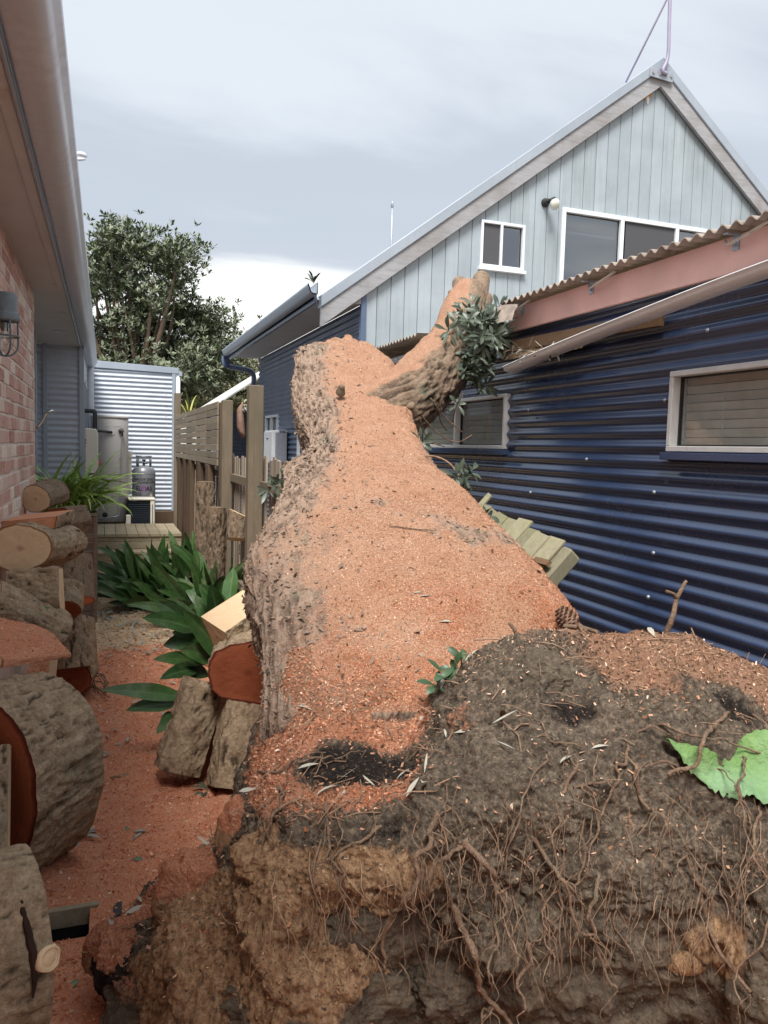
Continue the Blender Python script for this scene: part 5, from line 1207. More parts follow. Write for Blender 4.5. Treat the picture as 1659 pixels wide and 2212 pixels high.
patch = fbm(flat, 3.0, 4, .55, 40).reshape(nT, nA)
flank = sstep(R(86), R(150), ang)[None, :] * sstep(R(225), R(200), ang)[None, :]
saw = sstep(-.10, .42, nz_ + .25 * patch) * (1 - .76 * np.clip(flank + .55 * patch * sstep(R(100), R(140), ang)[None, :] * sstep(R(230), R(200), ang)[None, :], 0, 1))
saw = saw * (1 - .62 * sstep(.12, .42, fbm(flat * np.array([1, 1, 1.6]), 2.4, 4, .6, 41).reshape(nT, nA)) * sstep(.05, .25, uu))
# bare scaly patches on the left of the neck
bare = np.exp(-((uu - .61) / .03) ** 2 - (angd(R(138)) / .3) ** 2) + .7 * np.exp(-((uu - .52) / .05) ** 2 - (angd(R(160)) / .35) ** 2)
saw = np.clip(saw - bare * 1.1, 0, 1)
barkc = cyl * np.array([14, 14, 13.0])
wv = .5 * fbm(cyl, 3, 2, .5, 45)
rid = ridged(barkc * .55 + wv[:, None], 1.0, 4, 50).reshape(nT, nA)
lump = fbm(barkc, 1.1, 4, .6, 52).reshape(nT, nA)
crev = sstep(.08, -.32, lump) * (1 - saw)
disp = (1 - saw) * (.022 * lump + .012 * rid) + saw * (.014 * fbm(flat, 6, 4, .55, 60).reshape(nT, nA) + .006 * fbm(flat, 34, 3, .6, 61).reshape(nT, nA) + .003 * lump)
# low wind-rows in the sawdust across the trunk
disp = disp + saw * .012 * ridged(np.stack([cyl[:, 0] * 1.2, cyl[:, 1] * 1.2, cyl[:, 2] * 5.0], 1), .8, 2, 63).reshape(nT, nA) * sstep(.2, .8, nz_)
Gt = Gt + N0 * disp[..., None]
TF = grid_faces(nT, nA, True)
V = Gt.reshape(-1, 3)
# ragged sawn end
endc = Gt[-1].mean(0) + T[-1] * .02; nr_ = 8
E_ = [Gt[-1]]
for k in range(1, nr_ + 1):
    q = Gt[-1] * (1 - k / nr_) + endc * (k / nr_); E_.append(q + T[-1] * .01 * fbm(q, 12, 2, .5, 3)[:, None])
E_ = np.array(E_)
trunk = mesh_obj('trunk', V, TF[:, ::-1] if False else TF, M['trunk'], ft, True, {'saw': saw.ravel(), 'crev': crev.ravel()})
mesh_obj('cut_end', E_.reshape(-1, 3), grid_faces(nr_ + 1, nA, True), M['cut_tan'], ft, False, {'rad': np.repeat(1 - np.arange(nr_ + 1) / nr_, nA)})
fs = saw.ravel()[TF].mean(1) ** 1.8 * sstep(0.0, .5, nz_.ravel()[TF].mean(1)); cy_ = V[TF].mean(1)[:, 1]
TFo = TF if (np.cross(V[TF[:, 2]] - V[TF[:, 0]], V[TF[:, 3]] - V[TF[:, 1]]) * N0.reshape(-1, 3)[TF[:, 0]]).sum() > 0 else TF[:, ::-1]
o = scatter('trunk_sawdust', V, TFo, fs * (cy_ < 3.3), 90000, (.002, .0095), M['chip_tan'], ft, .001, .35, seed=21)
o = scatter('trunk_sawdust', V, TFo, fs * (cy_ >= 3.3), 30000, (.003, .011), M['chip_tan'], ft, .001, .35, seed=22)
o = scatter('trunk_sawdust', V, TFo, fs * np.exp(-(((cy_ - 2.35) / .30) ** 2)) * sstep(-.3, .35, fbm(V[TF].mean(1), 5, 3, .6, 66)) + .12 * fs * sstep(.1, .5, fbm(V[TF].mean(1), 4, 3, .6, 67)), 42000, (.002, .009), M['chip_orange'], ft, .002, .35, seed=23)
o = scatter('trunk_litter', V, TFo, fs, 260, (.008, .035), M['debris_bits'], ft, .004, .35, (.15, .5), seed=26)
# bark scales: rough plates proud of the left flank
bw_ = (1 - saw).ravel()[TF].mean(1) * (nz_.ravel()[TF].mean(1) > -.6)
def barkflakes(Vv, Ff, wt, n, size, mat, parent, seed):
    o = scatter('bark_scales', Vv, Ff, wt, n, size, mat, parent, .004, .55, (.4, .9), seed); return o
barkflakes(V, TFo, bw_, 9000, (.008, .035), M['trunk'], ft, 24)

# limb leaning on the roof
BP = [at(812, 912, t=4.85), at(870, 868, t=4.9), at(935, 808, t=5.1), at(985, 742, t=5.32), at(998, 680, t=5.5), at(1014, 632, t=5.66)]
BR = [.24, .225, .21, .185, .155, .12]
nB, nAb = 200, 150
P, r, T, A, B, sB = loft(BP, BR, nB, nAb); ang2 = np.linspace(0, 2 * np.pi, nAb, endpoint=False)
dirs = A[:, None] * np.cos(ang2)[None, :, None] + B[:, None] * np.sin(ang2)[None, :, None]
cyl2 = np.stack([np.cos(ang2)[None, :] * np.ones((nB, 1)), np.sin(ang2)[None, :] * np.ones((nB, 1)), sB[:, None] * 3 * np.ones((1, nAb))], -1).reshape(-1, 3)
rr = r[:, None] * (1 + .10 * fbm(cyl2, 1.3, 3, .5, 70).reshape(nB, nAb))
ub = np.linspace(0, 1, nB)[:, None]
Gb = P[:, None] + dirs * rr[..., None]; Nb = grid_normals(Gb, True)
if (Nb * dirs).sum() < 0: Nb = -Nb
sawb = .9 * sstep(.55, 1.1, Nb[..., 2] - .55 * Nb[..., 0] + .3 * fbm(Gb.reshape(-1, 3), 5, 3, .5, 71).reshape(nB, nAb))
lump = fbm(cyl2 * np.array([9, 9, 5.0]), 1.0, 4, .6, 72).reshape(nB, nAb)
barky = sstep(.62, .40, ub)
Gb = Gb + Nb * ((1 - .7 * sawb) * lump * (.009 + .021 * barky))[..., None]
BF = grid_faces(nB, nAb, True)
br = mesh_obj('branch', Gb.reshape(-1, 3), BF, M['branch'], ft, True, {'saw': sawb.ravel(), 'crev': (sstep(.05, -.32, lump) * (1 - sawb) * (.35 + .65 * barky)).ravel()})
o = scatter('branch_sawdust', Gb.reshape(-1, 3), BF, sawb.ravel()[BF].mean(1), 6000, (.004, .014), M['chip_tan'], br, -.001, .3, seed=25)
def stub(base, tip, r0, r1, parent=ft, mat='branch', name='branch_stub', bend=(0, 0, 0), cap='branch', n=18):
    base = np.array(base); tip = np.array(tip); Q = spline([base, (base + tip) / 2 + np.array(bend), tip], n)
    rad = np.linspace(r0, r1, n); rad[-3:] *= np.array([.97, .85, .6])
    V, F = tube(Q, rad, 20, True); V = V + fbm(V, 18, 3, .5, 5)[:, None] * .006
    return mesh_obj(name, V, F, M[mat], parent, True)
stub(at(1000, 650, t=5.64), at(991, 603, t=5.72), .062, .055)
stub(at(1030, 655, t=5.66), at(1042, 592, t=5.78), .075, .062)
stub(at(985, 665, t=5.6), at(972, 628, t=5.62), .026, .022)
stub(at(1030, 680, t=5.6), at(1050, 640, t=5.75), .07, .06)
stub(at(1010, 750, t=5.2), at(1015, 775, t=5.1), .05, .03)
stub(at(893, 895, t=4.72), at(884, 872, t=4.66), .035, .03)
stub(at(735, 850, t=4.62), at(738, 832, t=4.58), .03, .018, mat='stump')
stub(at(990, 745, t=5.18), at(1005, 728, t=5.1), .05, .02)

# ---- root plate
CG = [
 [(215, 2020, 2.40), (212, 2045, 2.35), (212, 2065, 2.28), (222, 2095, 2.26), (238, 2125, 2.3), (250, 2165, 2.36)],
 [(300, 1935, 2.42), (278, 1980, 2.30), (262, 2030, 2.18), (272, 2090, 2.12), (295, 2150, 2.12), (310, 2275, 2.14)],
 [(420, 1850, 2.45), (400, 1900, 2.30), (385, 1955, 2.12), (385, 2040, 2.0), (395, 2130, 1.95), (405, 2290, 1.95)],
 [(500, 1760, 2.40), (492, 1795, 2.26), (488, 1835, 2.12), (500, 1920, 2.0), (515, 2060, 1.9), (520, 2310, 1.88)],
 [(560, 1625, 2.42), (548, 1690, 2.20), (545, 1760, 2.02), (575, 1880, 1.92), (610, 2040, 1.84), (630, 2330, 1.82)],
 [(700, 1565, 2.36), (710, 1650, 2.13), (715, 1760, 1.93), (735, 1865, 1.87), (760, 2040, 1.86), (770, 2345, 1.86)],
 [(880, 1570, 2.42), (872, 1650, 2.20), (865, 1740, 1.97), (885, 1850, 1.90), (900, 2030, 1.96), (910, 2350, 2.06)],
 [(975, 1475, 2.36), (955, 1575, 2.14), (950, 1690, 1.97), (1005, 1820, 1.90), (1030, 2010, 1.90), (1040, 2355, 2.05)],
 [(1110, 1392, 2.40), (1115, 1500, 2.18), (1135, 1640, 1.99), (1150, 1790, 1.91), (1170, 1990, 1.88), (1180, 2360, 2.06)],
 [(1290, 1385, 2.62), (1310, 1480, 2.30), (1320, 1620, 2.03), (1330, 1790, 1.93), (1340, 1980, 1.91), (1350, 2370, 2.08)],
 [(1480, 1382, 2.76), (1490, 1460, 2.42), (1500, 1580, 2.13), (1510, 1770, 1.97), (1520, 1960, 1.94), (1530, 2380, 2.1)],
 [(1650, 1445, 2.76), (1665, 1510, 2.46), (1680, 1610, 2.18), (1690, 1770, 2.01), (1700, 1970, 1.86), (1710, 2390, 1.86)],
 [(1830, 1570, 2.66), (1850, 1630, 2.45), (1865, 1710, 2.22), (1875, 1840, 2.05), (1885, 2010, 2.05), (1895, 2400, 2.2)],
 [(1960, 1800, 2.62), (1975, 1850, 2.45), (1985, 1900, 2.32), (1990, 1980, 2.22), (1995, 2120, 2.2), (2000, 2400, 2.3)],
 [(2010, 2020, 2.62), (2015, 2060, 2.50), (2020, 2100, 2.4), (2022, 2160, 2.34), (2024, 2260, 2.32), (2026, 2420, 2.35)],
]
RIDE = {4: ((590, 1500, 2.52), (600, 1440, 2.66)), 5: ((735, 1490, 2.455), (750, 1425, 2.64)), 6: ((890, 1490, 2.49), (890, 1425, 2.66))}   # where the plate laps up on to the trunk
ctrl = []
for ci, col in enumerate(CG):
    pts = [at(x, y, t=tt) for x, y, tt in col]
    b1 = pts[0] + np.array([.05, .18, -.10]); b2 = pts[0] + np.array([.1, .38, -.45]); b2[2] = max(b2[2], .02)
    if ci in RIDE: b1 = at(*RIDE[ci][0][:2], t=RIDE[ci][0][2]); b2 = at(*RIDE[ci][1][:2], t=RIDE[ci][1][2])
    pts[-1][2] = min(pts[-1][2], .1)
    ctrl.append([b2, b1] + pts)
ctrl = np.array(ctrl)                                  # columns x rows x 3
nC, nR = 520, 420
tmp = np.stack([spline(ctrl[i], nR) for i in range(len(ctrl))])            # cols x nR x 3
S = np.stack([spline(tmp[:, j], nC) for j in range(nR)], 1)                # nC x nR x 3
Ns = grid_normals(S)
if Ns[nC // 2, int(nR * .55)].dot(np.array([0, -1, .3])) < 0: Ns = -Ns
fl_ = S.reshape(-1, 3)
def near_(x, y, t, rx, ry=None, rz=None):
    c = at(x, y, t=t); d = (fl_ - c) / np.array([rx, ry or rx, rz or rx]); return np.exp(-(d ** 2).sum(1)).reshape(nC, nR)
cu = np.linspace(0, len(CG) - 1, nC)[:, None]; ru = np.linspace(-2, 5, nR)[None, :]
topz = Ns[..., 2]
sawS = .46 * sstep(.35, .85, topz + .15 * fbm(fl_, 5, 3, .5, 81).reshape(nC, nR))
sawS = sawS * (1 - sstep(6.3, 7.2, cu) * sstep(.55, 1.15, ru - .75 * sstep(8.3, 9.3, cu) + .5 * fbm(fl_, 6, 3, .5, 88).reshape(nC, nR)))
sawS += .25 * sstep(8.2, 9.2, cu) * sstep(1.9, 1.1, ru)
sawS += 1.0 * sstep(3.5, 4.2, cu) * sstep(7.0, 6.2, cu) * sstep(1.7, .9, ru)
tan_ = np.clip(sstep(6.3, 7.5, cu) * np.ones((1, nR)) * .85 + .15 + .75 * sstep(.3, -.6, ru), 0, 1)
sawS += .9 * near_(830, 1725, 2.02, .14, .10, .07) + .7 * near_(620, 1690, 2.15, .12, .14, .1) + .95 * near_(390, 1885, 2.36, .18, .14, .12) + .7 * near_(300, 1960, 2.32, .13)
sawS += .45 * near_(1010, 1560, 2.35, .08, .15, .1) + .35 * near_(1120, 1690, 2.0, .05, .06, .16)
char = 1.2 * near_(765, 1622, 2.2, .19, .12, .10) + .8 * near_(290, 2060, 2.15, .07, .1, .09) + .55 * near_(840, 1790, 1.93, .14, .1, .05) + .9 * near_(1580, 1530, 2.32, .13, .08, .1)  # shade of the hollow put into the colour, plus dark soil pockets
char += .7 * near_(1230, 1545, 2.15, .12, .09, .10) + .5 * near_(1400, 1640, 2.1, .10, .08, .07) + .5 * near_(1080, 1700, 2.0, .08, .08, .06) + .5 * near_(960, 1500, 2.4, .05, .1, .1)  # dark patches painted as the shade of cavities in the mound
sawS = np.clip(np.clip(sawS, 0, 1.25) - 1.9 * char - .5 * near_(1130, 1470, 2.25, .2, .2, .16) - .45 * near_(1180, 1620, 2.15, .26, .16, .14), 0, 1.2)
rot = sstep(6.4, 5.2, cu) * sstep(2.3, 3.2, ru) * (1 - .9 * sstep(4.05, 4.4, ru + .6 * fbm(fl_, 4, 3, .5, 83).reshape(nC, nR)) * sstep(3.2, 4.4, cu)) + .7 * near_(420, 1960, 2.08, .16, .2, .14) + .6 * near_(1560, 2040, 1.93, .10, .1, .06) + .35 * near_(215, 2070, 2.3, .06) + .8 * near_(900, 1880, 1.9, .07, .08, .04)
rot = np.clip(rot, 0, 1) * (1 - .8 * np.clip(char, 0, 1))
grey = sstep(4.0, 4.4, ru) * sstep(3.6, 4.4, cu) + .8 * near_(330, 2140, 2.1, .16)
big = fbm(fl_, 4.2, 4, .5, 84).reshape(nC, nR); med = fbm(fl_, 16, 4, .6, 85).reshape(nC, nR); fine = fbm(fl_, 60, 3, .6, 86).reshape(nC, nR)
rg = ridged(fl_ * np.array([13, 13, 3.2]), 1.0, 3, 87).reshape(nC, nR)
lowf = sstep(.5, 2.5, ru); calm = 1 - .85 * sstep(3.6, 4.2, cu) * sstep(7.0, 6.2, cu) * sstep(.5, -.3, ru)
dS = big * (.05 + .02 * lowf) + med * (.024 + .012 * lowf) + .02 * ridged(fl_, 7, 2, 89).reshape(nC, nR) * sstep(6.5, 7.5, cu) + fine * .013 + rot * rg * .028 - .055 * near_(780, 1630, 2.2, .16, .12, .12) - .03 * near_(1590, 1535, 2.32, .10)
dS = dS * calm
dS -= .10 * near_(690, 1990, 1.92, .10, .2, .09) + .07 * near_(470, 2010, 2.0, .05, .2, .12) + .06 * near_(1130, 1960, 1.9, .16, .2, .14)
dS += .05 * near_(600, 1960, 1.9, .06, .2, .16) + .05 * near_(840, 1900, 1.88, .14, .2, .06)
S = S + Ns * dS[..., None]
SF = grid_faces(nC, nR); SV = S.reshape(-1, 3)
nn_ = np.cross(SV[SF[:, 2]] - SV[SF[:, 0]], SV[SF[:, 3]] - SV[SF[:, 1]])
if (nn_ * Ns.reshape(-1, 3)[SF[:, 0]]).sum() < 0: SF = SF[:, ::-1]
rp_ = mesh_obj('root_plate', SV, SF, M['soil'], ft, True, {'saw': sawS.ravel(), 'rot': rot.ravel(), 'char': np.clip(char, 0, 1).ravel(), 'grey': np.clip(grey, 0, 1).ravel(), 'tan': tan_.ravel()})
wS = np.clip(sawS, 0, 1).ravel()[SF].mean(1)
cuF = (cu * np.ones((1, nR))).ravel()[SF].mean(1)
scatter('root_plate_chips', SV, SF, wS ** 2 * (cuF < 7), 16000, (.004, .016), M['chip_orange'], ft, .001, .4, seed=31)
scatter('root_plate_chips', SV, SF, (.13 + wS * (.3 + .7 * (cuF > 6.5))) * (topz.ravel()[SF].mean(1) > .0), 26000, (.004, .022), M['chip_mix'], ft, .002, .5, (.15, .6), seed=32)
scatter('soil_crumbs', SV, SF, (1.1 - wS) * sstep(-1.0, .5, ru * np.ones((nC, 1))).ravel()[SF].mean(1), 30000, (.003, .011), M['soil'], ft, .001, .8, (.5, 1.0), seed=33)

# clods and chunks of rotten wood standing proud of the face
def clod(name, x, y, t, size, seed, rot_=0.0, dark_soil_=0.0, grey_=0.0, saw_=0.0, str_=1.0):
    n1, n2 = 110, 140; c = at(x, y, t=t); th = np.linspace(.02, np.pi - .02, n1)[:, None]; ph = np.linspace(0, 2 * np.pi, n2, endpoint=False)[None, :]
    D_ = np.stack([np.sin(th) * np.cos(ph), np.sin(th) * np.sin(ph), np.cos(th) * np.ones_like(ph)], -1)
    q = (D_ * np.array(size)).reshape(-1, 3) + c
    h = 1 + .30 * fbm(q + seed, 5, 3, .5, seed) + .16 * ridged((q + seed) * np.array([16, 16, 16 / str_]), 1, 3, seed + 1) + .16 * fbm(q, 30, 4, .65, seed + 2) + .05 * fbm(q, 130, 2, .6, seed + 3)
    V = D_ * np.array(size) * h.reshape(n1, n2)[..., None] + c
    Nq = D_[..., 2].ravel(); F = grid_faces(n1, n2, True)
    return mesh_obj(name, V.reshape(-1, 3), F, M['soil'], ft, True, {'rot': np.full(n1 * n2, rot_), 'char': np.full(n1 * n2, dark_soil_), 'grey': np.full(n1 * n2, grey_), 'saw': np.clip(saw_ * sstep(-.15, .6, Nq), 0, 1)})
for i, a_ in enumerate([
    ('rotten_wood', 440, 1935, 2.16, (.12, .09, .13), 1.0, 0, 0, 1.1, 4), ('rotten_wood', 590, 2010, 2.0, (.07, .07, .26), 1.0, 0, 0, 0, 6), ('rotten_wood', 655, 1835, 2.02, (.16, .10, .075), 1.0, 0, 0, .2, 2),
    ('rotten_wood', 508, 1800, 2.14, (.045, .05, .10), .9, 0, 0, 1.1, 4), ('rotten_wood', 228, 2050, 2.32, (.06, .07, .06), .8, 0, .3, 1.1, 1), ('soil_clod', 300, 2065, 2.2, (.12, .10, .12), 0, .75, 0, 1.2, 1),
    ('soil_clod', 810, 1965, 1.99, (.15, .09, .12), 0, 0, 1, 0, 1), ('soil_clod', 720, 2130, 2.0, (.26, .12, .12), 0, .2, 1, 0, 1), ('soil_clod', 360, 2150, 2.14, (.16, .1, .11), .2, .3, .6, .5, 1),
    ('soil_clod', 1430, 2020, 2.07, (.20, .11, .13), .15, 0, 1, 0, 1), ('soil_clod', 1560, 2110, 2.1, (.14, .08, .12), 0, .1, 1, 0, 1), ('soil_clod', 1250, 2090, 2.1, (.14, .08, .10), 0, .2, .8, 0, 1),
    ('soil_clod', 1130, 1460, 2.34, (.15, .12, .07), 0, .1, .6, .15, 1), ('soil_clod', 1020, 1600, 2.16, (.08, .10, .10), 0, .3, .3, .4, 1), ('soil_clod', 990, 2110, 2.06, (.13, .08, .10), 0, .35, .7, 0, 1),
    ('rotten_wood', 870, 1890, 1.97, (.10, .07, .05), 1, 0, 0, 0, 2), ('rotten_wood', 1490, 2075, 1.97, (.055, .025, .03), 1, 0, 0, 0, 3), ('soil_clod', 1390, 1870, 2.03, (.17, .10, .09), 0, .2, .2, .1, 1),
    ('rotten_wood', 700, 2010, 2.02, (.05, .06, .05), 1, .1, 0, 0, 3), ('soil_clod', 480, 2090, 2.08, (.09, .08, .12), .5, 0, .2, .3, 3)]):
    clod(a_[0], a_[1], a_[2], a_[3], a_[4], 300 + i * 7, a_[5], a_[6], a_[7], a_[8], a_[9])

# distance of the root plate along a view line, to lay roots on it
d_ = SV - np.array([0, 0, CAMH]); tz = d_ @ fw; kD = 1659 / 768.0
sx = (384 + FPX * (d_ @ rt) / tz) * kD; sy = (512 - FPX * (d_ @ up) / tz) * kD
def soil_t(x, y, dflt=1.95):
    k = (np.abs(sx - x) < 7) & (np.abs(sy - y) < 7)
    return tz[k].min() if k.any() else dflt
ROOTS = [
 (.009, .006, [(1351, 1603), (1347, 1643), (1335, 1659), (1341, 1683), (1311, 1723), (1299, 1767), (1279, 1811), (1275, 1847), (1273, 1899)], .015),
 (.009, .005, [(1291, 1887), (1287, 1935), (1273, 1963), (1267, 1983), (1299, 2067), (1329, 2139)], .03),
 (.008, .004, [(1153, 1807), (1183, 1855), (1219, 1903), (1231, 1951), (1251, 2007), (1291, 2027), (1303, 2067)], .03),
 (.013, .010, [(1000, 1815), (1020, 1840), (1051, 1867), (1070, 1905), (1079, 1934)], .04),
 (.012, .008, [(976, 1951), (1000, 1995), (1023, 2060), (1039, 2125), (1067, 2171), (1107, 2214)], .06),
 (.008, .006, [(1067, 2171), (1050, 2180), (1040, 2195)], .07),
 (.005, .003, [(1183, 1631), (1147, 1687), (1127, 1751), (1100, 1815), (1087, 1843), (1071, 1891), (1039, 1919)], .03),
 (.014, .010, [(1572, 1543), (1545, 1560), (1527, 1583), (1515, 1615), (1511, 1643), (1479, 1659), (1450, 1675)], .05),
 (.009, .005, [(1479, 1659), (1450, 1650), (1420, 1645), (1395, 1650)], .03),
 (.009, .006, [(1419, 1566), (1450, 1575), (1475, 1583), (1530, 1592), (1579, 1603), (1659, 1631)], .04),
 (.008, .005, [(1591, 1603), (1607, 1639), (1599, 1699), (1615, 1759), (1615, 1807), (1631, 1843)], .06),
 (.006, .003, [(1515, 1643), (1563, 1663), (1587, 1695)], .06),
 (.006, .004, [(1367, 1581), (1395, 1570), (1430, 1575), (1470, 1590)], .02),
 (.011, .010, [(1371, 1648), (1379, 1707), (1395, 1747), (1415, 1755)], .02),
 (.011, .006, [(1495, 1879), (1523, 1959), (1555, 2047), (1619, 2147)], .02),
 (.011, .006, [(944, 1759), (932, 1800), (924, 1827), (900, 1847), (908, 1887), (888, 1923), (856, 1975), (832, 2031), (824, 2095)], .04),
 (.009, .005, [(1008, 1819), (972, 1843), (940, 1875), (928, 1923), (940, 1930)], .05),
 (.012, .008, [(844, 2086), (866, 2068), (884, 2063), (900, 2031), (900, 1999)], .03),
 (.004, .002, [(960, 1679), (964, 1727), (952, 1847), (968, 1927), (960, 1991), (970, 2031)], .07),
 (.007, .005, [(836, 1775), (804, 1799), (716, 1855)], .015),
 (.006, .004, [(704, 1739), (714, 1807), (706, 1855), (744, 1887)], .015),
 (.006, .004, [(600, 1700), (608, 1720), (590, 1760), (570, 1800), (560, 1850)], .02),
 (.007, .003, [(640, 1650), (690, 1640), (740, 1635), (790, 1620)], .01),
 (.008, .004, [(560, 1670), (610, 1660), (660, 1630), (700, 1625)], .012),
 (.005, .003, [(900, 1887), (895, 1950), (915, 1990), (925, 2010)], .05),
 (.006, .003, [(1221, 1603), (1240, 1640), (1250, 1670)], .015),
 (.007, .004, [(1175, 1580), (1200, 1600), (1235, 1608), (1265, 1612)], .012),
 (.005, .003, [(1284, 1625), (1286, 1660), (1283, 1695)], .012),
 (.007, .004, [(1215, 1715), (1225, 1690), (1240, 1660), (1238, 1625)], .02),
 (.006, .003, [(1225, 1712), (1265, 1695), (1310, 1688), (1345, 1685)], .02),
 (.008, .004, [(1550, 1990), (1530, 1940), (1500, 1890), (1480, 1850)], .02),
 (.007, .004, [(1659, 1700), (1640, 1760), (1630, 1840), (1655, 1900)], .05),
 (.006, .003, [(1590, 1545), (1625, 1565), (1660, 1605)], .04),
 (.006, .003, [(1070, 1980), (1068, 2040), (1055, 2100), (1062, 2150)], .05),
 (.008, .005, [(1150, 2000), (1142, 2060), (1125, 2120), (1135, 2180)], .05),
]
def root(pts, r0, r1, off, wig=.006, name='root', sd=0, mat='root', n=None):
    Q = [at(x, y, t=soil_t(x, y) - (off if k_ > 1 else (off * .35 if k_ else -.012))) for k_, (x, y) in enumerate(pts)]; n = n or max(10, len(pts) * 5)
    Q = spline(Q, n); Q = Q + np.stack([fbm(Q + sd + k * 7, 22, 2, .6, 90 + k) for k in range(3)], 1) * wig
    V, F = tube(Q, np.linspace(r0, r1, n) * .8 * (1 + .35 * fbm(Q, 40, 2, .5, 93)), 7, True)
    return mesh_obj(name, V, F, M[mat], ft, True)
for i, (r0_, r1_, pts, off) in enumerate(ROOTS): root(pts, r0_ * (.62 if pts[0][1] < 1700 else .95), r1_ * (.5 if pts[0][1] < 1700 else .8), off, .016, 'root', i, 'root', max(20, len(pts) * 9))
g = random.Random(44)
for i in range(70):
    x = g.uniform(880, 1680) if i % 5 else g.uniform(520, 880); y = g.uniform(1740, 2010)
    L = g.uniform(60, 230); dx_ = g.gauss(-10, 35); off = g.uniform(.015, .06)
    pts = [(x, y), (x + dx_ * .3 + g.gauss(0, 10), y + L * .33), (x + dx_ * .7 + g.gauss(0, 14), y + L * .66), (x + dx_ + g.gauss(0, 14), y + L)]
    r0_ = g.choice([.0018, .0022, .003, .0042])
    try: root(pts, r0_, r0_ * .5, off, .012, 'rootlet', i, 'root' if r0_ > .0025 else 'root_fine', 14)
    except Exception: pass
mbf = MB()
for i in range(420):
    x = g.uniform(900, 1690) if i % 4 else g.uniform(540, 900); y = g.uniform(1700, 2060); L = g.uniform(30, 140); dx_ = g.gauss(0, 28); t0 = soil_t(x, y) - g.uniform(.005, .04)
    Q = spline([at(x, y, t=t0), at(x + dx_ * .5 + g.gauss(0, 9), y + L * .5, t=t0 - g.uniform(0, .02)), at(x + dx_, y + L, t=t0 - g.uniform(-.01, .03))], 6)
    mbf.tube(Q, g.uniform(.0004, .0009), 3, False)
o = mbf.build('root_hair', M['root_fine'], ft); o['kind'] = 'stuff'
# side rootlets branching off the thick roots
gb_ = random.Random(77)
for i, (r0_, r1_, pts, off) in enumerate(ROOTS):
    if r0_ < .0055 or len(pts) < 3 or pts[0][1] < 1640: continue
    for k_ in range(3):
        a_ = pts[gb_.randrange(1, len(pts))]; dx_ = gb_.choice([-1, 1]) * gb_.uniform(12, 45); L = gb_.uniform(30, 110); t0 = soil_t(*a_) - off
        Q = spline([at(a_[0], a_[1], t=t0), at(a_[0] + dx_ * .5, a_[1] + L * .25, t=t0 - .01), at(a_[0] + dx_ * .7 + gb_.gauss(0, 10), a_[1] + L * .65, t=t0 - .02), at(a_[0] + dx_ + gb_.gauss(0, 16), a_[1] + L, t=t0 - .015)], 16)
        Q = Q + np.stack([fbm(Q + k2 * 7 + i, 30, 2, .6, 190 + k2) for k2 in range(3)], 1) * .010; r_ = gb_.uniform(.0012, .0028)
        V, F = tube(Q, np.linspace(r_, r_ * .4, 16), 5, True); mesh_obj('rootlet', V, F, M['root'], ft, True)
# upright dead root on the ridge
m = MB(); Q = spline([at(1437, 1380, t=2.85), at(1446, 1345, t=2.84), at(1454, 1322, t=2.84), at(1464, 1290, t=2.85), at(1473, 1272, t=2.86), at(1484, 1255, t=2.87)], 22); Q += np.stack([fbm(Q + k * 5, 30, 2, .6, 95 + k) for k in range(3)], 1) * .008
m.tube(Q, np.linspace(.012, .006, 22), 7); m.tube(spline([at(1462, 1292, t=2.85), at(1455, 1283, t=2.84), at(1438, 1277, t=2.83)], 8), [.008, .008, .007, .007, .006, .006, .007, .006], 6); m.build('root', M['root'], ft, True)
for (a, b, r_, t0) in [((1217, 1352), (1292, 1366), .008, 2.72), ((1250, 1350), (1270, 1385), .010, 2.7), ((1150, 1560), (1075, 1590), .006, 2.25), ((1100, 1345), (1118, 1385), .006, 2.6)]:
    m = MB(); Q = spline([at(*a, t=t0), at((a[0] + b[0]) / 2 + 3, (a[1] + b[1]) / 2 - 3, t=t0 - .01), at(*b, t=t0)], 8); m.tube(Q, r_, 6); m.build('root', M['root'], ft, True)

# leaves still on the tree
def whorl(c, ax, n, L, Wd, seed, parent, mat, name='leaf_cluster', el=(.1, 1.0), loc=None, droop=(.2, 1.0), stem=.0):
    g_ = random.Random(seed); ax = np.array(ax, float); ax /= np.linalg.norm(ax)
    q = Vector((0, 0, 1)).rotation_difference(Vector(ax)).to_matrix(); q = np.array(q)
    VV, FF = [], []; k = 0
    for j in range(n):
        V, F = leafmesh(L * g_.uniform(.65, 1.15), Wd * g_.uniform(.8, 1.2), 2 * math.pi * j / n + g_.gauss(0, .25), g_.uniform(*el), g_.uniform(*droop), 6, 3, .25, .12, 1.25, g_.uniform(-.4, .4), base=(0, 0, g_.uniform(-.02, .02)))
        VV.append(V); FF.append(F + k); k += len(V)
    V = np.vstack(VV) @ q.T + np.array(c)
    return mesh_obj(name, V, np.vstack(FF), mat, parent, True, loc=loc)
g = random.Random(12)
SPR = []
for i in range(95):
    u = i / 95; x = 1036 + g.gauss(0, 17) + 10 * math.sin(u * 5); y = 676 + u * 140 + g.gauss(0, 8); SPR.append((x, y, 5.02 + g.uniform(-.12, .25)))
SPR += [(985, 700, 5.05), (1000, 672, 5.1), (970, 715, 5.0), (1085, 690, 5.1), (1075, 665, 5.15), (1020, 655, 5.2), (1060, 735, 4.95), (1090, 710, 5.05), (1050, 832, 5.0), (1030, 842, 5.0)]
for i, (x, y, t0) in enumerate(SPR):
    whorl(at(x, y, t=t0), (g.gauss(-.2, .5), g.gauss(-.7, .4), g.gauss(.1, .5)), 9, .11, .024, 100 + i, ft, M['banksia'], 'leaf_cluster', (.0, 1.1))
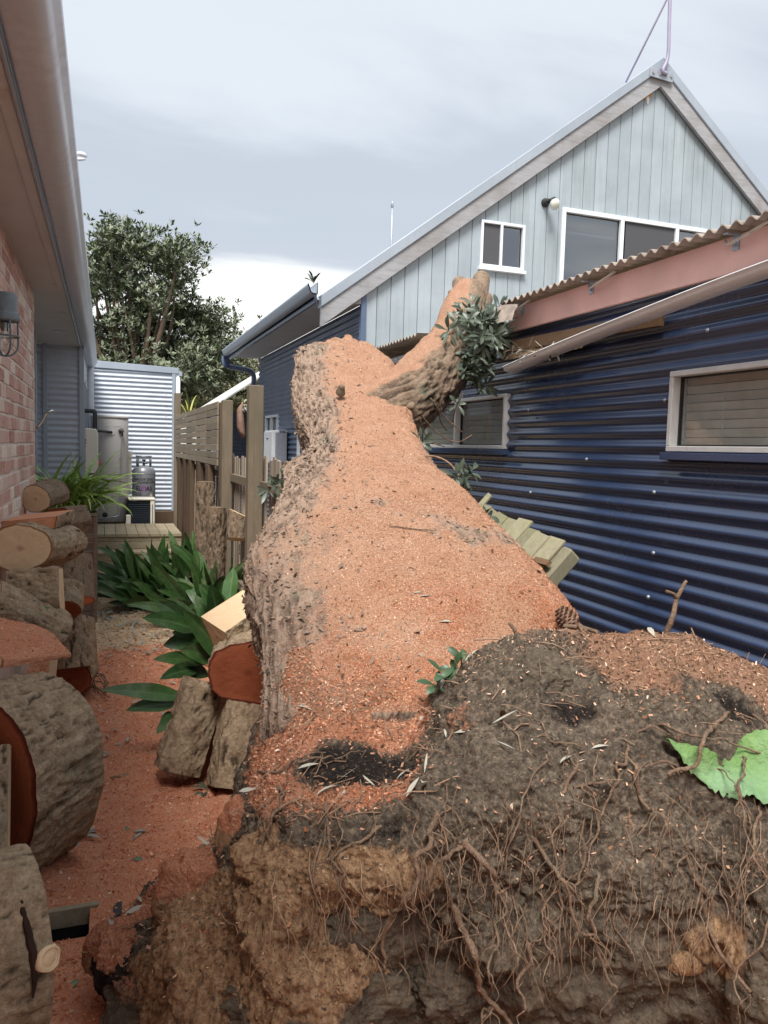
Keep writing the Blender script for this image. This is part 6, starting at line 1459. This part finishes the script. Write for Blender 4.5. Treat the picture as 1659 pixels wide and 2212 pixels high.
for i in range(12):
    x, y, t0 = SPR[g.randrange(len(SPR))]; m = MB(); p0 = at(1040 + g.gauss(0, 20), 660 + g.uniform(0, 60), t=5.15); p1 = at(x, y, t=t0)
    m.tube(spline([p0, (p0 + p1) / 2 + np.array([g.gauss(0, .05), -.05, g.gauss(0, .04)]), p1], 10), .006, 5); m.build('twig', M['root_fine'], ft, True)
for i, (x, y, t0, n_) in enumerate([(986, 872, 4.9, 5), (910, 955, 4.4, 7)]):
    whorl(at(x, y, t=t0), (g.gauss(0, .4), -.8, g.gauss(0, .4)), n_, .10, .026, 200 + i, ft, M['banksia'])
for pts in [[(900, 885), (940, 930), (985, 955), (1020, 940)], [(930, 860), (960, 900), (1000, 935)], [(1000, 850), (985, 880), (978, 910)], [(905, 900), (925, 950), (960, 965)], [(955, 860), (950, 905), (965, 930)]]:
    m = MB(); m.tube(spline([at(x, y, t=4.7 + .1 * i) for i, (x, y) in enumerate(pts)], 14), .004, 5); m.build('twig', M['root'], ft, True)
for i, (x, y, t0) in enumerate([(985, 1030, 3.9), (1000, 1045, 3.85), (975, 1048, 3.95), (1012, 1022, 3.9), (995, 1060, 3.8), (985, 1072, 3.85), (905, 1005, 4.2), (1045, 1115, 3.6), (1015, 1110, 3.6)]):
    whorl(at(x, y, t=t0), (g.gauss(.3, .4), -.7, g.gauss(.3, .4)), 7, .095, .027, 220 + i, ft, M['banksia'], 'leaf_cluster', (.1, 1.0))
m = MB(); m.tube(spline([at(890, 1000, t=4.1), at(930, 985, t=4.1), at(970, 1000, t=4.0), at(1000, 1040, t=3.9)], 16), .005, 5); m.build('twig', M['root_fine'], ft, True)
stub(at(925, 1030, t=4.05), at(950, 1026, t=4.0), .022, .018)
for i, (x, y, t0) in enumerate([(608, 1062, 4.0), (600, 1045, 4.0), (580, 1060, 4.05), (612, 1035, 4.0)]):
    whorl(at(x, y, t=t0), (g.gauss(-.5, .4), -.6, g.gauss(.3, .4)), 6, .085, .024, 240 + i, ft, M['banksia'], 'leaf_cluster', (.1, 1.0))
m = MB(); m.tube(spline([at(625, 1075, t=4.0), at(605, 1055, t=4.0), at(578, 1050, t=4.05)], 8), .005, 5); m.build('twig', M['root_fine'], ft, True)
for i, (x, y, t0) in enumerate([(960, 1465, 2.42), (985, 1450, 2.44), (1010, 1440, 2.46), (945, 1480, 2.4)]):
    whorl(at(x, y, t=t0), (g.gauss(-.3, .3), -.4, .8), 5, .075, .022, 260 + i, ft, leafi_mat('fresh_green_leaves', [(0, srgb(36, 58, 36)), (1, srgb(66, 90, 60))], .4) if i == 0 else bpy.data.materials['fresh_green_leaves'], 'leaf_cluster', (.2, .9))
# ------------------------------------------------------------------ sawn logs
GRP = 'sawn logs piled against the brick wall'
def log_piece(label, p0, p1, outline, seed, cut0='cut_tan', cut1='cut_tan', split='cut_pink', bark='log_bark', amp=.010, tilt0=(0, 0), tilt1=(0, 0), saw=0.0, upv=(0, 0, 1), name='log', group=GRP, sc=1.0, cat='log', taper=1.0):
    """outline: list of (x, y, bark flag of the edge that starts there) seen looking from p0 to p1"""
    p0 = np.array(p0, float); p1 = np.array(p1, float); ax = p1 - p0; L = np.linalg.norm(ax); ax /= L
    X = np.cross(ax, upv); X /= np.linalg.norm(X); Y = np.cross(X, ax)
    o = np.array([(q[0], q[1]) for q in outline]); fl = [q[2] for q in outline]; n = len(o)
    pts, bk = [], []; NP = int(min(300, max(110, sum(math.dist(outline[i][:2], outline[i - 1][:2]) for i in range(len(outline))) / .007)))
    per = np.linalg.norm(np.roll(o, -1, 0) - o, axis=1); tot = per.sum()
    for i in range(n):
        k = max(1, int(round(NP * per[i] / tot)))
        for j in range(k): pts.append(o[i] + (o[(i + 1) % n] - o[i]) * j / k); bk.append(fl[i])
    pts = np.array(pts); bk = np.array(bk, bool); na = len(pts)
    tng = np.roll(pts, -1, 0) - np.roll(pts, 1, 0); nr = np.stack([tng[:, 1], -tng[:, 0]], 1); nr /= np.linalg.norm(nr, axis=1)[:, None] + 1e-9
    if (nr * (pts - pts.mean(0))).sum() < 0: nr = -nr
    nl = max(10, int(L / .007)); nl = min(nl, 90)
    s = np.linspace(0, 1, nl)[:, None]
    d0 = pts @ np.array(tilt0); d1 = L + pts @ np.array(tilt1)
    S_ = d0[None] * (1 - s) + d1[None] * s
    sc_ = (1 + (taper - 1) * s)[..., None]
    G3 = p0 + ax * S_[..., None] + (X * pts[None, :, :1] + Y * pts[None, :, 1:]) * sc_
    nv = X * nr[:, :1] + Y * nr[:, 1:]
    W_ = np.stack([(pts[:, 0] * 60)[None] * np.ones((nl, 1)), (pts[:, 1] * 60)[None] * np.ones((nl, 1)), S_ * 26], -1).reshape(-1, 3) + seed * 3.7
    W2_ = np.stack([(pts[:, 0] * 42)[None] * np.ones((nl, 1)), (pts[:, 1] * 42)[None] * np.ones((nl, 1)), S_ * 13], -1).reshape(-1, 3) + seed * 3.7
    W2_ = W2_ + fbm(W_, .5, 2, .5, seed + 9)[:, None] * .9
    lump = (.55 * ridged(W2_ * sc, .8, 3, seed + 4) + .7 * fbm(W_ * sc, 1.0, 4, .6, seed)).reshape(nl, na); big = fbm(G3.reshape(-1, 3), 7, 2, .5, seed + 1).reshape(nl, na)
    env = .3 + .7 * np.clip(np.minimum(s, 1 - s) / .08, 0, 1)
    G3 = G3 + nv[None] * ((lump * amp * 1.35 * env + big * .012) * bk[None])[..., None]
    sw_ = np.clip(saw + 0 * lump + .5 * sstep(.2, .9, (nv[:, 2])[None] * np.ones((nl, 1))) * (saw > -.5), 0, 1) if saw != 0 else np.zeros((nl, na))
    crv = sstep(.05, -.28, lump)
    t_ = thing(name, label, cat, (p0 + p1) / 2, group)
    F = grid_faces(nl, na, True); e0 = np.tile(np.arange(na), nl - 1); isb = bk[e0]
    flip = np.dot(np.cross(G3[1, 0] - G3[0, 0], G3[0, 1] - G3[0, 0]), nv[0]) < 0
    Fo = F if flip else F
    V = G3.reshape(-1, 3)
    if isb.any(): mesh_obj('bark', V, F[isb], M[bark], t_, True, {'saw': sw_.ravel(), 'crev': (crv * bk[None]).ravel()})
    if (~isb).any(): mesh_obj('split_face', V, F[~isb], M[split], t_, False, {'rad': np.full(len(V), .5)})
    for k, (ring, mt) in enumerate(((G3[0], cut0), (G3[-1], cut1))):
        c = ring.mean(0); K = 7; Q = []
        for j in range(K + 1):
            q = ring * (1 - j / K) + c * (j / K); Q.append(q + (ax * (.003 if j else 0) * fbm(q, 25, 2, .5, seed + j)[:, None] * 1.0))
        mesh_obj('cut_face', np.array(Q).reshape(-1, 3), grid_faces(K + 1, na, True), M[mt], t_, False, {'rad': np.repeat(1 - np.arange(K + 1) / K, na)})
    if saw > .2:
        tz_ = np.cross(V[F[:, 2]] - V[F[:, 0]], V[F[:, 3]] - V[F[:, 1]]); 
        wt = np.abs(tz_[:, 2]) / (np.linalg.norm(tz_, axis=1) + 1e-9) * (V[F].mean(1)[:, 2] > (p0[2] + p1[2]) / 2 - .02)
        Fz = np.where(tz_[:, 2:3] > 0, F, F[:, ::-1]); scatter('log_sawdust', V, Fz, wt, 2600, (.004, .016), M['chip_red'], t_, .002, .35, seed=seed)
    return t_
def rnd(rx, ry=None, n=26, seed=1, amp=.06, flats=()):
    ry = ry or rx; g_ = np.random.default_rng(seed); a = np.linspace(0, 2 * np.pi, n, endpoint=False)
    w = 1 + amp * (np.sin(a * 2 + g_.uniform(0, 6)) * .5 + np.sin(a * 3 + g_.uniform(0, 6)) * .5 + g_.normal(0, .25, n))
    return [(rx * w[i] * math.cos(a[i]), ry * w[i] * math.sin(a[i]), not any(lo <= math.degrees(a[i]) < hi for lo, hi in flats)) for i in range(n)]
def poly(*p): return [(q[0], q[1], bool(q[2]) if len(q) > 2 else True) for q in p]

log_piece('small round log with pale heart spot on top of the pile', at(76, 1078, t=5.35), at(120, 1062, t=5.62), rnd(.105, .10, seed=2, amp=.08), 1, bark='branch', amp=.003)
log_piece('big oval log with a pale cut face under the top log', at(42, 1184, t=4.08), at(128, 1172, t=4.62), rnd(.165, .128, seed=3, amp=.05), 2, bark='log_bark', amp=.008)
log_piece('thin wedge slab with a sawn flat top on the oval log', at(66, 1128, t=4.25), at(112, 1112, t=4.62), poly((-.16, 0, 0), (.14, .035, 1), (.13, -.03, 1), (-.05, -.055, 1), (-.17, -.03, 1)), 3, 'cut_pink', 'cut_pink', 'cut_pink', 'log_bark', .004)
log_piece('reddish block at the back right of the pile top', at(128, 1130, t=5.3), at(172, 1122, t=5.5), poly((-.10, .09), (.06, .11), (.10, .0), (.04, -.13), (-.10, -.12)), 4, 'cut_red', 'cut_pink', bark='branch', amp=.006)
log_piece('rough grey-brown bark block with a thin sawn right edge', (-.46, 4.30, .875), (-.215, 4.29, .885), poly((-.15, .13), (.06, .16), (.12, .02), (.07, -.16), (-.14, -.14)), 5, 'cut_tan', 'cut_tan', amp=.014)
log_piece('upright log with smooth bark leaning on the planter', at(164, 1300, t=5.22), at(158, 1205, t=5.34), rnd(.125, .115, seed=6, amp=.08), 6, 'cut_pink', 'cut_pink', bark='branch', amp=.006, upv=(0, -1, 0))
log_piece('dark knobbly bark piece tucked behind the sawn-edged block', at(140, 1318, t=4.75), at(150, 1272, t=4.85), rnd(.10, .11, seed=7), 7, 'cut_red', 'cut_tan', amp=.016, upv=(0, -1, 0))
log_piece('long greenish bark log sloping down to the right', at(-30, 1300, t=3.72), at(126, 1372, t=3.95), rnd(.125, .12, seed=8, amp=.06), 8, 'cut_tan', 'cut_pink', amp=.012)
log_piece('wedge slab heaped with red sawdust, pale cut underside', at(-60, 1425, t=3.10), at(122, 1412, t=3.50), poly((.17, -.01, 0), (-.18, .0, 1), (-.18, .20, 1), (-.06, .16, 1), (.06, .085, 1), (.17, .02, 1)), 9, 'cut_tan', 'cut_tan', 'cut_tan', 'log_bark', .007, saw=.8, taper=.5)
log_piece('tilted log with flat pink top beside the red path', at(166, 1440, t=4.98), at(158, 1330, t=5.02), rnd(.128, .135, seed=10, amp=.06), 10, 'cut_red', 'cut_pink', amp=.010, upv=(0, -1, 0), tilt1=(-.25, .1))
log_piece('dark red split log on the ground under the pink-topped log', at(150, 1468, t=5.0), at(172, 1440, t=5.35), rnd(.13, .12, seed=11, flats=((200, 330),)), 11, 'cut_red', 'cut_red', 'cut_red', amp=.010)
log_piece('pale splinter of wood standing between two logs', at(112, 1462, t=4.4), at(116, 1420, t=4.42), poly((-.02, .02, 0), (.02, .012, 0), (.022, -.012, 0), (-.015, -.02, 0)), 12, 'cut_tan', 'cut_tan', 'cut_tan', upv=(0, -1, 0), cat='wood splinter')
log_piece('massive barrel-shaped log with deeply furrowed grey bark', (-.47, 3.17, .375), (-.24, 3.39, .375), rnd(.355, .36, 34, seed=13, amp=.06), 13, 'cut_red', 'cut_red', amp=.020, sc=.85)
log_piece('upright split slab at the frame edge in front of the barrel log', at(-2, 1905, t=2.62), at(4, 1612, t=2.78), poly((-.20, .10, 1), (.028, .035, 0), (.03, -.02, 0), (-.20, -.06, 1)), 14, 'cut_tan', 'cut_tan', 'cut_tan', amp=.008, upv=(0, -1, 0))
ck = log_piece('big log with a long dark crack and a cut knot, nearest camera', (-.74, 2.21, .245), (-.205, 2.38, .245), rnd(.245, .245, 34, seed=15, amp=.03), 15, 'cut_pink', 'cut_pink', amp=.013, sc=.8)
# crack and knot on the near log: follow its surface
def on_log(x, y):
    best = None
    a0 = np.array([-.74, 2.21, .245]); a1 = np.array([-.205, 2.38, .245]); ax = (a1 - a0) / np.linalg.norm(a1 - a0)
    for t_ in np.linspace(1.7, 2.6, 240):
        p = at(x, y, t=t_); d = p - a0; rad_ = np.linalg.norm(d - ax * d.dot(ax))
        if rad_ < .247: return p
    return at(x, y, t=2.2)
Q = spline([on_log(x, y) for x, y in [(18, 1842), (30, 1885), (42, 1930), (52, 1975), (62, 2020), (71, 2060), (75, 2095), (73, 2130), (70, 2155)]], 40)
Q += np.stack([fbm(Q + k * 3, 30, 2, .5, 7 + k) for k in range(3)], 1) * .004
V, F = tube(Q, np.concatenate([np.linspace(.005, .012, 26), np.linspace(.012, .003, 14)]), 6); mesh_obj('crack', V, F, simple('dark_crack', srgb(44, 24, 18), .95, .3), ck)
kc = on_log(106, 2070); kn = kc - np.array([-.42, 2.30, .245]); kn[0] *= .3; kn /= np.linalg.norm(kn); kn = kn + np.array([.45, -.2, 0]); kn /= np.linalg.norm(kn)
m = MB(); m.lathe([(.036, -.02), (.034, .006), (.028, .010), (.026, .004), (.017, .003), (.014, .007), (.002, .006)], kc, 26, kn); kv = np.array(m.v); kv = kv + fbm(kv, 28, 3, .6, 5)[:, None] * np.array([.010, .006, .010]); m.v = [tuple(q) for q in kv]; kb = m.build('knot', M['cut_tan'], ck, True)
at_ = kb.data.attributes.new('rad', 'FLOAT', 'POINT'); at_.data.foreach_set('value', np.repeat(np.array([.98, .9, .8, .95, .6, .9, .1], dtype=np.float32), 26))

GR2 = 'sawn logs stacked under the trunk'
wp = lambda x, y, t=3.9: at(x, y, t=t)
def view_poly(pts, t): 
    c = np.mean([at(x, y, t=t) for x, y, _ in pts], axis=0); return c
pc0 = at(522, 1455, t=3.72); pc1 = at(532, 1415, t=4.12)
log_piece('short log with deep red cut face propping up the trunk', pc0, pc1, poly((-.16, .0), (-.155, .06), (-.125, .11), (-.06, .145), (.04, .16), (.13, .15), (.20, .11), (.22, .0), (.20, -.12), (.10, -.155, 0), (-.10, -.115, 0), (-.145, -.075)), 31, 'cut_red', 'cut_tan', 'cut_red', amp=.014, group=GR2)
log_piece('wedge with pale cut face tilted up on the red-faced log', at(470, 1378, t=3.95), at(560, 1318, t=4.15), poly((-.09, .11, 0), (.08, .05, 1), (.11, -.05, 1), (-.05, -.09, 1)), 32, 'cut_tan', 'cut_tan', 'cut_tan', amp=.016, group=GR2)
log_piece('leaning half log with bark to the left and dark inner face', at(398, 1668, t=3.86), at(458, 1475, t=3.98), poly((-.14, .09), (-.05, .13), (.06, .10, 0), (.13, -.08, 0), (-.02, -.12), (-.14, -.06)), 33, 'cut_red', 'cut_pink', 'cut_red', amp=.015, upv=(0, -1, 0), group=GR2)
log_piece('leaning log with ridged bark and pink cut top', at(512, 1702, t=3.74), at(540, 1520, t=3.86), poly((-.13, .10), (.02, .14), (.18, .09), (.19, -.07), (.02, -.12), (-.13, -.09)), 34, 'cut_red', 'cut_pink', 'cut_red', amp=.012, upv=(0, -1, 0), group=GR2, tilt1=(-.35, 0))

# stumps by the fence
def stump(label, p0, p1, r, sd, cut='cut_tan', amp=.014, upv=(0, -1, 0)): return log_piece(label, p0, p1, rnd(r, r * .95, seed=sd, amp=.08), sd, cut, cut, bark='stump', amp=amp, upv=upv, name='tree_stump', group=None, cat='stump')
b = at(440, 1180, t=7.7); stump('tall weathered dead stump standing against the fence', (b[0], b[1], 0), (b[0] + .02, b[1], at(448, 1040, t=7.7)[2]), .085, 41, 'stump')
b = at(465, 1180, t=7.4); stump('shorter broken brown stump in front of the tall one', (b[0], b[1], 0), (b[0] + .02, b[1], at(468, 1095, t=7.4)[2]), .08, 42, 'stump')
log_piece('pale-topped cut log leaning by the tallest fence post', at(510, 1165, t=6.9), at(515, 1108, t=6.95), rnd(.09, .095, seed=43), 43, 'cut_tan', 'cut_tan', bark='stump', amp=.008, upv=(0, -1, 0), group=None, tilt1=(-.35, -.3))

# ------------------------------------------------------------------ broken fence panel caught behind the trunk
bf = thing('broken_fence_panel', 'snapped mossy paling panel jammed between trunk and navy wall', 'fence panel', at(1120, 1200, X=2.0))
A_ = at(985, 1072, X=2.05); B_ = at(1212, 1165, X=2.08)
top = (B_ - A_); Lt = np.linalg.norm(top); top /= Lt
dn = at(1140, 1290, X=1.86) - B_; dn -= top * dn.dot(top); dn /= np.linalg.norm(dn); nrm = np.cross(top, dn); nrm /= np.linalg.norm(nrm)
if nrm[1] > 0: nrm = -nrm
u = -.12; i = 0
wds_ = [.12, .11, .12, .12, .05, .12, .12, .11, .12]
k = 0
while u < Lt - .02:
    w_ = wds_[k % len(wds_)]; k += 1
    off = (.0 if k % 2 else .010); e = random.uniform(-.03, .03) + (-.10 if k == 5 else 0); e *= .6 if k != 5 else 1
    c = A_ + top * (u + w_ / 2) + nrm * off
    p = [c - top * w_ / 2 + dn * e, c + top * w_ / 2 + dn * (e + random.uniform(-.01, .02)), c + top * w_ / 2 + dn * .75, c - top * w_ / 2 + dn * .75]
    m = MB(); m.prism(p, nrm * .014); m.build('paling', M['frag'], bf, bevel=.002); u += w_ - .012
c = B_ + dn * .14 - nrm * .03
m = MB(); m.obox(B_ + dn * .30 - nrm * .05 + top * .06, top * .045, dn * .28, nrm * .045); m.build('post', M['frag'], bf, bevel=.012)
m = MB(); m.bar(A_ + dn * .12 - nrm * .035, B_ + dn * .12 - nrm * .035 + top * .04, .035, .07, dn); m.build('rail', M['frag'], bf, bevel=.003)
m = MB(); m.bar(B_ + dn * .16 + nrm * .02 - top * .02, B_ + dn * .15 + nrm * .03 + top * .10, .02, .03, dn); m.build('splinter', M['rawwood'], bf)

# ------------------------------------------------------------------ cone, green sheet, litter
cn = at(1226, 1338, t=2.78); cx_ = at(1243, 1372, t=2.74) - at(1215, 1338, t=2.8); cx_ /= np.linalg.norm(cx_)
co_ = thing('seed_cone', 'dry brown seed cone on the right edge of the trunk', 'cone', cn)
m = MB(); m.lathe([(.006, -.05), (.02, -.045), (.026, -.01), (.024, .03), (.012, .048)], cn, 14, cx_); m.build('core', M['cone'], co_, True)
t1 = np.cross(cx_, (0, 0, 1)); t1 /= np.linalg.norm(t1); t2 = np.cross(cx_, t1); mc = MB()
for i in range(70):
    a = i * 2.4; z_ = -.048 + .094 * i / 70; r_ = .025 * math.sin(.5 + 2.2 * i / 70) + .004; dd = t1 * math.cos(a) + t2 * math.sin(a)
    mc.obox(cn + cx_ * z_ + dd * r_, dd * .007, np.cross(dd, cx_) * .006, cx_ * .0016 + dd * .002)
mc.build('scales', M['cone'], co_)
gsn, gsm = 46, 26
cor = [at(1427, 1583, t=2.13), at(1700, 1560, t=2.22), at(1715, 1735, t=1.99), at(1480, 1640, t=2.05)]
g4 = []
topl = spline([(1428, 1582), (1450, 1600), (1490, 1612), (1535, 1622), (1585, 1640), (1600, 1600), (1640, 1576), (1700, 1590)], gsn)
jag = np.array([random.uniform(-7, 7) for _ in range(46)])
botl = spline([(1436, 1592), (1475, 1650), (1520, 1690), (1562, 1716), (1590, 1728), (1610, 1722), (1655, 1738), (1710, 1770)], gsn); botl[:, 1] += jag; topl[:, 1] += jag[::-1] * .5
for i in range(gsn):
    for j in range(gsm):
        q = topl[i] * (1 - j / (gsm - 1)) + botl[i] * (j / (gsm - 1)); t0 = 2.10 + .0 * i; 
        ts = soil_t(q[0], q[1], 2.1); g4.append(at(q[0], q[1], t=min(2.10 - .10 * (j / gsm), ts - .012)))
g4 = np.array(g4).reshape(gsn, gsm, 3)
for _ in range(6): g4[1:-1, 1:-1] = (g4[:-2, 1:-1] + g4[2:, 1:-1] + g4[1:-1, :-2] + g4[1:-1, 2:] + 2 * g4[1:-1, 1:-1]) / 6
g4 = g4 + (fbm(g4.reshape(-1, 3), 11, 4, .55, 3).reshape(gsn, gsm) * .03)[..., None] * np.array([0, -1, .6])
mesh_obj('green_leaf', g4.reshape(-1, 3), grid_faces(gsn, gsm), M['greensheet'], None, True, loc=g4.reshape(-1, 3).mean(0))
tag(bpy.data.objects['green_leaf'], 'large torn bright green leaf draped over the root ball', 'leaf')
def litter_star(label, p, n, L, Wd, seed, mat, ax=(0, 0, 1), el=(.05, .5)):
    t_ = thing('fallen_sprig', label, 'leaf sprig', p, 'fallen leaf sprigs on the sawdust')
    whorl(p, ax, n, L, Wd, seed, t_, mat, 'leaf_cluster', el); return t_
gp_ = lambda x, y: at(x, y, Z=.012)
litter_star('pale grey star-shaped leaf sprig on the red sawdust left', gp_(170, 1815), 11, .115, .026, 301, M['dryleaf'])
litter_star('dark green leaf sprig on pale sawdust under the stacked logs', gp_(450, 1712), 9, .085, .026, 302, M['banksia'], el=(.1, .7))
litter_star('grey-green seedling sprig at the foot of the leaning logs', gp_(428, 1668), 7, .085, .024, 303, M['banksia'], el=(.4, 1.2))
litter_star('small pale leaf sprig in the middle of the red path', gp_(238, 1635), 5, .07, .022, 304, M['dryleaf'])
litter_star('silvery leaf sprig at the foot of the planter box', gp_(222, 1330), 8, .15, .03, 305, M['dryleaf'])
litter_star('dark leaf sprig on pale chips beside the planter', gp_(232, 1248), 8, .15, .035, 306, M['banksia'])
litter_star('grey leaf sprig lying at the foot of the steps', gp_(255, 1236), 8, .14, .03, 307, M['dryleaf'])
litter_star('silvery leaf sprig on pale chips near the wide clump', gp_(290, 1345), 9, .12, .028, 308, M['dryleaf'])
litter_star('leaf sprig lodged in the far gutter corner of the gabled house', at(678, 610, X=1.99), 9, .14, .03, 309, M['banksia'], (0, 0, 1), (.3, 1.3))
def single_leaf(label, x, y, L, Wd, az, mat, t=None):
    p = gp_(x, y) if t is None else at(x, y, t=t); V, F = leafmesh(L, Wd, az, .12, .3, 8, 3, .2, .05, 1.0, .3, base=p); o = mesh_obj('fallen_leaf', V, F, mat, None, True, loc=p)
    tag(o, label, 'leaf', 'single leaves on the red sawdust')
single_leaf('green leaf on the red sawdust above the pale curved leaf', 268, 1800, .07, .02, 1.2, M['aspid'])
single_leaf('pale curved leaf on the red sawdust', 285, 1815, .07, .014, .9, M['dryleaf'])
single_leaf('small green leaf lying flat low in the path', 282, 1857, .05, .022, -.2, M['aspid'])
single_leaf('green leaf on the sawdust right of the cracked log', 142, 2150, .075, .02, 1.1, M['aspid'])
single_leaf('dark green leaf lying on the greenish sloping log', 101, 1318, .09, .03, 1.6, M['aspid'], 3.7)
single_leaf('small pale leaf beyond the horizontal green leaf', 243, 1610, .05, .016, 0.2, M['dryleaf'])
# bark chips and twigs one can count
def chipthing(label, x, y, pts, h):
    p = gp_(x, y); m = MB(); m.prism([(p[0] + a, p[1] + b_, p[2]) for a, b_ in pts], (0, 0, h)); o = m.build('bark_chip', M['log_bark'], None, bevel=.002, loc=p); tag(o, label, 'bark chip', 'bark chips on the path')
chipthing('angular grey bark chip on the red path', 260, 1680, [(-.05, 0), (.03, -.01), (.045, .05), (.03, .02)], .012)
chipthing('rusty wedge of bark beside the root plate', 490, 1825, [(-.05, 0), (.05, -.02), (.05, .03), (0, .03)], .03)
tw = thing('dead_twigs', 'tangle of dark twigs under the pink-topped log', 'twigs', gp_(205, 1480))
g = random.Random(3)
for i in range(9):
    a = gp_(190 + g.uniform(-8, 10), 1480 + g.uniform(-10, 10)) + np.array([0, 0, g.uniform(.0, .12)]); b_ = gp_(215 + g.uniform(-10, 25), 1500 + g.uniform(-20, 10)) + np.array([0, 0, g.uniform(0, .08)])
    m = MB(); m.tube(spline([a, (a + b_) / 2 + np.array([g.gauss(0, .03), g.gauss(0, .03), g.uniform(0, .05)]), b_], 7), .0035, 5); m.build('twig', M['root'], tw, True)
# leaf litter: beyond counting
lv, lf = [], []; k = 0; g = random.Random(9)
for i in range(420):
    y_ = g.uniform(6.2, 10.6); x_ = g.uniform(-.05, 1.0) if g.random() < .6 else g.uniform(.2, .9)
    if g.random() < .06: y_ = g.uniform(3.2, 6.2); x_ = g.uniform(-.02, .55)
    V, F = leafmesh(g.uniform(.04, .12), g.uniform(.01, .028), g.uniform(0, 6.28), g.uniform(-.1, .5), g.uniform(0, .6), 5, 3, .25, .05, 1.0, g.uniform(-.8, .8), base=(x_, y_, g.uniform(.008, .03))); lv.append(V); lf.append(F + k); k += len(V)
o = mesh_obj('leaf_litter', np.vstack(lv), np.vstack(lf), M['dryleaf'], None, True); tag(o, 'dry leaves scattered over the pale chips', 'leaf litter', kind='stuff')
# litter on the root plate ridge and in the hollow
lv, lf = [], []; k = 0
idx = np.where((topz.ravel() > .35) & (ru * np.ones((nC, 1)) > -.6).ravel() & (ru * np.ones((nC, 1)) < 2.2).ravel())[0]; gg = np.random.default_rng(4)
for i in gg.choice(idx, 80):
    p = SV[i] + np.array([0, 0, .006]); V, F = leafmesh(g.uniform(.03, .09), g.uniform(.006, .02), g.uniform(0, 6.28), g.uniform(-.3, .7), g.uniform(-.3, .8), 5, 3, .3, .05, 1.0, g.uniform(-.8, .8), base=p); lv.append(V); lf.append(F + k); k += len(V)
o = mesh_obj('root_plate_litter', np.vstack(lv), np.vstack(lf), M['dryleaf'], ft, True); o['kind'] = 'stuff'
mb2 = MB()
for i in gg.choice(idx, 260):
    p = SV[i] + np.array([0, 0, .005]); d = np.array([g.gauss(0, 1), g.gauss(0, 1), g.gauss(.1, .35)]); d /= np.linalg.norm(d); L = g.uniform(.03, .14)
    mb2.tube([p - d * L / 2, p + np.array([g.gauss(0, .006), g.gauss(0, .006), .006]), p + d * L / 2], g.uniform(.0008, .0025), 4, False)
o = mb2.build('root_plate_twigs', M['root_fine'], ft); o['kind'] = 'stuff'
# twigs and leaves fallen on the trunk
for i, (x, y, t0, L, az, mt) in enumerate([(900, 1132, 3.2, .16, .3, 'root'), (905, 1278, 2.75, .06, .1, 'dryleaf'), (945, 1330, 2.6, .05, -.2, 'dryleaf'), (885, 1270, 2.75, .05, .1, 'dryleaf'), (795, 955, 4.2, .05, .3, 'dryleaf'), (760, 930, 4.3, .05, .8, 'dryleaf')]):
    ds_ = np.linalg.norm(np.cross(Gt.reshape(-1, 3) - np.array([0, 0, CAMH]), (at(x, y, t=1) - np.array([0, 0, CAMH])) / np.linalg.norm(at(x, y, t=1) - np.array([0, 0, CAMH]))), axis=1)
    dep = (Gt.reshape(-1, 3) - np.array([0, 0, CAMH])) @ fw; kk = np.where(ds_ < .03)[0]; p = Gt.reshape(-1, 3)[kk[dep[kk].argmin()]] + np.array([0, 0, .008])
    if mt == 'root':
        m = MB(); m.tube(spline([p + np.array([-.1, .06, .01]), p, p + np.array([.07, -.05, .0])], 8), .0026, 5); m.build('twig', M['root'], ft, True)
    else:
        V, F = leafmesh(L, .014, az, .1, .2, 6, 3, .2, .05, 1.0, .3, base=p); mesh_obj('fallen_leaf', V, F, M['dryleaf'], ft, True)
# torn roof debris around the branch
dv, df = [], []; k = 0; g = random.Random(17)
for i in range(160):
    x = g.uniform(820, 925) if i % 2 else g.uniform(1085, 1200); y = (775 + g.uniform(0, 22)) if i % 2 else 765 + g.uniform(-15, 12)
    p = at(x, y, X=2.46 + g.uniform(-.05, .03)); V, F = leafmesh(g.uniform(.03, .11), g.uniform(.006, .02), g.uniform(0, 6.28), g.uniform(-.5, .9), g.uniform(-.5, .8), 5, 3, .3, .05, 1.0, g.uniform(-.8, .8), base=p); dv.append(V); df.append(F + k); k += len(V)
o = mesh_obj('gutter_litter', np.vstack(dv), np.vstack(df), M['dryleaf'], ob, True); o['kind'] = 'stuff'
